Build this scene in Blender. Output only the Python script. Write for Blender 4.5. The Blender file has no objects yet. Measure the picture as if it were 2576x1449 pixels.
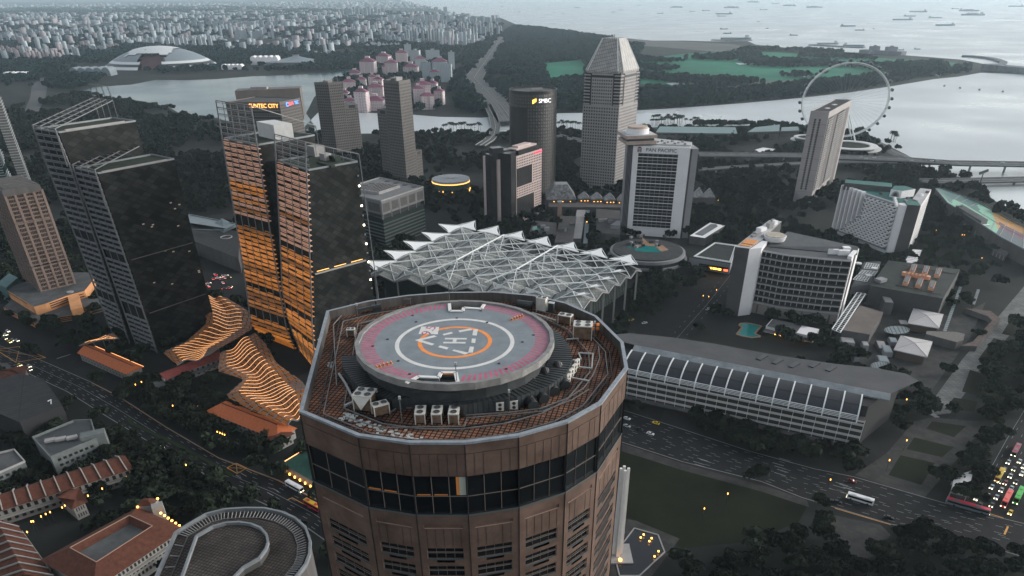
import bpy, bmesh, math, random
import numpy as np
from mathutils import Vector, Matrix
from math import radians as rad, sin, cos, pi, hypot
random.seed(7); RNG = np.random.default_rng(7)
SC = bpy.context.scene; COL = SC.collection

F, CX, CY, TH, CAMH = 1761.0, 1288.0, 1076.0, rad(32.0), 220.0      # photo grid 2576 x 1449
ROLL = math.atan2(31, 2818)
_f = Vector((0, cos(TH), -sin(TH))); _r = Vector((1, 0, 0)); _u = _r.cross(_f)
CR = cos(ROLL)*_r - sin(ROLL)*_u; CU = sin(ROLL)*_r + cos(ROLL)*_u; CF = _f
CAM = Vector((0, 0, CAMH))
cd = bpy.data.cameras.new('camera'); cam = bpy.data.objects.new('camera', cd); COL.objects.link(cam)
cd.sensor_width = 36; cd.lens = F/2576*36; cd.shift_x = 0; cd.shift_y = (CY-724.5)/2576
cd.clip_start = 1; cd.clip_end = 90000
m3 = Matrix((CR, CU, -CF)).transposed()
cam.matrix_world = Matrix.Translation(CAM) @ m3.to_4x4()
SC.camera = cam

SUN_EL, SUN_AZ = rad(17), rad(78)          # azimuth clockwise from +Y (camera heading)
w = bpy.data.worlds.new('World'); SC.world = w; w.use_nodes = True
nt = w.node_tree; bg = nt.nodes['Background']
sky = nt.nodes.new('ShaderNodeTexSky'); sky.sky_type = 'NISHITA'; sky.sun_disc = False
sky.sun_elevation = SUN_EL; sky.sun_rotation = SUN_AZ; sky.air_density = 1.0; sky.dust_density = 3.0; sky.ozone_density = 1.0
hs = nt.nodes.new('ShaderNodeHueSaturation'); hs.inputs['Saturation'].default_value = 0.30
nt.links.new(sky.outputs[0], hs.inputs['Color']); tn = nt.nodes.new('ShaderNodeMix'); tn.data_type = 'RGBA'; tn.blend_type = 'MULTIPLY'; tn.inputs['Factor'].default_value = 1; tn.inputs[7].default_value = (.97, 1.0, 1.01, 1)
nt.links.new(hs.outputs[0], tn.inputs[6]); nt.links.new(tn.outputs[2], bg.inputs[0])
bg.inputs[1].default_value = 0.15
sl = bpy.data.lights.new('sun', 'SUN'); sl.energy = 0.55; sl.angle = rad(45); sl.color = (1, .93, .86)
so = bpy.data.objects.new('sun', sl); COL.objects.link(so)
sd = Vector((sin(SUN_AZ)*cos(SUN_EL), cos(SUN_AZ)*cos(SUN_EL), sin(SUN_EL)))
so.rotation_euler = sd.to_track_quat('Z', 'Y').to_euler(); so.location = (0, 0, 600)
SC.view_settings.view_transform = 'Standard'; SC.view_settings.look = 'None'
SC.view_settings.exposure = 0.8; SC.view_settings.gamma = 1
HAZE = 4.4e-5
SC.render.engine = 'CYCLES'
cy = SC.cycles; cy.use_denoising = True; cy.max_bounces = 5; cy.diffuse_bounces = 2; cy.glossy_bounces = 2
cy.transmission_bounces = 2; cy.volume_bounces = 1; cy.caustics_reflective = False; cy.caustics_refractive = False
cy.sample_clamp_indirect = 4

def ray(px, py): return (CR*((px-CX)/F) - CU*((py-CY)/F) + CF)
def U(px, py, z=0.0):
    d = ray(px, py); t = (z-CAMH)/d.z; return CAM + d*t
def proj(p):
    d = Vector(p)-CAM; z = d.dot(CF); return (CX+F*d.dot(CR)/z, CY-F*d.dot(CU)/z)
def ztop(b, py):                      # height at which the vertical through b reaches photo row py
    lo, hi = -60.0, 400.0
    for _ in range(50):
        m = (lo+hi)/2
        if proj((b[0], b[1], m))[1] > py: lo = m
        else: hi = m
    return (lo+hi)/2
def rplane(px, py, P, n):             # ray against a vertical plane through P with normal n
    d = ray(px, py); n = Vector((n[0], n[1], 0)); t = (Vector(P)-CAM).dot(n)/d.dot(n); return CAM + d*t
OFF = {1: (0, 0), 2: (858.67, 0), 3: (1717.33, 0), 4: (0, 483), 5: (858.67, 483), 6: (1717.33, 483), 7: (0, 966), 8: (858.67, 966), 9: (1717.33, 966)}
def Z(r, x, y): return (OFF[r][0]+x/3.0, OFF[r][1]+y/3.0)
def ZU(r, x, y, z=0.0): return U(*Z(r, x, y), z)

MATS = {}
def mat(name, col, rough=.7, metal=0., noise=.0, scale=.3, emit=0., spec=.5, ecol=None, streak=False, bump=0.):
    if name in MATS: return MATS[name]
    m = bpy.data.materials.new(name); m.use_nodes = True; t = m.node_tree; b = t.nodes['Principled BSDF']
    b.inputs['Base Color'].default_value = (*col, 1); b.inputs['Roughness'].default_value = rough
    b.inputs['Metallic'].default_value = metal; b.inputs['Specular IOR Level'].default_value = min(spec, .18) if rough > .75 else spec
    if emit:
        b.inputs['Emission Color'].default_value = (*(ecol or col), 1); b.inputs['Emission Strength'].default_value = emit
    if noise or bump:
        tc = t.nodes.new('ShaderNodeTexCoord'); nz = t.nodes.new('ShaderNodeTexNoise'); nz.inputs['Scale'].default_value = scale
        nz.inputs['Detail'].default_value = 6; nz.inputs['Roughness'].default_value = .65
        src = tc.outputs['Object']
        if streak:
            mp = t.nodes.new('ShaderNodeMapping'); mp.inputs['Scale'].default_value = (1, 1, .12); t.links.new(src, mp.inputs[0]); src = mp.outputs[0]
        t.links.new(src, nz.inputs['Vector'])
        if noise:
            rp = t.nodes.new('ShaderNodeValToRGB'); rp.color_ramp.elements[0].position = .3; rp.color_ramp.elements[1].position = .7
            rp.color_ramp.elements[0].color = (*[max(0, c*(1-noise)) for c in col], 1); rp.color_ramp.elements[1].color = (*[min(1, c*(1+noise)) for c in col], 1)
            t.links.new(nz.outputs[0], rp.inputs[0]); t.links.new(rp.outputs[0], b.inputs['Base Color'])
        if bump:
            bp = t.nodes.new('ShaderNodeBump'); bp.inputs['Strength'].default_value = bump; t.links.new(nz.outputs[0], bp.inputs['Height']); t.links.new(bp.outputs[0], b.inputs['Normal'])
    MATS[name] = m; return m
def brickmat(name, c1, c2, mortar, w, h, ms=.02, rough=.75, offset=.0, noise=.5, nscale=.15, axes=None, extra=None):
    """Tiles or panels: a brick pattern in object space with patchy wear."""
    m = bpy.data.materials.new(name); m.use_nodes = True; t = m.node_tree; b = t.nodes['Principled BSDF']; b.inputs['Roughness'].default_value = rough; b.inputs['Specular IOR Level'].default_value = .15 if rough > .55 else .5
    tc = t.nodes.new('ShaderNodeTexCoord'); mp = t.nodes.new('ShaderNodeMapping'); t.links.new(tc.outputs['Object'], mp.inputs[0])
    if axes: mp.inputs['Rotation'].default_value = axes
    br = t.nodes.new('ShaderNodeTexBrick'); br.offset = offset; br.inputs['Scale'].default_value = 1; br.inputs['Brick Width'].default_value = w; br.inputs['Row Height'].default_value = h
    br.inputs['Mortar Size'].default_value = ms; br.inputs['Color1'].default_value = (*c1, 1); br.inputs['Color2'].default_value = (*c2, 1); br.inputs['Mortar'].default_value = (*mortar, 1)
    t.links.new(mp.outputs[0], br.inputs['Vector'])
    nz = t.nodes.new('ShaderNodeTexNoise'); nz.inputs['Scale'].default_value = nscale; nz.inputs['Detail'].default_value = 5; t.links.new(tc.outputs['Object'], nz.inputs['Vector'])
    rp = t.nodes.new('ShaderNodeValToRGB'); lo = 1-noise; rp.color_ramp.elements[0].position = .32; rp.color_ramp.elements[1].position = .68
    rp.color_ramp.elements[0].color = (lo, lo, lo, 1); rp.color_ramp.elements[1].color = (1.25, 1.2, 1.15, 1); t.links.new(nz.outputs[0], rp.inputs[0])
    mx = t.nodes.new('ShaderNodeMix'); mx.data_type = 'RGBA'; mx.blend_type = 'MULTIPLY'; mx.inputs['Factor'].default_value = 1
    t.links.new(br.outputs[0], mx.inputs[6]); t.links.new(rp.outputs[0], mx.inputs[7]); t.links.new(mx.outputs[2], b.inputs['Base Color'])
    MATS[name] = m; return m

class MB:
    def __init__(s): s.v = []; s.f = []; s.m = []
    def add(s, vs, fs, m=0):
        n = len(s.v); s.v += [tuple(v) for v in vs]; s.f += [tuple(i+n for i in f) for f in fs]; s.m += [m]*len(fs); return s
    def quad(s, a, b, c, d, m=0): return s.add((a, b, c, d), ((0, 1, 2, 3),), m)
    def poly(s, pts, m=0): return s.add(pts, (tuple(range(len(pts))),), m)
    def prism(s, pts, z0, z1, m=0, mt=None, top=None, cap=True):
        """pts: xy list; z1 or per-point list; top: other xy list for the upper ring."""
        n = len(pts); tp = top or pts; zz = z1 if isinstance(z1, (list, tuple)) else [z1]*n; zl = z0 if isinstance(z0, (list, tuple)) else [z0]*n
        ar = sum(pts[i][0]*pts[(i+1) % n][1]-pts[(i+1) % n][0]*pts[i][1] for i in range(n))
        if ar < 0:
            pts = list(pts)[::-1]; tp = list(tp)[::-1]; zz = list(zz)[::-1]; zl = list(zl)[::-1]
        v = [(p[0], p[1], z) for p, z in zip(pts, zl)] + [(p[0], p[1], z) for p, z in zip(tp, zz)]
        s.add(v, [(i, (i+1) % n, n+(i+1) % n, n+i) for i in range(n)], m)
        if cap: s.add(v[n:], (tuple(range(n)),), m if mt is None else mt); s.add(v[:n], (tuple(range(n))[::-1],), m)
        return s
    def obox(s, o, u, v, a, b, z0, z1, m=0, mt=None):
        """box from corner o along unit u for a and unit v for b"""
        o = Vector((o[0], o[1])); u = Vector((u[0], u[1])); v = Vector((v[0], v[1]))
        return s.prism([o, o+u*a, o+u*a+v*b, o+v*b], z0, z1, m, mt)
    def box(s, c, sx, sy, z0, z1, m=0, rz=0, mt=None):
        u = Vector((cos(rz), sin(rz))); v = Vector((-sin(rz), cos(rz))); o = Vector((c[0], c[1]))-u*sx/2-v*sy/2
        return s.obox(o, u, v, sx, sy, z0, z1, m, mt)
    def beam(s, a, b, w, h=None, m=0, up=(0, 0, 1)):
        a = Vector(a); b = Vector(b); h = h or w; d = (b-a)
        if d.length < 1e-6: return s
        d.normalize(); up = Vector(up)
        if abs(d.dot(up)) > .98: up = Vector((1, 0, 0))
        x = d.cross(up).normalized()*w/2; y = x.cross(d).normalized()*h/2
        v = [p+q for p in (a, b) for q in (-x-y, x-y, x+y, -x+y)]
        return s.add(v, [(3, 2, 1, 0), (4, 5, 6, 7), (0, 1, 5, 4), (1, 2, 6, 5), (2, 3, 7, 6), (3, 0, 4, 7)], m)
    def path(s, pts, w, h=None, m=0):
        for a, b in zip(pts[:-1], pts[1:]): s.beam(a, b, w, h, m)
        return s
    def tube(s, pts, r, n=8, m=0, cap=True):
        pts = [Vector(p) for p in pts]; rings = []
        for i, p in enumerate(pts):
            d = (pts[min(i+1, len(pts)-1)]-pts[max(i-1, 0)]).normalized(); up = Vector((0, 0, 1)) if abs(d.z) < .95 else Vector((1, 0, 0))
            x = d.cross(up).normalized(); y = x.cross(d); rr = r[i] if isinstance(r, (list, tuple)) else r
            rings.append([p+(x*cos(2*pi*k/n)+y*sin(2*pi*k/n))*rr for k in range(n)])
        v = [q for g in rings for q in g]; fs = []
        for i in range(len(pts)-1):
            for k in range(n): fs.append((i*n+k, i*n+(k+1) % n, (i+1)*n+(k+1) % n, (i+1)*n+k))
        if cap: fs += [tuple(range(n))[::-1], tuple((len(pts)-1)*n+k for k in range(n))]
        return s.add(v, fs, m)
    def cyl(s, c, r, z0, z1, n=24, m=0, mt=None, r1=None):
        b = [(c[0]+r*cos(2*pi*k/n), c[1]+r*sin(2*pi*k/n)) for k in range(n)]; t = None
        if r1 is not None: t = [(c[0]+r1*cos(2*pi*k/n), c[1]+r1*sin(2*pi*k/n)) for k in range(n)]
        return s.prism(b, z0, z1, m, mt, top=t)
    def ring(s, c, r0, r1, z0, z1, n=48, m=0, a0=0, a1=2*pi):
        full = abs(a1-a0-2*pi) < 1e-6; k = n if full else n+1
        an = [a0+(a1-a0)*i/n for i in range(k)]
        v = []
        for a in an:
            for r, z in ((r0, z0), (r1, z0), (r1, z1), (r0, z1)): v.append((c[0]+r*cos(a), c[1]+r*sin(a), z))
        fs = []
        for i in range(n):
            j = (i+1) % k
            for q in range(4): fs.append((i*4+q, j*4+q, j*4+(q+1) % 4, i*4+(q+1) % 4))
        if not full: fs += [(3, 2, 1, 0), ((k-1)*4, (k-1)*4+1, (k-1)*4+2, (k-1)*4+3)]
        return s.add(v, fs, m)
    def build(s, name, mats, parent=None, smooth=False, origin=None):
        me = bpy.data.meshes.new(name); o = Vector((0, 0, 0)); p = parent
        while p is not None: o = o+p.location; p = p.parent
        if parent is None and origin is not None: o = Vector(origin)
        me.from_pydata([(v[0]-o.x, v[1]-o.y, v[2]-o.z) for v in s.v], [], s.f)
        for q in (mats if isinstance(mats, (list, tuple)) else [mats]): me.materials.append(q)
        me.polygons.foreach_set('material_index', s.m)
        if smooth: me.polygons.foreach_set('use_smooth', [True]*len(s.f))
        me.update()
        ob = bpy.data.objects.new(name, me); COL.objects.link(ob); ob.parent = parent
        if parent is None and origin is not None: ob.location = o
        return ob
def bmtext(body, size, material, extrude=.05):
    cu = bpy.data.curves.new('t', 'FONT'); cu.body = body; cu.size = size; cu.extrude = extrude; cu.align_x = 'CENTER'; cu.align_y = 'CENTER'
    t = bpy.data.objects.new('t', cu); COL.objects.link(t); bpy.context.view_layer.update()
    me = bpy.data.meshes.new_from_object(t.evaluated_get(bpy.context.evaluated_depsgraph_get())); bpy.data.objects.remove(t); bpy.data.curves.remove(cu)
    me.materials.clear(); me.materials.append(material); return me
def placetext(name, body, size, material, parent, c, ux, uy, extrude=.05, sx=1.):
    """text mesh with baseline along ux, up along uy, centred on world point c"""
    me = bmtext(body, size, material, extrude); me.name = name; ux = Vector(ux).normalized(); uy = Vector(uy).normalized(); n = ux.cross(uy)
    o = Vector((0, 0, 0)); p = parent
    while p is not None: o = o+p.location; p = p.parent
    M = Matrix((ux*sx, uy, n)).transposed().to_4x4(); me.transform(Matrix.Translation(Vector(c)-o) @ M)
    ob = bpy.data.objects.new(name, me); COL.objects.link(ob); ob.parent = parent; return ob
def tag(o, label=None, cat=None, group=None, kind=None):
    if label: o['label'] = label
    if cat: o['category'] = cat
    if group: o['group'] = group
    if kind: o['kind'] = kind
    return o
def thing(name, label, cat, loc=(0, 0, 0), group=None, rz=0):
    o = bpy.data.objects.new(name, None); COL.objects.link(o); o.location = loc; o.empty_display_size = 1; o.rotation_euler = (0, 0, rz)
    return tag(o, label, cat, group)
def struct(o): o['kind'] = 'structure'; return o
def dup(root, loc, rz=0, label=None, scale=None):
    r = root.copy(); COL.objects.link(r); r.location = loc; r.rotation_euler = (0, 0, rz)
    if scale: r.scale = scale if isinstance(scale, (tuple, list)) else (scale,)*3
    if label: r['label'] = label
    for ch in list(root.children):
        c = ch.copy(); COL.objects.link(c); c.parent = r
        for g in ch.children: d = g.copy(); COL.objects.link(d); d.parent = c
    return r
def V2(a): return Vector((a[0], a[1]))
def wins(parent, quads, material, name='window', most=100):
    """window panes: the ones that show largest are parts of their own, the rest one stuff part"""
    def key(q):
        p = [proj(v) for v in q]; vis = all(-20 < a < 2596 and -20 < b < 1469 for a, b in p)
        ar = abs((p[2][0]-p[0][0])*(p[3][1]-p[1][1])-(p[3][0]-p[1][0])*(p[2][1]-p[0][1]))
        n = (Vector(q[1])-Vector(q[0])).cross(Vector(q[3])-Vector(q[0])); fac = n.dot(CAM-Vector(q[0])) > 0
        return (vis and fac, ar)
    quads = sorted(quads, key=key, reverse=True)
    if len(quads) > most+10: a, b = quads[:most], quads[most:]
    else: a, b = quads, []
    for q in a: MB().quad(*q).build(name, material, parent)
    if b:
        mb = MB()
        for q in b: mb.quad(*q)
        mb.build(name, material, parent)['kind'] = 'stuff'
def grid(P, Q, z0, z1, nx, nz, fx=.6, fz=.5, ex=0., eps=.06, skip=None, z0f=None):
    """window quads on the wall from P to Q (outside to the right of P->Q)"""
    P = V2(P); Q = V2(Q); d = (Q-P); L = d.length; d.normalize(); n = Vector((d.y, -d.x))*eps; out = []
    cw = (L-2*ex)/nx; ch = (z1-z0)/nz
    for j in range(nz):
        for i in range(nx):
            if skip and skip(i, j): continue
            a = ex+cw*(i+.5-fx/2); b = ex+cw*(i+.5+fx/2); lo = z0+ch*(j+.5-fz/2); hi = z0+ch*(j+.5+fz/2)
            pa = P+d*a+n; pb = P+d*b+n
            out.append(((pa.x, pa.y, lo), (pb.x, pb.y, lo), (pb.x, pb.y, hi), (pa.x, pa.y, hi)))
    return out
def prj_quad(pts, z, up=0.): return [U(*p, z) for p in pts]

GLASS = mat('dark_glass', (.012, .014, .016), .12, spec=.6, noise=.5, scale=.12)
GLASSM = mat('matt_dark_glass', (.014, .016, .018), .3, spec=.4)
CONC = mat('pale_concrete', (.30, .29, .285), .8, noise=.18, scale=.12, streak=True)
CONCD = mat('dark_concrete', (.105, .10, .10), .8, noise=.25, scale=.1, streak=True)
WHITE = mat('white_paint', (.72, .72, .73), .55, noise=.08, scale=.2)
STEELW = mat('white_steel', (.68, .70, .70), .45)
STEELG = mat('grey_steel', (.22, .23, .24), .5, noise=.2, scale=.5)
DARK = mat('black_metal', (.022, .024, .026), .5, noise=.3, scale=.6)
ROOFG = mat('grey_roof', (.085, .088, .09), .85, noise=.4, scale=.08)
AMBER = mat('lamp_amber', (1, .55, .12), .5, emit=3.5, ecol=(1, .42, .08))
ENDGLOW = mat('fin_end_glow', (1, .9, .75), .5, emit=6, ecol=(1, .85, .65))
REDL = mat('lamp_red', (1, .05, .05), .5, emit=5, ecol=(1, .04, .06))
# ================================================================== land, water, roads
BLOCK = []                                            # xy polygons kept free of trees
def P2(pts, z=0.): return [U(x, y, z) for x, y in pts]
def block(pts): BLOCK.append(np.array([(p[0], p[1]) for p in pts]))
def sheet(name, pts, z, m, free=True, kind='structure', h=None):
    """a level sheet through photo-grid points"""
    w3 = [U(x, y, z) for x, y in pts]; mb = MB()
    if h: mb.prism([(p.x, p.y) for p in w3], z-h, z, 0)
    else:
        a = sum(w3[i].x*w3[(i+1) % len(w3)].y-w3[(i+1) % len(w3)].x*w3[i].y for i in range(len(w3)))
        mb.poly(w3 if a > 0 else w3[::-1])
    o = mb.build(name, m)
    if kind: o['kind'] = kind
    if free: block(w3)
    return o
def bandpts(cl, w):
    """left and right edges of a strip along world centre line cl; w: width or list"""
    L = []; R = []
    for i, p in enumerate(cl):
        p = Vector(p); a = Vector(cl[max(0, i-1)]); b = Vector(cl[min(len(cl)-1, i+1)]); d = (b-a); d.z = 0; d.normalize(); n = Vector((-d.y, d.x, 0))
        ww = w[i] if isinstance(w, (list, tuple)) else w
        L.append(p+n*ww/2); R.append(p-n*ww/2)
    return L, R
def strip(name, cl, w, m, z=None, free=True):
    L, R = bandpts(cl, w); mb = MB()
    for i in range(len(cl)-1): mb.quad(R[i], R[i+1], L[i+1], L[i])
    o = struct(mb.build(name, m))
    if free: block(L+R[::-1])
    return o

ground_m = mat('ground', (.018, .020, .019), .95, noise=.55, scale=.012)
g = struct(MB().quad((-32000, -60, 0), (32000, -60, 0), (32000, 33000, 0), (-32000, 33000, 0)).build('ground', ground_m))
def water_mat(name, col, rough, sc, st):
    m = mat(name, col, rough, spec=.5); t = m.node_tree; b = t.nodes['Principled BSDF']; b.inputs['IOR'].default_value = 1.33
    tc = t.nodes.new('ShaderNodeTexCoord'); n1 = t.nodes.new('ShaderNodeTexNoise'); n1.inputs['Scale'].default_value = sc; n1.inputs['Detail'].default_value = 5
    bp = t.nodes.new('ShaderNodeBump'); bp.inputs['Strength'].default_value = st; bp.inputs['Distance'].default_value = 1.0
    t.links.new(tc.outputs['Object'], n1.inputs['Vector']); t.links.new(n1.outputs[0], bp.inputs['Height']); t.links.new(bp.outputs[0], b.inputs['Normal'])
    n2 = t.nodes.new('ShaderNodeTexNoise'); n2.inputs['Scale'].default_value = .004; n2.inputs['Detail'].default_value = 4; t.links.new(tc.outputs['Object'], n2.inputs['Vector'])
    mr = t.nodes.new('ShaderNodeMapRange'); mr.inputs['To Min'].default_value = rough*.7; mr.inputs['To Max'].default_value = rough*1.4; mr.inputs['From Min'].default_value = .35; mr.inputs['From Max'].default_value = .65
    t.links.new(n2.outputs[0], mr.inputs['Value']); t.links.new(mr.outputs[0], b.inputs['Roughness'])
    return m
SEA = water_mat('sea_water', (.44, .47, .485), .38, .03, .12)  # bright sky reflection put into the pale base colour
BASIN = water_mat('basin_water', (.03, .075, .09), .16, .12, .08)
coast = [(1000, -4), (1032, 8), (1085, 20), (1138, 34), (1210, 42), (1262, 46), (1310, 66), (1400, 76), (1480, 84), (1560, 95), (1640, 102), (1720, 102), (1790, 104), (1880, 103),
         (1900, 112), (1985, 122), (2087, 129), (2174, 133), (2277, 139), (2344, 144), (2420, 150), (2480, 162), (2497, 172), (2560, 179), (2680, 190)]
bay_far = [(2467, 183), (2410, 193), (2350, 199), (2237, 218), (2134, 233), (2017, 246), (1874, 259), (1717, 271), (1605, 278), (1469, 284), (1399, 285), (1300, 290), (1212, 296), (1105, 294), (1045, 289), (930, 284), (800, 283)]
bay_near = [(760, 325), (900, 336), (1112, 334), (1215, 332), (1399, 326), (1465, 326), (1717, 318), (1934, 316), (2014, 317), (2164, 329), (2184, 338), (2217, 358), (2284, 391), (2330, 430), (2420, 446), (2480, 470), (2494, 500), (2576, 545), (2800, 600)]
def toXY(l): return [U(x, y, .12) for x, y in l]
pts = toXY(coast)+[Vector((2600, 3900, .12)), Vector((32000, 9000, .12)), Vector((32000, 33000, .12)), Vector((-2500, 33000, .12))]
def tri_sheet(name, pts, m):
    bm = bmesh.new(); vs = [bm.verts.new(p) for p in pts]; f = bm.faces.new(vs); bm.normal_update()
    if f.normal.z < 0: f.normal_flip()
    bmesh.ops.triangulate(bm, faces=bm.faces[:]); me = bpy.data.meshes.new(name); bm.to_mesh(me); bm.free(); me.materials.append(m)
    o = bpy.data.objects.new(name, me); COL.objects.link(o); block(pts); return struct(o)
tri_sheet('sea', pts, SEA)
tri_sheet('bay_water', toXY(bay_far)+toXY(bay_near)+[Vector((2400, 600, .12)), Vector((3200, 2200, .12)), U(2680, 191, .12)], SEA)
basin = [(190, 232), (225, 220), (283, 216), (330, 213), (390, 201), (467, 202), (547, 199), (633, 192), (733, 189), (827, 182), (909, 170), (930, 178), (880, 196), (820, 215), (790, 245), (770, 285), (800, 330),
         (700, 330), (600, 318), (547, 296), (493, 299), (457, 288), (425, 270), (377, 259), (333, 254), (283, 248)]
tri_sheet('basin_water', toXY(basin), BASIN)

ASPH = mat('asphalt', (.013, .0135, .0145), .85, noise=.3, scale=.15)
ASPHL = mat('worn_asphalt', (.085, .088, .09), .85, noise=.2, scale=.05)
PAVE = brickmat('paving', (.045, .045, .045), (.036, .036, .036), (.035, .035, .035), 2.0, 2.0, .08, noise=.3)
PAVEL = brickmat('light_paving', (.15, .155, .155), (.12, .125, .125), (.06, .06, .06), 3.0, 3.0, .1, noise=.25)
GRASS = mat('lawn_grass', (.0085, .0112, .004), .95, noise=.45, scale=.03)
MEADOW = mat('meadow_grass', (.014, .14, .082), .95, noise=.35, scale=.006)
SAND = mat('bare_soil', (.10, .095, .09), .9, noise=.3, scale=.01)
KERB = mat('kerb_stone', (.20, .20, .20), .85, noise=.2)
LINE = mat('road_line_white', (.30, .305, .31), .6, noise=.25, scale=1.2)
LINEY = mat('road_line_amber', (.62, .28, .04), .6, noise=.25, scale=1.2)

aveT = [(-60, 850), (80, 895), (233, 962), (300, 996), (417, 1072), (550, 1150), (700, 1206), (800, 1256), (960, 1345)]
aveB = [(-60, 900), (60, 935), (167, 985), (267, 1048), (400, 1128), (567, 1224), (667, 1270), (767, 1325), (900, 1420)]
rp = aveT+aveB[::-1]
tri_sheet('avenue_road', [U(x, y, .02) for x, y in rp], ASPH)
boT = [(1380, 975), (1568, 1030), (1717, 1078), (1884, 1133), (2050, 1178), (2150, 1198), (2350, 1256), (2450, 1285), (2700, 1345)]
boB = [(1350, 1060), (1565, 1114), (1717, 1163), (1917, 1213), (2017, 1253), (2100, 1278), (2240, 1320), (2384, 1346), (2700, 1440)]
tri_sheet('boulevard_road', [U(x, y, .02) for x, y in boT+boB[::-1]], ASPH)
tri_sheet('side_street', [U(x, y, .026) for x, y in [(2440, 1262), (2480, 1200), (2530, 1110), (2590, 1010), (2680, 1010), (2640, 1180), (2600, 1330)]], ASPH)
tri_sheet('mall_road', [U(x, y, .022) for x, y in [(1560, 1000), (1600, 830), (1700, 760), (1800, 690), (1835, 640), (1890, 640), (1860, 720), (1790, 790), (1740, 850), (1660, 1060)]], ASPH)
tri_sheet('hill_street', [U(x, y, .022) for x, y in [(430, 640), (520, 690), (640, 740), (640, 780), (500, 740), (420, 700)]], ASPH)
tri_sheet('station_road', [U(x, y, .022) for x, y in [(-20, 780), (60, 815), (200, 900), (170, 930), (80, 890), (-20, 850)]], ASPH)
tri_sheet('lawn', [U(x, y, .03) for x, y in [(1480, 1110), (1565, 1134), (1717, 1182), (1917, 1235), (2030, 1275), (2010, 1312), (1890, 1362), (1717, 1380), (1600, 1310), (1480, 1260)]], GRASS)
tri_sheet('pavement', [U(x, y, .034) for x, y in [(1565, 1116), (1717, 1166), (1850, 1203), (1935, 1226), (2030, 1258), (2036, 1276), (1917, 1237), (1717, 1183), (1565, 1135)]], PAVE)
tri_sheet('park_path', [U(x, y, .03) for x, y in [(2330, 1030), (2420, 905), (2500, 810), (2576, 720), (2640, 720), (2576, 800), (2500, 890), (2420, 1000), (2390, 1040), (2340, 1045)]], PAVEL)
tri_sheet('park_walk', [U(x, y, .03) for x, y in [(2150, 1195), (2230, 1140), (2300, 1060), (2345, 1050), (2460, 1060), (2470, 1080), (2420, 1140), (2370, 1200), (2325, 1253), (2250, 1228)]], PAVE)
for k, q in enumerate([[(2345, 1060), (2430, 1072), (2400, 1100), (2330, 1078)], [(2300, 1100), (2400, 1125), (2370, 1150), (2280, 1130)], [(2265, 1145), (2352, 1165), (2318, 1220), (2235, 1195)],
                       [(2400, 1000), (2460, 1010), (2450, 1035), (2375, 1030)], [(2440, 930), (2540, 960), (2520, 1010), (2420, 985)], [(2500, 850), (2600, 880), (2580, 930), (2460, 905)], [(2545, 800), (2640, 820), (2620, 860), (2520, 840)]]):
    struct(sheet('grass_plot', q, .05, GRASS, free=False))
tri_sheet('plaza', [U(x, y, .03) for x, y in [(2090, 1295), (2215, 1320), (2240, 1345), (2200, 1400), (2110, 1420), (2080, 1370)]], PAVE)
tri_sheet('court_paving', [U(x, y, .03) for x, y in [(2400, 1290-90), (2445, 1182), (2430, 1250), (2390, 1240)]], PAVEL)
tri_sheet('memorial_plaza', [U(x, y, .032) for x, y in [(1500, 1290), (1600, 1310), (1710, 1355), (1640, 1449), (1500, 1470)]], PAVE)
tri_sheet('roof_garden_court', [U(x, y, .03) for x, y in [(2150, 760), (2280, 760), (2400, 800), (2480, 760), (2440, 850), (2330, 1000), (2300, 960), (2130, 900), (2100, 850)]], PAVE)
for nm, q, m in [('meadow', [(1605, 150), (1720, 135), (1830, 128), (1960, 132), (2080, 140), (2300, 150), (2430, 160), (2330, 186), (2200, 205), (2050, 205), (1900, 210), (1740, 225), (1605, 210)], MEADOW),
                 ('bare_ground', [(1470, 102), (1560, 98), (1720, 104), (1850, 112), (1900, 124), (1800, 130), (1660, 118), (1560, 112)], SAND),
                 ('bare_ground', [(1900, 205), (2100, 198), (2180, 200), (2000, 214), (1800, 222)], SAND),
                 ('bare_ground', [(1580, 232), (1720, 222), (1800, 226), (1700, 240), (1600, 246)], SAND),
                 ('meadow', [(1360, 160), (1470, 150), (1480, 200), (1380, 210)], MEADOW)]:
    tri_sheet(nm, [U(x, y, .06 if nm == 'meadow' else .09) for x, y in q], m)
for q in [[(1850, 158), (1900, 160), (1860, 163)], [(2020, 160), (2120, 155), (2240, 160), (2150, 166)], [(2345, 188), (2380, 178), (2362, 192)], [(2010, 191), (2035, 190), (2025, 194)], [(1675, 209), (1740, 205), (1745, 211), (1690, 214)]]:
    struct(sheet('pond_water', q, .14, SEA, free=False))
strip('coast_road', [U(x, y, .12) for x, y in [(1605, 243), (1720, 226), (1850, 217), (2000, 208), (2130, 200), (2300, 192)]], 22, ASPHL)
strip('promenade', [U(x, y, .16) for x, y in [(1090, 336), (1216, 334)]], 8, PAVEL)
strip('promenade', [U(x, y, .16) for x, y in [(1399, 328), (1466, 328)]], 8, PAVEL)
strip('promenade', [U(x, y, .16) for x, y in [(2170, 333), (2230, 372), (2300, 402)]], 9, PAVEL)
strip('shore_road', [U(x, y, .1) for x, y in [(2190, 350), (2220, 372), (2260, 392)]], 12, ASPHL)
strip('old_road', [U(x, y, .1) for x, y in [(75, 290), (95, 245), (100, 215), (120, 195)]], [28, 34, 40, 40], ASPHL)

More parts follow.
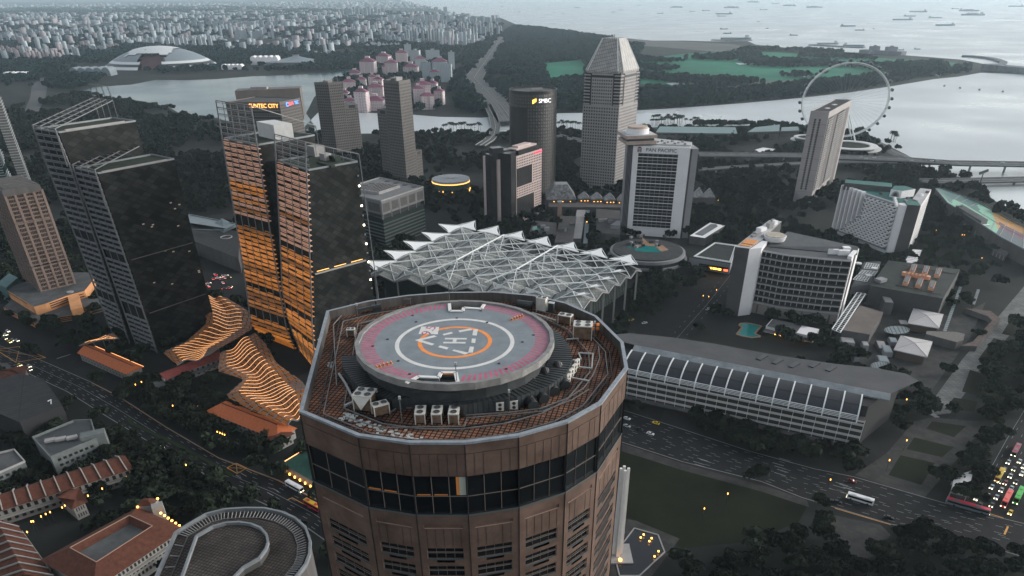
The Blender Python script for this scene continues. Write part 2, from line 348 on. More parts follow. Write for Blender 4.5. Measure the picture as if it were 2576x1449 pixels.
PARA = mat('parapet_concrete', (.26, .265, .265), .8, noise=.15, scale=.05)
def viaduct(label, cl, w, z, piers=True, lanes=4):
    """cl: photo-grid centre line on the deck level z"""
    pts = [U(x, y, zz) for (x, y), zz in zip(cl, z if isinstance(z, list) else [z]*len(cl))]
    t = thing('viaduct', label, 'viaduct', (pts[0].x, pts[0].y, 0)); L, R = bandpts(pts, w); d = MB(); lo = Vector((0, 0, -1.6))
    for i in range(len(pts)-1):
        d.add([R[i], R[i+1], L[i+1], L[i], R[i]+lo, R[i+1]+lo, L[i+1]+lo, L[i]+lo], [(0, 1, 2, 3), (7, 6, 5, 4), (4, 5, 1, 0), (6, 7, 3, 2)])
    d.build('deck', ASPHL, t)
    for E in (L, R):
        b = MB(); b.path([p+Vector((0, 0, .55)) for p in E], .5, 1.1); b.build('parapet', PARA, t)
    ln = MB()
    for k in range(1, lanes):
        f = k/lanes
        for i in range(len(pts)-1):
            a = R[i].lerp(L[i], f); b = R[i+1].lerp(L[i+1], f); n = max(1, int((b-a).length/14))
            if k == lanes//2: ln.beam(a+Vector((0, 0, .35)), b+Vector((0, 0, .35)), .5, .7); continue
            for q in range(n):
                p0 = a.lerp(b, (q+.15)/n); p1 = a.lerp(b, (q+.6)/n); s = (b-a).normalized().cross(Vector((0, 0, 1)))*.2; u = Vector((0, 0, .02))
                ln.quad(p0+s+u, p1+s+u, p1-s+u, p0-s+u)
    ln.build('lane_markings', LINE, t)
    if piers:
        for i in range(len(pts)-1):
            n = max(1, int((pts[i+1]-pts[i]).length/40))
            for q in range(n):
                c = pts[i].lerp(pts[i+1], (q+.5)/n)
                if c.z > 3: MB().cyl((c.x, c.y), 1.4, 0, c.z-1.6, 8).build('pier', PARA, t)
    block(L+R[::-1]); return pts, L, R
EXP = viaduct('grey multi lane expressway viaduct running away between the woods and crossing the narrow channel', [(1290, 305), (1262, 268), (1232, 236), (1205, 208), (1192, 196), (1208, 172), (1226, 147), (1243, 122), (1258, 99), (1264, 92)], [62, 60, 58, 54, 50, 50, 48, 46, 46, 44], 9, lanes=8)
viaduct('curved grey slip road bending off the expressway beside the palm lined quay', [(1226, 262), (1240, 290), (1247, 318), (1243, 338), (1230, 352), (1208, 366)], 17, [9, 9, 9, 8, 7, 5], lanes=2)
BRG = viaduct('long grey expressway bridge passing behind the slender hotel and over the bay', [(1757, 388), (2017, 391), (2284, 402), (2400, 410), (2576, 413), (2700, 416)], 27, 12, lanes=6)
viaduct('narrow grey slip viaduct running below the long bridge behind the slender hotel', [(1754, 427), (1850, 420), (2010, 411), (2110, 407), (2250, 409), (2400, 411)], 10, 9, lanes=2)
viaduct('lower grey road bridge at the right edge nearest the coloured grandstand', [(2320, 456), (2400, 455), (2490, 453), (2620, 450)], 22, 6, lanes=4)
viaduct('faint grey carriageway passing behind the dark round tower', [(1398, 340), (1465, 355), (1560, 372), (1660, 380)], 20, 7, lanes=4)
# ================================================================== the round tower with the helipad
BROWN = brickmat('brown_stone_panels', (.135, .098, .082), (.115, .088, .077), (.03, .024, .022), 1.83, 40, .012, rough=.75, noise=.32, nscale=.18)
BROWNP = mat('brown_stone', (.118, .079, .063), .85, noise=.36, scale=.35)
PINKST = mat('pink_reveal_stone', (.34, .235, .20), .8, noise=.2)
COPE = mat('blue_grey_coping', (.23, .255, .285), .55, noise=.25, scale=1.5)
TILE = brickmat('rusty_roof_tiles', (.30, .13, .075), (.15, .10, .08), (.014, .013, .012), .52, .52, .07, rough=.8, noise=.6, nscale=.35, axes=(0, 0, rad(14)))
PADM = mat('pad_grey', (.185, .21, .23), .75, noise=.16, scale=.5)
PADRED = mat('pad_faded_red', (.42, .10, .16), .75, noise=.25, scale=1)
PADWH = mat('pad_white', (.62, .61, .59), .7, noise=.12, scale=1)
PADOR = mat('pad_orange', (.80, .26, .06), .7, noise=.12, scale=1)
RIMC = mat('pale_rim_concrete', (.21, .205, .20), .75, noise=.3, scale=.8, bump=.15)
RIBM = mat('black_louvre', (.038, .044, .047), .45, noise=.35, scale=1.2)
DUCT = mat('black_duct', (.020, .021, .022), .38, noise=.4, scale=2)
PIPE = mat('dull_pipe', (.16, .16, .16), .5, noise=.3, scale=1)
PIPEL = mat('pale_pipe', (.42, .43, .43), .5)
ACW = mat('ac_cream_white', (.62, .60, .55), .55, noise=.12, scale=1.5)
ACS = mat('ac_side_rust', (.16, .11, .075), .7, noise=.5, scale=1.5)
ACF = mat('ac_fan_dark', (.035, .033, .032), .5)
CURT = mat('pale_curtain', (.42, .44, .38), .9)
WARMIN = mat('dim_warm_interior', (.16, .06, .02), .8, emit=.10, ecol=(1, .4, .1))
FRAMEW = mat('window_bar', (.20, .17, .15), .5)
FRAMEB = mat('blue_grey_sill', (.075, .095, .10), .5)
ZR = 182.0
vpx = [(755, 1040), (901, 1101), (1029, 1119), (1169, 1119), (1305, 1101), (1428, 1066), (1512, 1019), (1578, 930), (1567, 866), (1500, 800)]
RING = [V2(U(x, y, ZR)) for x, y in vpx] + [Vector(p) for p in ((8.0, 93.6), (3.2, 96.8), (-2.5, 98.3), (-9, 98.3), (-15, 97.3), (-20.6, 95.2))] + [V2(U(823, 787, ZR))]
NR = len(RING); CEN = Vector((-6.0, 77.5))
def inset(poly, d):
    n = len(poly); out = []
    for i in range(n):
        a, b, c = poly[i-1], poly[i], poly[(i+1) % n]; d1 = (b-a).normalized(); d2 = (c-b).normalized(); n1 = Vector((-d1.y, d1.x)); n2 = Vector((-d2.y, d2.x))
        q = (n1+n2).normalized(); out.append(b+q*d/max(.35, q.dot(n1)))
    return out
block(RING)
tw = thing('round_tower', 'brown stone round tower in the foreground carrying the helipad on its tiled roof', 'tower', (CEN.x, CEN.y, 0))
wall = MB(); panes = []; grp = []
zt = ZR; levels = [(ZR, 180.9, 'p'), (180.85, 178.15, 'p'), (178.1, 173.2, 'g'), (172.9, 171.85, 'p'), (171.8, 171.25, 's'), (171.2, 168.55, 'p')]
FL = 2.62; nfl = 9
def wq(a, b, z0, z1, m=0, off=0.):
    d = (b-a).normalized(); n = Vector((d.y, -d.x))*off
    wall.quad((a.x+n.x, a.y+n.y, z0), (b.x+n.x, b.y+n.y, z0), (b.x+n.x, b.y+n.y, z1), (a.x+n.x, a.y+n.y, z1), m)
def recess(a, b, z0, z1, dep, m=1):
    """opening from a to b: reveals, returns back-plane corner points"""
    d = (b-a).normalized(); n = Vector((-d.y, d.x))*dep; a2 = a+n; b2 = b+n
    A0, B0, A1, B1 = [(p.x, p.y, z) for z in (z0, z1) for p in (a, b)]; C0, D0, C1, D1 = [(p.x, p.y, z) for z in (z0, z1) for p in (a2, b2)]
    wall.quad(A0, B0, D0, C0, m); wall.quad(B1, A1, C1, D1, m); wall.quad(A0, C0, C1, A1, m); wall.quad(D0, B0, B1, D1, m)
    return a2, b2
for i in range(NR):
    a = RING[i]; b = RING[(i+1) % NR]; L = (b-a).length; d = (b-a)/L
    vis = i <= 8
    wq(a, b, 0, 168.55-FL*nfl, 0)
    wq(a, b, 178.15, 180.85, 0); wq(a, b, 180.9, ZR+.05, 0); wq(a, b, 180.85, 180.9, 2, -.05); wq(a, b, 171.8, 173.0, 0); wq(a, b, 168.55, 171.25, 0)
    if not vis:
        wq(a, b, 173.0, 178.15, 2); wq(a, b, 171.25, 171.8); wq(a, b, 168.55-FL*nfl, 168.55); continue
    if 1:
        a2, b2 = recess(a+d*.05, b-d*.05, 173.25, 178.1, .25, 2); wq(a, b, 173.0, 173.25, 3, .06); wq(a, a+d*.05, 173.25, 178.15); wq(b-d*.05, b, 173.25, 178.15)
        n3 = 3
        for k in range(n3):
            p = a2.lerp(b2, k/n3); q = a2.lerp(b2, (k+1)/n3)
            for z0, z1 in ((173.25, 175.5), (175.5, 178.1)):
                pm = GLASS
                if i == 2 and k == 2 and z0 > 175: pm = GLASS
                o = MB().quad((p.x, p.y, z0), (q.x, q.y, z0), (q.x, q.y, z1), (p.x, p.y, z1)).build('window', GLASS, tw)
                fr = MB(); pp = (p.x-d.y*-.05, p.y-d.x*.05); e = Vector((d.y, -d.x, 0))*.05; P3 = Vector((p.x, p.y, 0))+e; Q3 = Vector((q.x, q.y, 0))+e
                fr.beam(P3+Vector((0, 0, z0)), P3+Vector((0, 0, z1)), .07, .07); fr.beam(P3+Vector((0, 0, z1-.04)), Q3+Vector((0, 0, z1-.04)), .06, .06)
                fr.build('window_frame', FRAMEW, o)
                if i in (1, 2) and k in (0, 1) and z0 > 175:
                    f = MB(); f.beam(P3+d.to_3d()*.2+Vector((0, 0, z0+.15)), Q3-d.to_3d()*.2+Vector((0, 0, z0+.15)), .05, .10); f.build('window_sill', WARMIN, o)
        if i == 2:
            p = a2.lerp(b2, .86); q = a2.lerp(b2, .985); e = Vector((d.y, -d.x))*.02; p = p+e; q = q+e
            MB().quad((p.x, p.y, 175.6), (q.x, q.y, 175.6), (q.x, q.y, 178.0), (p.x, p.y, 178.0)).build('curtain', CURT, tw)
            p2 = a2.lerp(b2, .80)+e; q2 = a2.lerp(b2, .86)+e
            MB().quad((p2.x, p2.y, 175.6), (q2.x, q2.y, 175.6), (q2.x, q2.y, 178.0), (p2.x, p2.y, 178.0)).build('curtain', WARMIN, tw)
        s0 = a+d*(.12*L); s1 = b-d*(.12*L); wq(a, s0, 171.25, 171.8); wq(s1, b, 171.25, 171.8); x0, x1 = recess(s0, s1, 171.25, 171.8, .14); wall.quad((x0.x, x0.y, 171.25), (x1.x, x1.y, 171.25), (x1.x, x1.y, 171.8), (x0.x, x0.y, 171.8), 0)
    for k in range(nfl):
        zt = 168.55-FL*k; zb = zt-FL
        w0 = a+d*(.14*L); w1 = b-d*(.14*L); z1 = zt-.06; z0 = zt-1.75
        wq(a, w0, zb, zt); wq(w1, b, zb, zt); wq(w0, w1, z1, zt)
        m0 = w0+d*(.18*L); m1 = w1-d*(.18*L)
        wq(w0, m0, zb, z0); wq(m1, w1, zb, z0); wq(m0, m1, zb, z0-.38); wq(m0, m1, z0-.38, z0, 2, -.25)
        x0, x1 = recess(w0, w1, z0, z1, .34, 1)
        o = MB().quad((x0.x, x0.y, z0), (x1.x, x1.y, z0), (x1.x, x1.y, z1), (x0.x, x0.y, z1)).build('window', GLASS, tw)
        fr = MB(); e = Vector((d.y, -d.x, 0))*.06
        for f in (.0, .25, .5, .75, 1.):
            p = x0.lerp(x1, f).to_3d()+e; fr.beam(p+Vector((0, 0, z0)), p+Vector((0, 0, z1)), .035, .035)
        fr.beam(x0.to_3d()+e+Vector((0, 0, z0+.95)), x1.to_3d()+e+Vector((0, 0, z0+.95)), .06, .06); fr.build('window_frame', FRAMEW, o)
        rl = MB(); e = Vector((d.y, -d.x, 0))*-.05
        rl.beam(w0.to_3d()+e+Vector((0, 0, z0+.05)), w1.to_3d()+e+Vector((0, 0, z0+.05)), .10, .14); rl.build('window_rail', FRAMEB, o)
        r2 = MB(); r2.beam(w0.to_3d()+e+Vector((0, 0, z0+1.0)), w1.to_3d()+e+Vector((0, 0, z0+1.0)), .05, .05); r2.build('window_rail', FRAMEW, o)
wall.build('wall', [BROWNP, PINKST, DARK, FRAMEB], tw)
sj = MB()                                              # dark joints between the facets
for i in range(9):
    p = RING[i]; n = (p-CEN).normalized()*.02; sj.beam((p.x+n.x, p.y+n.y, 140), (p.x+n.x, p.y+n.y, ZR), .09, .09)
sj.build('facet_joints', DARK, tw)
pj = MB()                                              # fine vertical panel joints on the top band
for i in range(1, 9):
    a = RING[i]; b = RING[i+1]; d = (b-a).normalized(); e = Vector((d.y, -d.x))*.01
    for k in range(1, 6):
        if k == 3 and i % 2: continue
        p = a.lerp(b, k/6)+e
        for z0, z1 in ((178.2, 180.8), (168.7, 171.2)): pj.beam((p.x, p.y, z0), (p.x, p.y, z1), .03, .03)
pj.build('panel_joints', DARK, tw)
cp = MB(); inn = inset(RING, .36); out = inset(RING, -.08)
for i in range(NR):
    j = (i+1) % NR; a, b, c, d_ = out[i], out[j], inn[j], inn[i]; zc = ZR+.32
    cp.quad((a.x, a.y, zc), (b.x, b.y, zc), (c.x, c.y, zc), (d_.x, d_.y, zc)); cp.quad((a.x, a.y, ZR+.05), (b.x, b.y, ZR+.05), (b.x, b.y, zc), (a.x, a.y, zc))
    cp.quad((d_.x, d_.y, zc), (c.x, c.y, zc), (c.x, c.y, ZR-1.1), (d_.x, d_.y, ZR-1.1), 1)
cp.build('parapet_coping', [COPE, mat('parapet_inside', (.10, .092, .088), .85, noise=.4, scale=.8, streak=True)], tw)
ZD = ZR-1.0
rf = MB(); rf.poly([(p.x, p.y, ZD) for p in inn]); rf.build('roof_deck', TILE, tw)
wt = mat('pale_new_tile', (.40, .42, .41), .8, noise=.3, scale=2)
np_ = MB()
for _ in range(120):                                    # pale replaced tiles along the near edge
    r = random.random(); x, y = (860+r*190+random.gauss(0, 6), 1046+r*62+random.gauss(0, 6)) if random.random() < .75 else random.choice([(868+random.random()*26, 1040+random.random()*18), (826+random.random()*8, 905+random.random()*20)])
    p = U(x, y, ZD+.012+.0002*_); s = .16; np_.quad((p.x-s, p.y-s, p.z), (p.x+s, p.y-s, p.z), (p.x+s, p.y+s, p.z), (p.x-s, p.y+s, p.z))
np_.build('new_tiles', wt, tw)
for off in (1.7, 2.2, 4.3, 4.75):                       # gondola rails
    q = inset(RING, off); r = MB(); r.path([(p.x, p.y, ZD+.16) for p in q]+[(q[0].x, q[0].y, ZD+.16)], .10, .12)
    for i in range(NR):
        a, b = q[i], q[(i+1) % NR]
        for k in range(4): c = a.lerp(b, (k+.5)/4); r.beam((c.x, c.y, ZD), (c.x, c.y, ZD+.12), .12, .12)
    r.build('gondola_rail', PIPE if off in (2.2, 4.3) else DARK, tw)
ZP = 185.0
pc = (V2(U(890, 866, ZP))+V2(U(1397, 862, ZP)))/2; yb = V2(U(1142, 757, ZP)).y; yf = V2(U(1136, 968, ZP)).y
pc = Vector((pc.x, (yb+yf)/2)); PR = (V2(U(1397, 862, ZP))-V2(U(890, 866, ZP))).length/2
pad = thing('helipad', 'round grey rooftop helipad with white and orange rings and a letter H', 'helipad', (pc.x, pc.y, ZD))
N = 28; an = [2*pi*(k+.5)/N for k in range(N)]
def cpt(r, a): return (pc.x+r*cos(a), pc.y+r*sin(a))
sF = [V2(U(*Z(5, x, y), ZP)) for x, y in ((490, 1440), (580, 1392), (735, 1398), (752, 1362), (862, 1362), (880, 1440))]
sB = [V2(U(*Z(5, x, y), ZP)) for x, y in ((815, 842), (820, 897), (915, 897), (925, 872), (1055, 880), (1078, 848))]
RI = PR-.55
def rot_order(ps): return sorted(ps, key=lambda p: 0)
circ = []
aF0 = math.atan2(sF[0].y-pc.y, sF[0].x-pc.x) % (2*pi); aF1 = math.atan2(sF[-1].y-pc.y, sF[-1].x-pc.x) % (2*pi)
aB0 = math.atan2(sB[0].y-pc.y, sB[0].x-pc.x) % (2*pi); aB1 = math.atan2(sB[-1].y-pc.y, sB[-1].x-pc.x) % (2*pi)
NA = 112; pad_pts = []; doneF = doneB = False
for k in range(NA):
    a = 2*pi*k/NA
    if aB1 <= a <= aB0:
        if not doneB: doneB = True; pad_pts += [Vector(cpt(RI, aB1))]+list(sB[1:-1])[::-1]+[Vector(cpt(RI, aB0))]
        continue
    if aF0 <= a <= aF1:
        if not doneF: doneF = True; pad_pts += [Vector(cpt(RI, aF0))]+list(sF[1:-1])+[Vector(cpt(RI, aF1))]
        continue
    pad_pts.append(Vector(cpt(RI, a)))
bm = bmesh.new(); f = bm.faces.new([bm.verts.new((p.x-pc.x, p.y-pc.y, ZP-.12-ZD)) for p in pad_pts]); bm.normal_update()
if f.normal.z < 0: f.normal_flip()
ex = bmesh.ops.extrude_face_region(bm, geom=[f]); bmesh.ops.translate(bm, verts=[v for v in ex['geom'] if isinstance(v, bmesh.types.BMVert)], vec=(0, 0, -.5))
bmesh.ops.recalc_face_normals(bm, faces=bm.faces[:]); bmesh.ops.triangulate(bm, faces=bm.faces[:])
me = bpy.data.meshes.new('deck'); bm.to_mesh(me); bm.free(); me.materials.append(PADM); o = bpy.data.objects.new('deck', me); COL.objects.link(o); o.parent = pad
rim = MB(); rim.ring((pc.x, pc.y), PR-.5, PR, ZP-.72, ZP+.10, 26, 0, a0=.12, a1=.12+2*pi); rim.build('rim', RIMC, pad)
cb = MB(); cb.cyl((pc.x, pc.y), PR-.9, ZD, ZP-.66, 26); cb.build('drum', RIBM, pad)
mk = []
ZM = ZP-.115
st = MB(); nst = 104
for k in range(nst):                                     # red hatching round the edge
    a = 2*pi*k/nst; da = 2*pi/nst*.27
    r0, r1 = RI*.845, RI*.985; mid = a % (2*pi)
    if (aF0-.02 <= mid <= aF1+.03) or (aB1-.02 <= mid <= aB0+.02): continue
    sk = .05
    st.quad((*cpt(r0, a-da+sk), ZM), (*cpt(r1, a-da), ZM), (*cpt(r1, a+da), ZM), (*cpt(r0, a+da+sk), ZM))
st.build('red_hatching', PADRED, pad)
def flatring(name, r0, r1, m, z=ZM, c=(0, 0), n=72):
    b = MB()
    for k in range(n):
        a0, a1 = 2*pi*k/n, 2*pi*(k+1)/n
        b.quad(*[(pc.x+c[0]+r*cos(a), pc.y+c[1]+r*sin(a), z) for r, a in ((r0, a0), (r1, a0), (r1, a1), (r0, a1))])
    return b.build(name, m, pad)
def elrad(x0, x1, y): return (V2(U(*Z(5, x1, y), ZP))-V2(U(*Z(5, x0, y), ZP))).length/2
wc = (V2(U(*Z(5, 407, 1133), ZP))+V2(U(*Z(5, 1306, 1125), ZP)))/2
oc = (V2(U(*Z(5, 578, 1125), ZP))+V2(U(*Z(5, 1137, 1122), ZP)))/2
rw = elrad(407, 1306, 1130); ro = elrad(578, 1137, 1124)
flatring('white_ring', rw*.93, rw, PADWH, c=(wc.x-pc.x, wc.y-pc.y+.1)); flatring('orange_ring', ro*.89, ro, PADOR, z=ZM+.004, c=(oc.x-pc.x, oc.y-pc.y+.05))
def padpoly(name, polys, m, z):
    b = MB()
    for q in polys: b.poly([U(*Z(5, x, y), z) for x, y in q][::-1])
    return b.build(name, m, pad)
padpoly('letter_h', [[(783, 1100), (947, 1102), (945, 1113), (780, 1112)], [(772, 1131), (938, 1132), (936, 1143), (768, 1142)], [(845, 1112.5), (872, 1112.8), (867, 1131), (838, 1130.8)]], PADWH, ZM+.004)
padpoly('dashes', [[(762, 1072), (830, 1056), (843, 1066), (774, 1083)], [(883, 1046), (975, 1029), (993, 1040), (893, 1058)], [(745, 1158), (810, 1174), (797, 1188), (730, 1171)], [(850, 1188), (962, 1213), (935, 1227), (836, 1198)],
                    [(998, 1036), (1031, 1036), (1022, 1084), (988, 1080)], [(985, 1105), (1015, 1107), (1010, 1140), (981, 1137)], [(970, 1166), (1001, 1168), (992, 1212), (956, 1212)],
                    [(553, 1117), (701, 1081), (722, 1091), (610, 1117)], [(553, 1118), (610, 1118.5), (703, 1146), (683, 1158)]], PADWH, ZM+.0065)
padpoly('weight_plate', [[(604, 1015), (739, 1018), (727, 1074), (582, 1071)]], PADWH, ZM+.008)
c = U(*Z(5, 664, 1044), ZM+.014); dx = (U(*Z(5, 640, 1072), ZM)-U(*Z(5, 690, 1014), ZM)); ux = -(dx.normalized())
uy = Vector((0, 0, 1)).cross(ux); placetext('weight_number', '9.5', 1.75, PADRED, pad, c, ux, uy, .002, sx=1.25)
bw = mat('stair_border_white', (.68, .67, .65), .6)
for s, nm in ((sF, 'stair_border'), (sB, 'stair_border')):
    b = MB(); b.path([(p.x, p.y, ZP-.02) for p in s], .42, .12); b.build(nm, bw, pad)
def stair(s, c0, c1, back):
    b = MB(); a0 = Vector(s[c0]); a1 = Vector(s[c1]); n = Vector((pc.x, pc.y))-(a0+a1)/2; n = -n.normalized(); d = (a1-a0)
    for k in range(7):
        p = a0+n*(.3*k); b.prism([p, p+d, p+d+n*.3, p+n*.3], ZD, ZP-.2-.3*(k+1))
    b.build('stair', RIBM, pad)
    MB().prism([a0, a1, a1+n*.22, a0+n*.22], ZP-.16, ZP+.03).build('stair_edge', PADOR, pad)
stair(sF, 3, 4, 0); stair(sB, 1, 2, 0)
pits = MB(); pits.poly([(p.x, p.y, ZP-1.2) for p in [sF[0], sF[1], sF[2], sF[5]]]); pits.build('stair_floor', RIBM, pad)
for x, y in ((1053, 897), (538, 932), (350, 1112), (237, 1163), (1450, 1080), (1367, 1132), (1245, 1335), (515, 1375), (430, 1275), (1190, 1295), (1100, 985), (872, 952), (565, 980)):
    p = U(*Z(5, x, y), ZM); MB().box((p.x, p.y), .28, .28, ZM, ZM+.06).build('deck_fitting', DARK, pad)
sk = thing('louvre_skirt', 'black ribbed louvre skirt ringing the helipad below its pale rim', 'roof vent', (pc.x, pc.y, ZD))
spx = [(860, 895), (862, 925), (890, 960), (925, 985), (985, 1004), (1040, 1000), (1100, 1012), (1165, 1020), (1215, 1010), (1300, 1000), (1380, 972), (1425, 940), (1440, 905), (1432, 870), (1405, 835), (1350, 800)]
so_ = [V2(U(x, y, ZD+1.5)) for x, y in spx]
b = MB(); bt = MB()
for i in range(len(so_)-1):
    p, q = so_[i], so_[i+1]; pi_, qi = p.lerp(pc, .2), q.lerp(pc, .2)
    b.prism([p, q, qi, pi_], ZD, ZD+1.5, 0); n = max(2, int((q-p).length/.55))
    for k in range(n):
        c0 = p.lerp(q, k/n); c1 = pi_.lerp(qi, k/n); bt.beam((c0.x, c0.y, ZD+1.53), (c1.x, c1.y, ZD+1.53), .05, .07); bt.beam((c0.x, c0.y, ZD+.1), (c0.x, c0.y, ZD+1.5), .05, .05)
b.build('skirt_body', RIBM, sk); bt.build('ribs', DARK, sk)
def acunit(loc, rz, L, W, H, fans, label, cone=False, side=False):
    t = thing('ac_unit', label, 'AC unit', loc, rz=0, group='AC units on the tower roof'); u = Vector((cos(rz), sin(rz))); v = Vector((-sin(rz), cos(rz)))
    c = Vector((loc[0], loc[1])); z = loc[2]
    def at(a, b_, zz): p = c+u*a+v*b_; return (p.x, p.y, z+zz)
    for a in (-1, 1):
        for b_ in (-1, 1): p = at(a*(L/2-.06), b_*(W/2-.06), 0); MB().box((p[0], p[1]), .1, .1, z, z+H-.12, 0, rz).build('leg', ACW, t)
    MB().box((loc[0], loc[1]), L-.2, W-.2, z+.12, z+H-.14, 0, rz).build('coil_case', ACS if not side else ACW, t)
    MB().box((loc[0], loc[1]), L, W, z+H-.13, z+H, 0, rz).build('top_panel', ACW, t)
    nx, ny = fans
    for i in range(nx):
        for j in range(ny):
            p = at((i-(nx-1)/2)*L/nx, (j-(ny-1)/2)*W/ny, 0); r = min(L/nx, W/ny)*.36
            fo = MB().cyl((p[0], p[1]), r, z+H+.002, z+H+.03, 16).build('fan', ACF, t)
            MB().ring((p[0], p[1]), r*.9, r*1.06, z+H+.003, z+H+.07, 16).build('fan_guard', PIPE, fo)
            fb = MB().cyl((p[0], p[1]), r*.25, z+H+.03, z+H+.05, 8)
            for q in range(5): a = q*2*pi/5; fb.beam((p[0], p[1], z+H+.045), (p[0]+r*.85*cos(a), p[1]+r*.85*sin(a), z+H+.045), .05, .015)
            fb.build('fan_blades', PIPE, fo)
    if cone:
        f = MB(); f.add([at(-L/2, -W/2-.02, H-.13), at(L/2*.95, -W/2-.02, H-.13), at(-.1, -W/2-.25, .35), at(-.1, -W/2, .35)], [(0, 2, 1), (0, 3, 2), (1, 2, 3)], 0); f.build('side_cover', ACW, t)
    return t
def ap(r, x, y, z=ZD): p = ZU(r, x, y, z); return (p.x, p.y, z)
acunit(ap(8, 190, 178), rad(-12), 2.2, 2.0, 2.0, (2, 2), 'large white AC unit with four fans and a pointed white cover, by the skirt', cone=True)
acunit(ap(8, 300, 225), rad(28), 1.8, 1.1, 1.35, (2, 1), 'rusty AC unit with two fans just right of the pointed white cover')
acunit(ap(8, 602, 272), rad(92), 1.9, 1.15, 1.3, (2, 1), 'cream AC unit, left one of the row of three at the roof front')
acunit(ap(8, 727, 272), rad(90), 1.9, 1.15, 1.3, (2, 1), 'cream AC unit, middle one of the row of three at the roof front')
acunit(ap(8, 855, 272), rad(88), 1.9, 1.15, 1.3, (2, 1), 'cream AC unit, right one of the row of three at the roof front')
acunit(ap(5, 1690, 990), rad(-25), 1.9, 1.1, 1.3, (2, 1), 'rust sided AC unit with two fans beside the right roof rail')
acunit(ap(5, 1820, 1098), rad(-8), 2.5, 1.9, 2.0, (2, 2), 'large white AC unit with four fans at the right of the roof')
acunit(ap(5, 1513, 900), rad(-28), 1.5, .9, 2.1, (2, 1), 'tall grey AC unit with two fans behind the pad at upper right', side=True)
acunit(ap(5, 78, 1088), rad(0), 1.1, .8, 1.1, (2, 1), 'small white AC unit on the left of the roof by the rim')
def wallac(r, x, y, label, rz=0):
    p = ap(r, x, y); t = thing('ac_unit', label, 'AC unit', p, group='slim AC units on the tower roof'); MB().box(p, .85, .34, ZD+.12, ZD+1.15, 0, rz).build('case', ACW, t)
    u = Vector((cos(rz), sin(rz))); n = Vector((sin(rz), -cos(rz)))
    for k in (.38, .88):
        f = MB(); c = Vector((p[0], p[1]))+n*.18; pts = [(c.x+u.x*.2*cos(a), c.y+u.y*.2*cos(a), ZD+k+.2*sin(a)) for a in [2*pi*q/12 for q in range(12)]]; f.poly(pts); f.build('fan', ACF, t)
    ft = MB(); ft.box(p, .8, .3, ZD, ZD+.12, 0, rz); ft.build('feet', DARK, t)
wallac(8, 1198, 205, 'slim white AC unit standing just left of the black ducts, left of the pair'); wallac(8, 1303, 193, 'slim white AC unit with small boxes, closest to the black ducts, right of the pair')
for k, (x, y, s) in enumerate([(1778, 1330, 'farthest'), (1757, 1368, 'second farthest'), (1732, 1402, 'second nearest'), (1708, 1444, 'nearest')]):
    wallac(5, x, y, 'slim white AC unit in the slanting row on the right, %s of four' % s, rad(60))
for k, (x0, y0, x1, y1, s) in enumerate([(1320, 25, 1450, 180, 'front'), (1410, 0, 1530, 130, 'second'), (1520, -40, 1610, 75, 'third'), (1620, -85, 1690, 25, 'back')]):
    a = ZU(8, x0, y0, ZD+.2); b2 = ZU(8, x1, y1-14, ZD+.5); t = thing('duct', 'black curved ventilation duct, %s one of four hanging from the skirt' % s, 'duct', (b2.x, b2.y, ZD), group='black ducts beside the helipad')
    mid = a.lerp(b2, .4); mid.z = ZD+.75; k_ = a.lerp(b2, .15); k_.z = ZD+1.4
    MB().tube([a, k_, mid, b2], [.62, .62, .6, .6], 14).build('duct_body', DUCT, t, smooth=False)
    r = MB()
    for f in (.25, .5, .75, 1.0): p = mid.lerp(b2, f); q = mid.lerp(b2, f+.03); r.tube([p, q], .64, 14)
    r.build('duct_bands', RIBM, t)
a = ZU(5, 1330, 840, ZD+.9); b2 = ZU(5, 1440, 855, ZD+.9); t = thing('duct', 'dark horizontal duct behind the pad at upper right', 'duct', (a.x, a.y, ZD)); MB().tube([a, b2], .55, 14).build('duct_body', RIBM, t); MB().tube([b2, b2+Vector((.15, -.05, 0))], .62, 14).build('duct_flange', DUCT, t)
p = ap(5, 1584, 912); t = thing('vent_box', 'tall narrow dark vent box behind the right AC units', 'vent box', p); MB().box(p, .8, .6, ZD, ZD+1.5, 0, rad(-25)).build('case', RIBM, t); MB().box(p, .86, .66, ZD+1.5, ZD+1.58, 0, rad(-25)).build('top_panel', PIPEL, t)
p = ap(5, 270, 905); t = thing('roof_hoist', 'dark roof hoist with a long arm at the upper left of the roof', 'hoist', p); MB().box(p, 1.3, .9, ZD, ZD+1.1, 0, .2).build('hoist_case', RIBM, t)
h = MB(); e0 = ZU(5, 120, 890, ZD+1.5); e1 = ZU(5, 300, 852, ZD+1.7); h.beam(e0, e1, .3, .3); h.beam((p[0], p[1], ZD+1), (p[0], p[1], ZD+1.7), .25); h.build('hoist_arm', RIBM, t)
q = ZU(5, 475, 845, ZD); fr = thing('roof_frame', 'open grey box frame on the roof behind the pad', 'frame', (q.x, q.y, ZD)); h = MB()
for dx in (-1, 1):
    for dy in (-.4, .4): h.beam((q.x+dx, q.y+dy, ZD), (q.x+dx, q.y+dy, ZD+.9), .1)
h.path([(q.x-1, q.y-.4, ZD+.9), (q.x+1, q.y-.4, ZD+.9), (q.x+1, q.y+.4, ZD+.9), (q.x-1, q.y+.4, ZD+.9), (q.x-1, q.y-.4, ZD+.9)], .12); h.build('frame_bars', PIPE, fr)
def mast(r, x, y, h, label, z=ZD, lamp=True):
    p = ap(r, x, y, z); t = thing('mast', label, 'mast', p); m_ = MB(); m_.beam(p, (p[0], p[1], z+h), .08); m_.beam((p[0]-.2, p[1], z+h-.1), (p[0]+.2, p[1], z+h-.1), .06); m_.build('pole', PIPE, t)
    b = MB().box(p, .22, .22, z+h, z+h+.3); b.build('lamp_head', PIPEL, t)
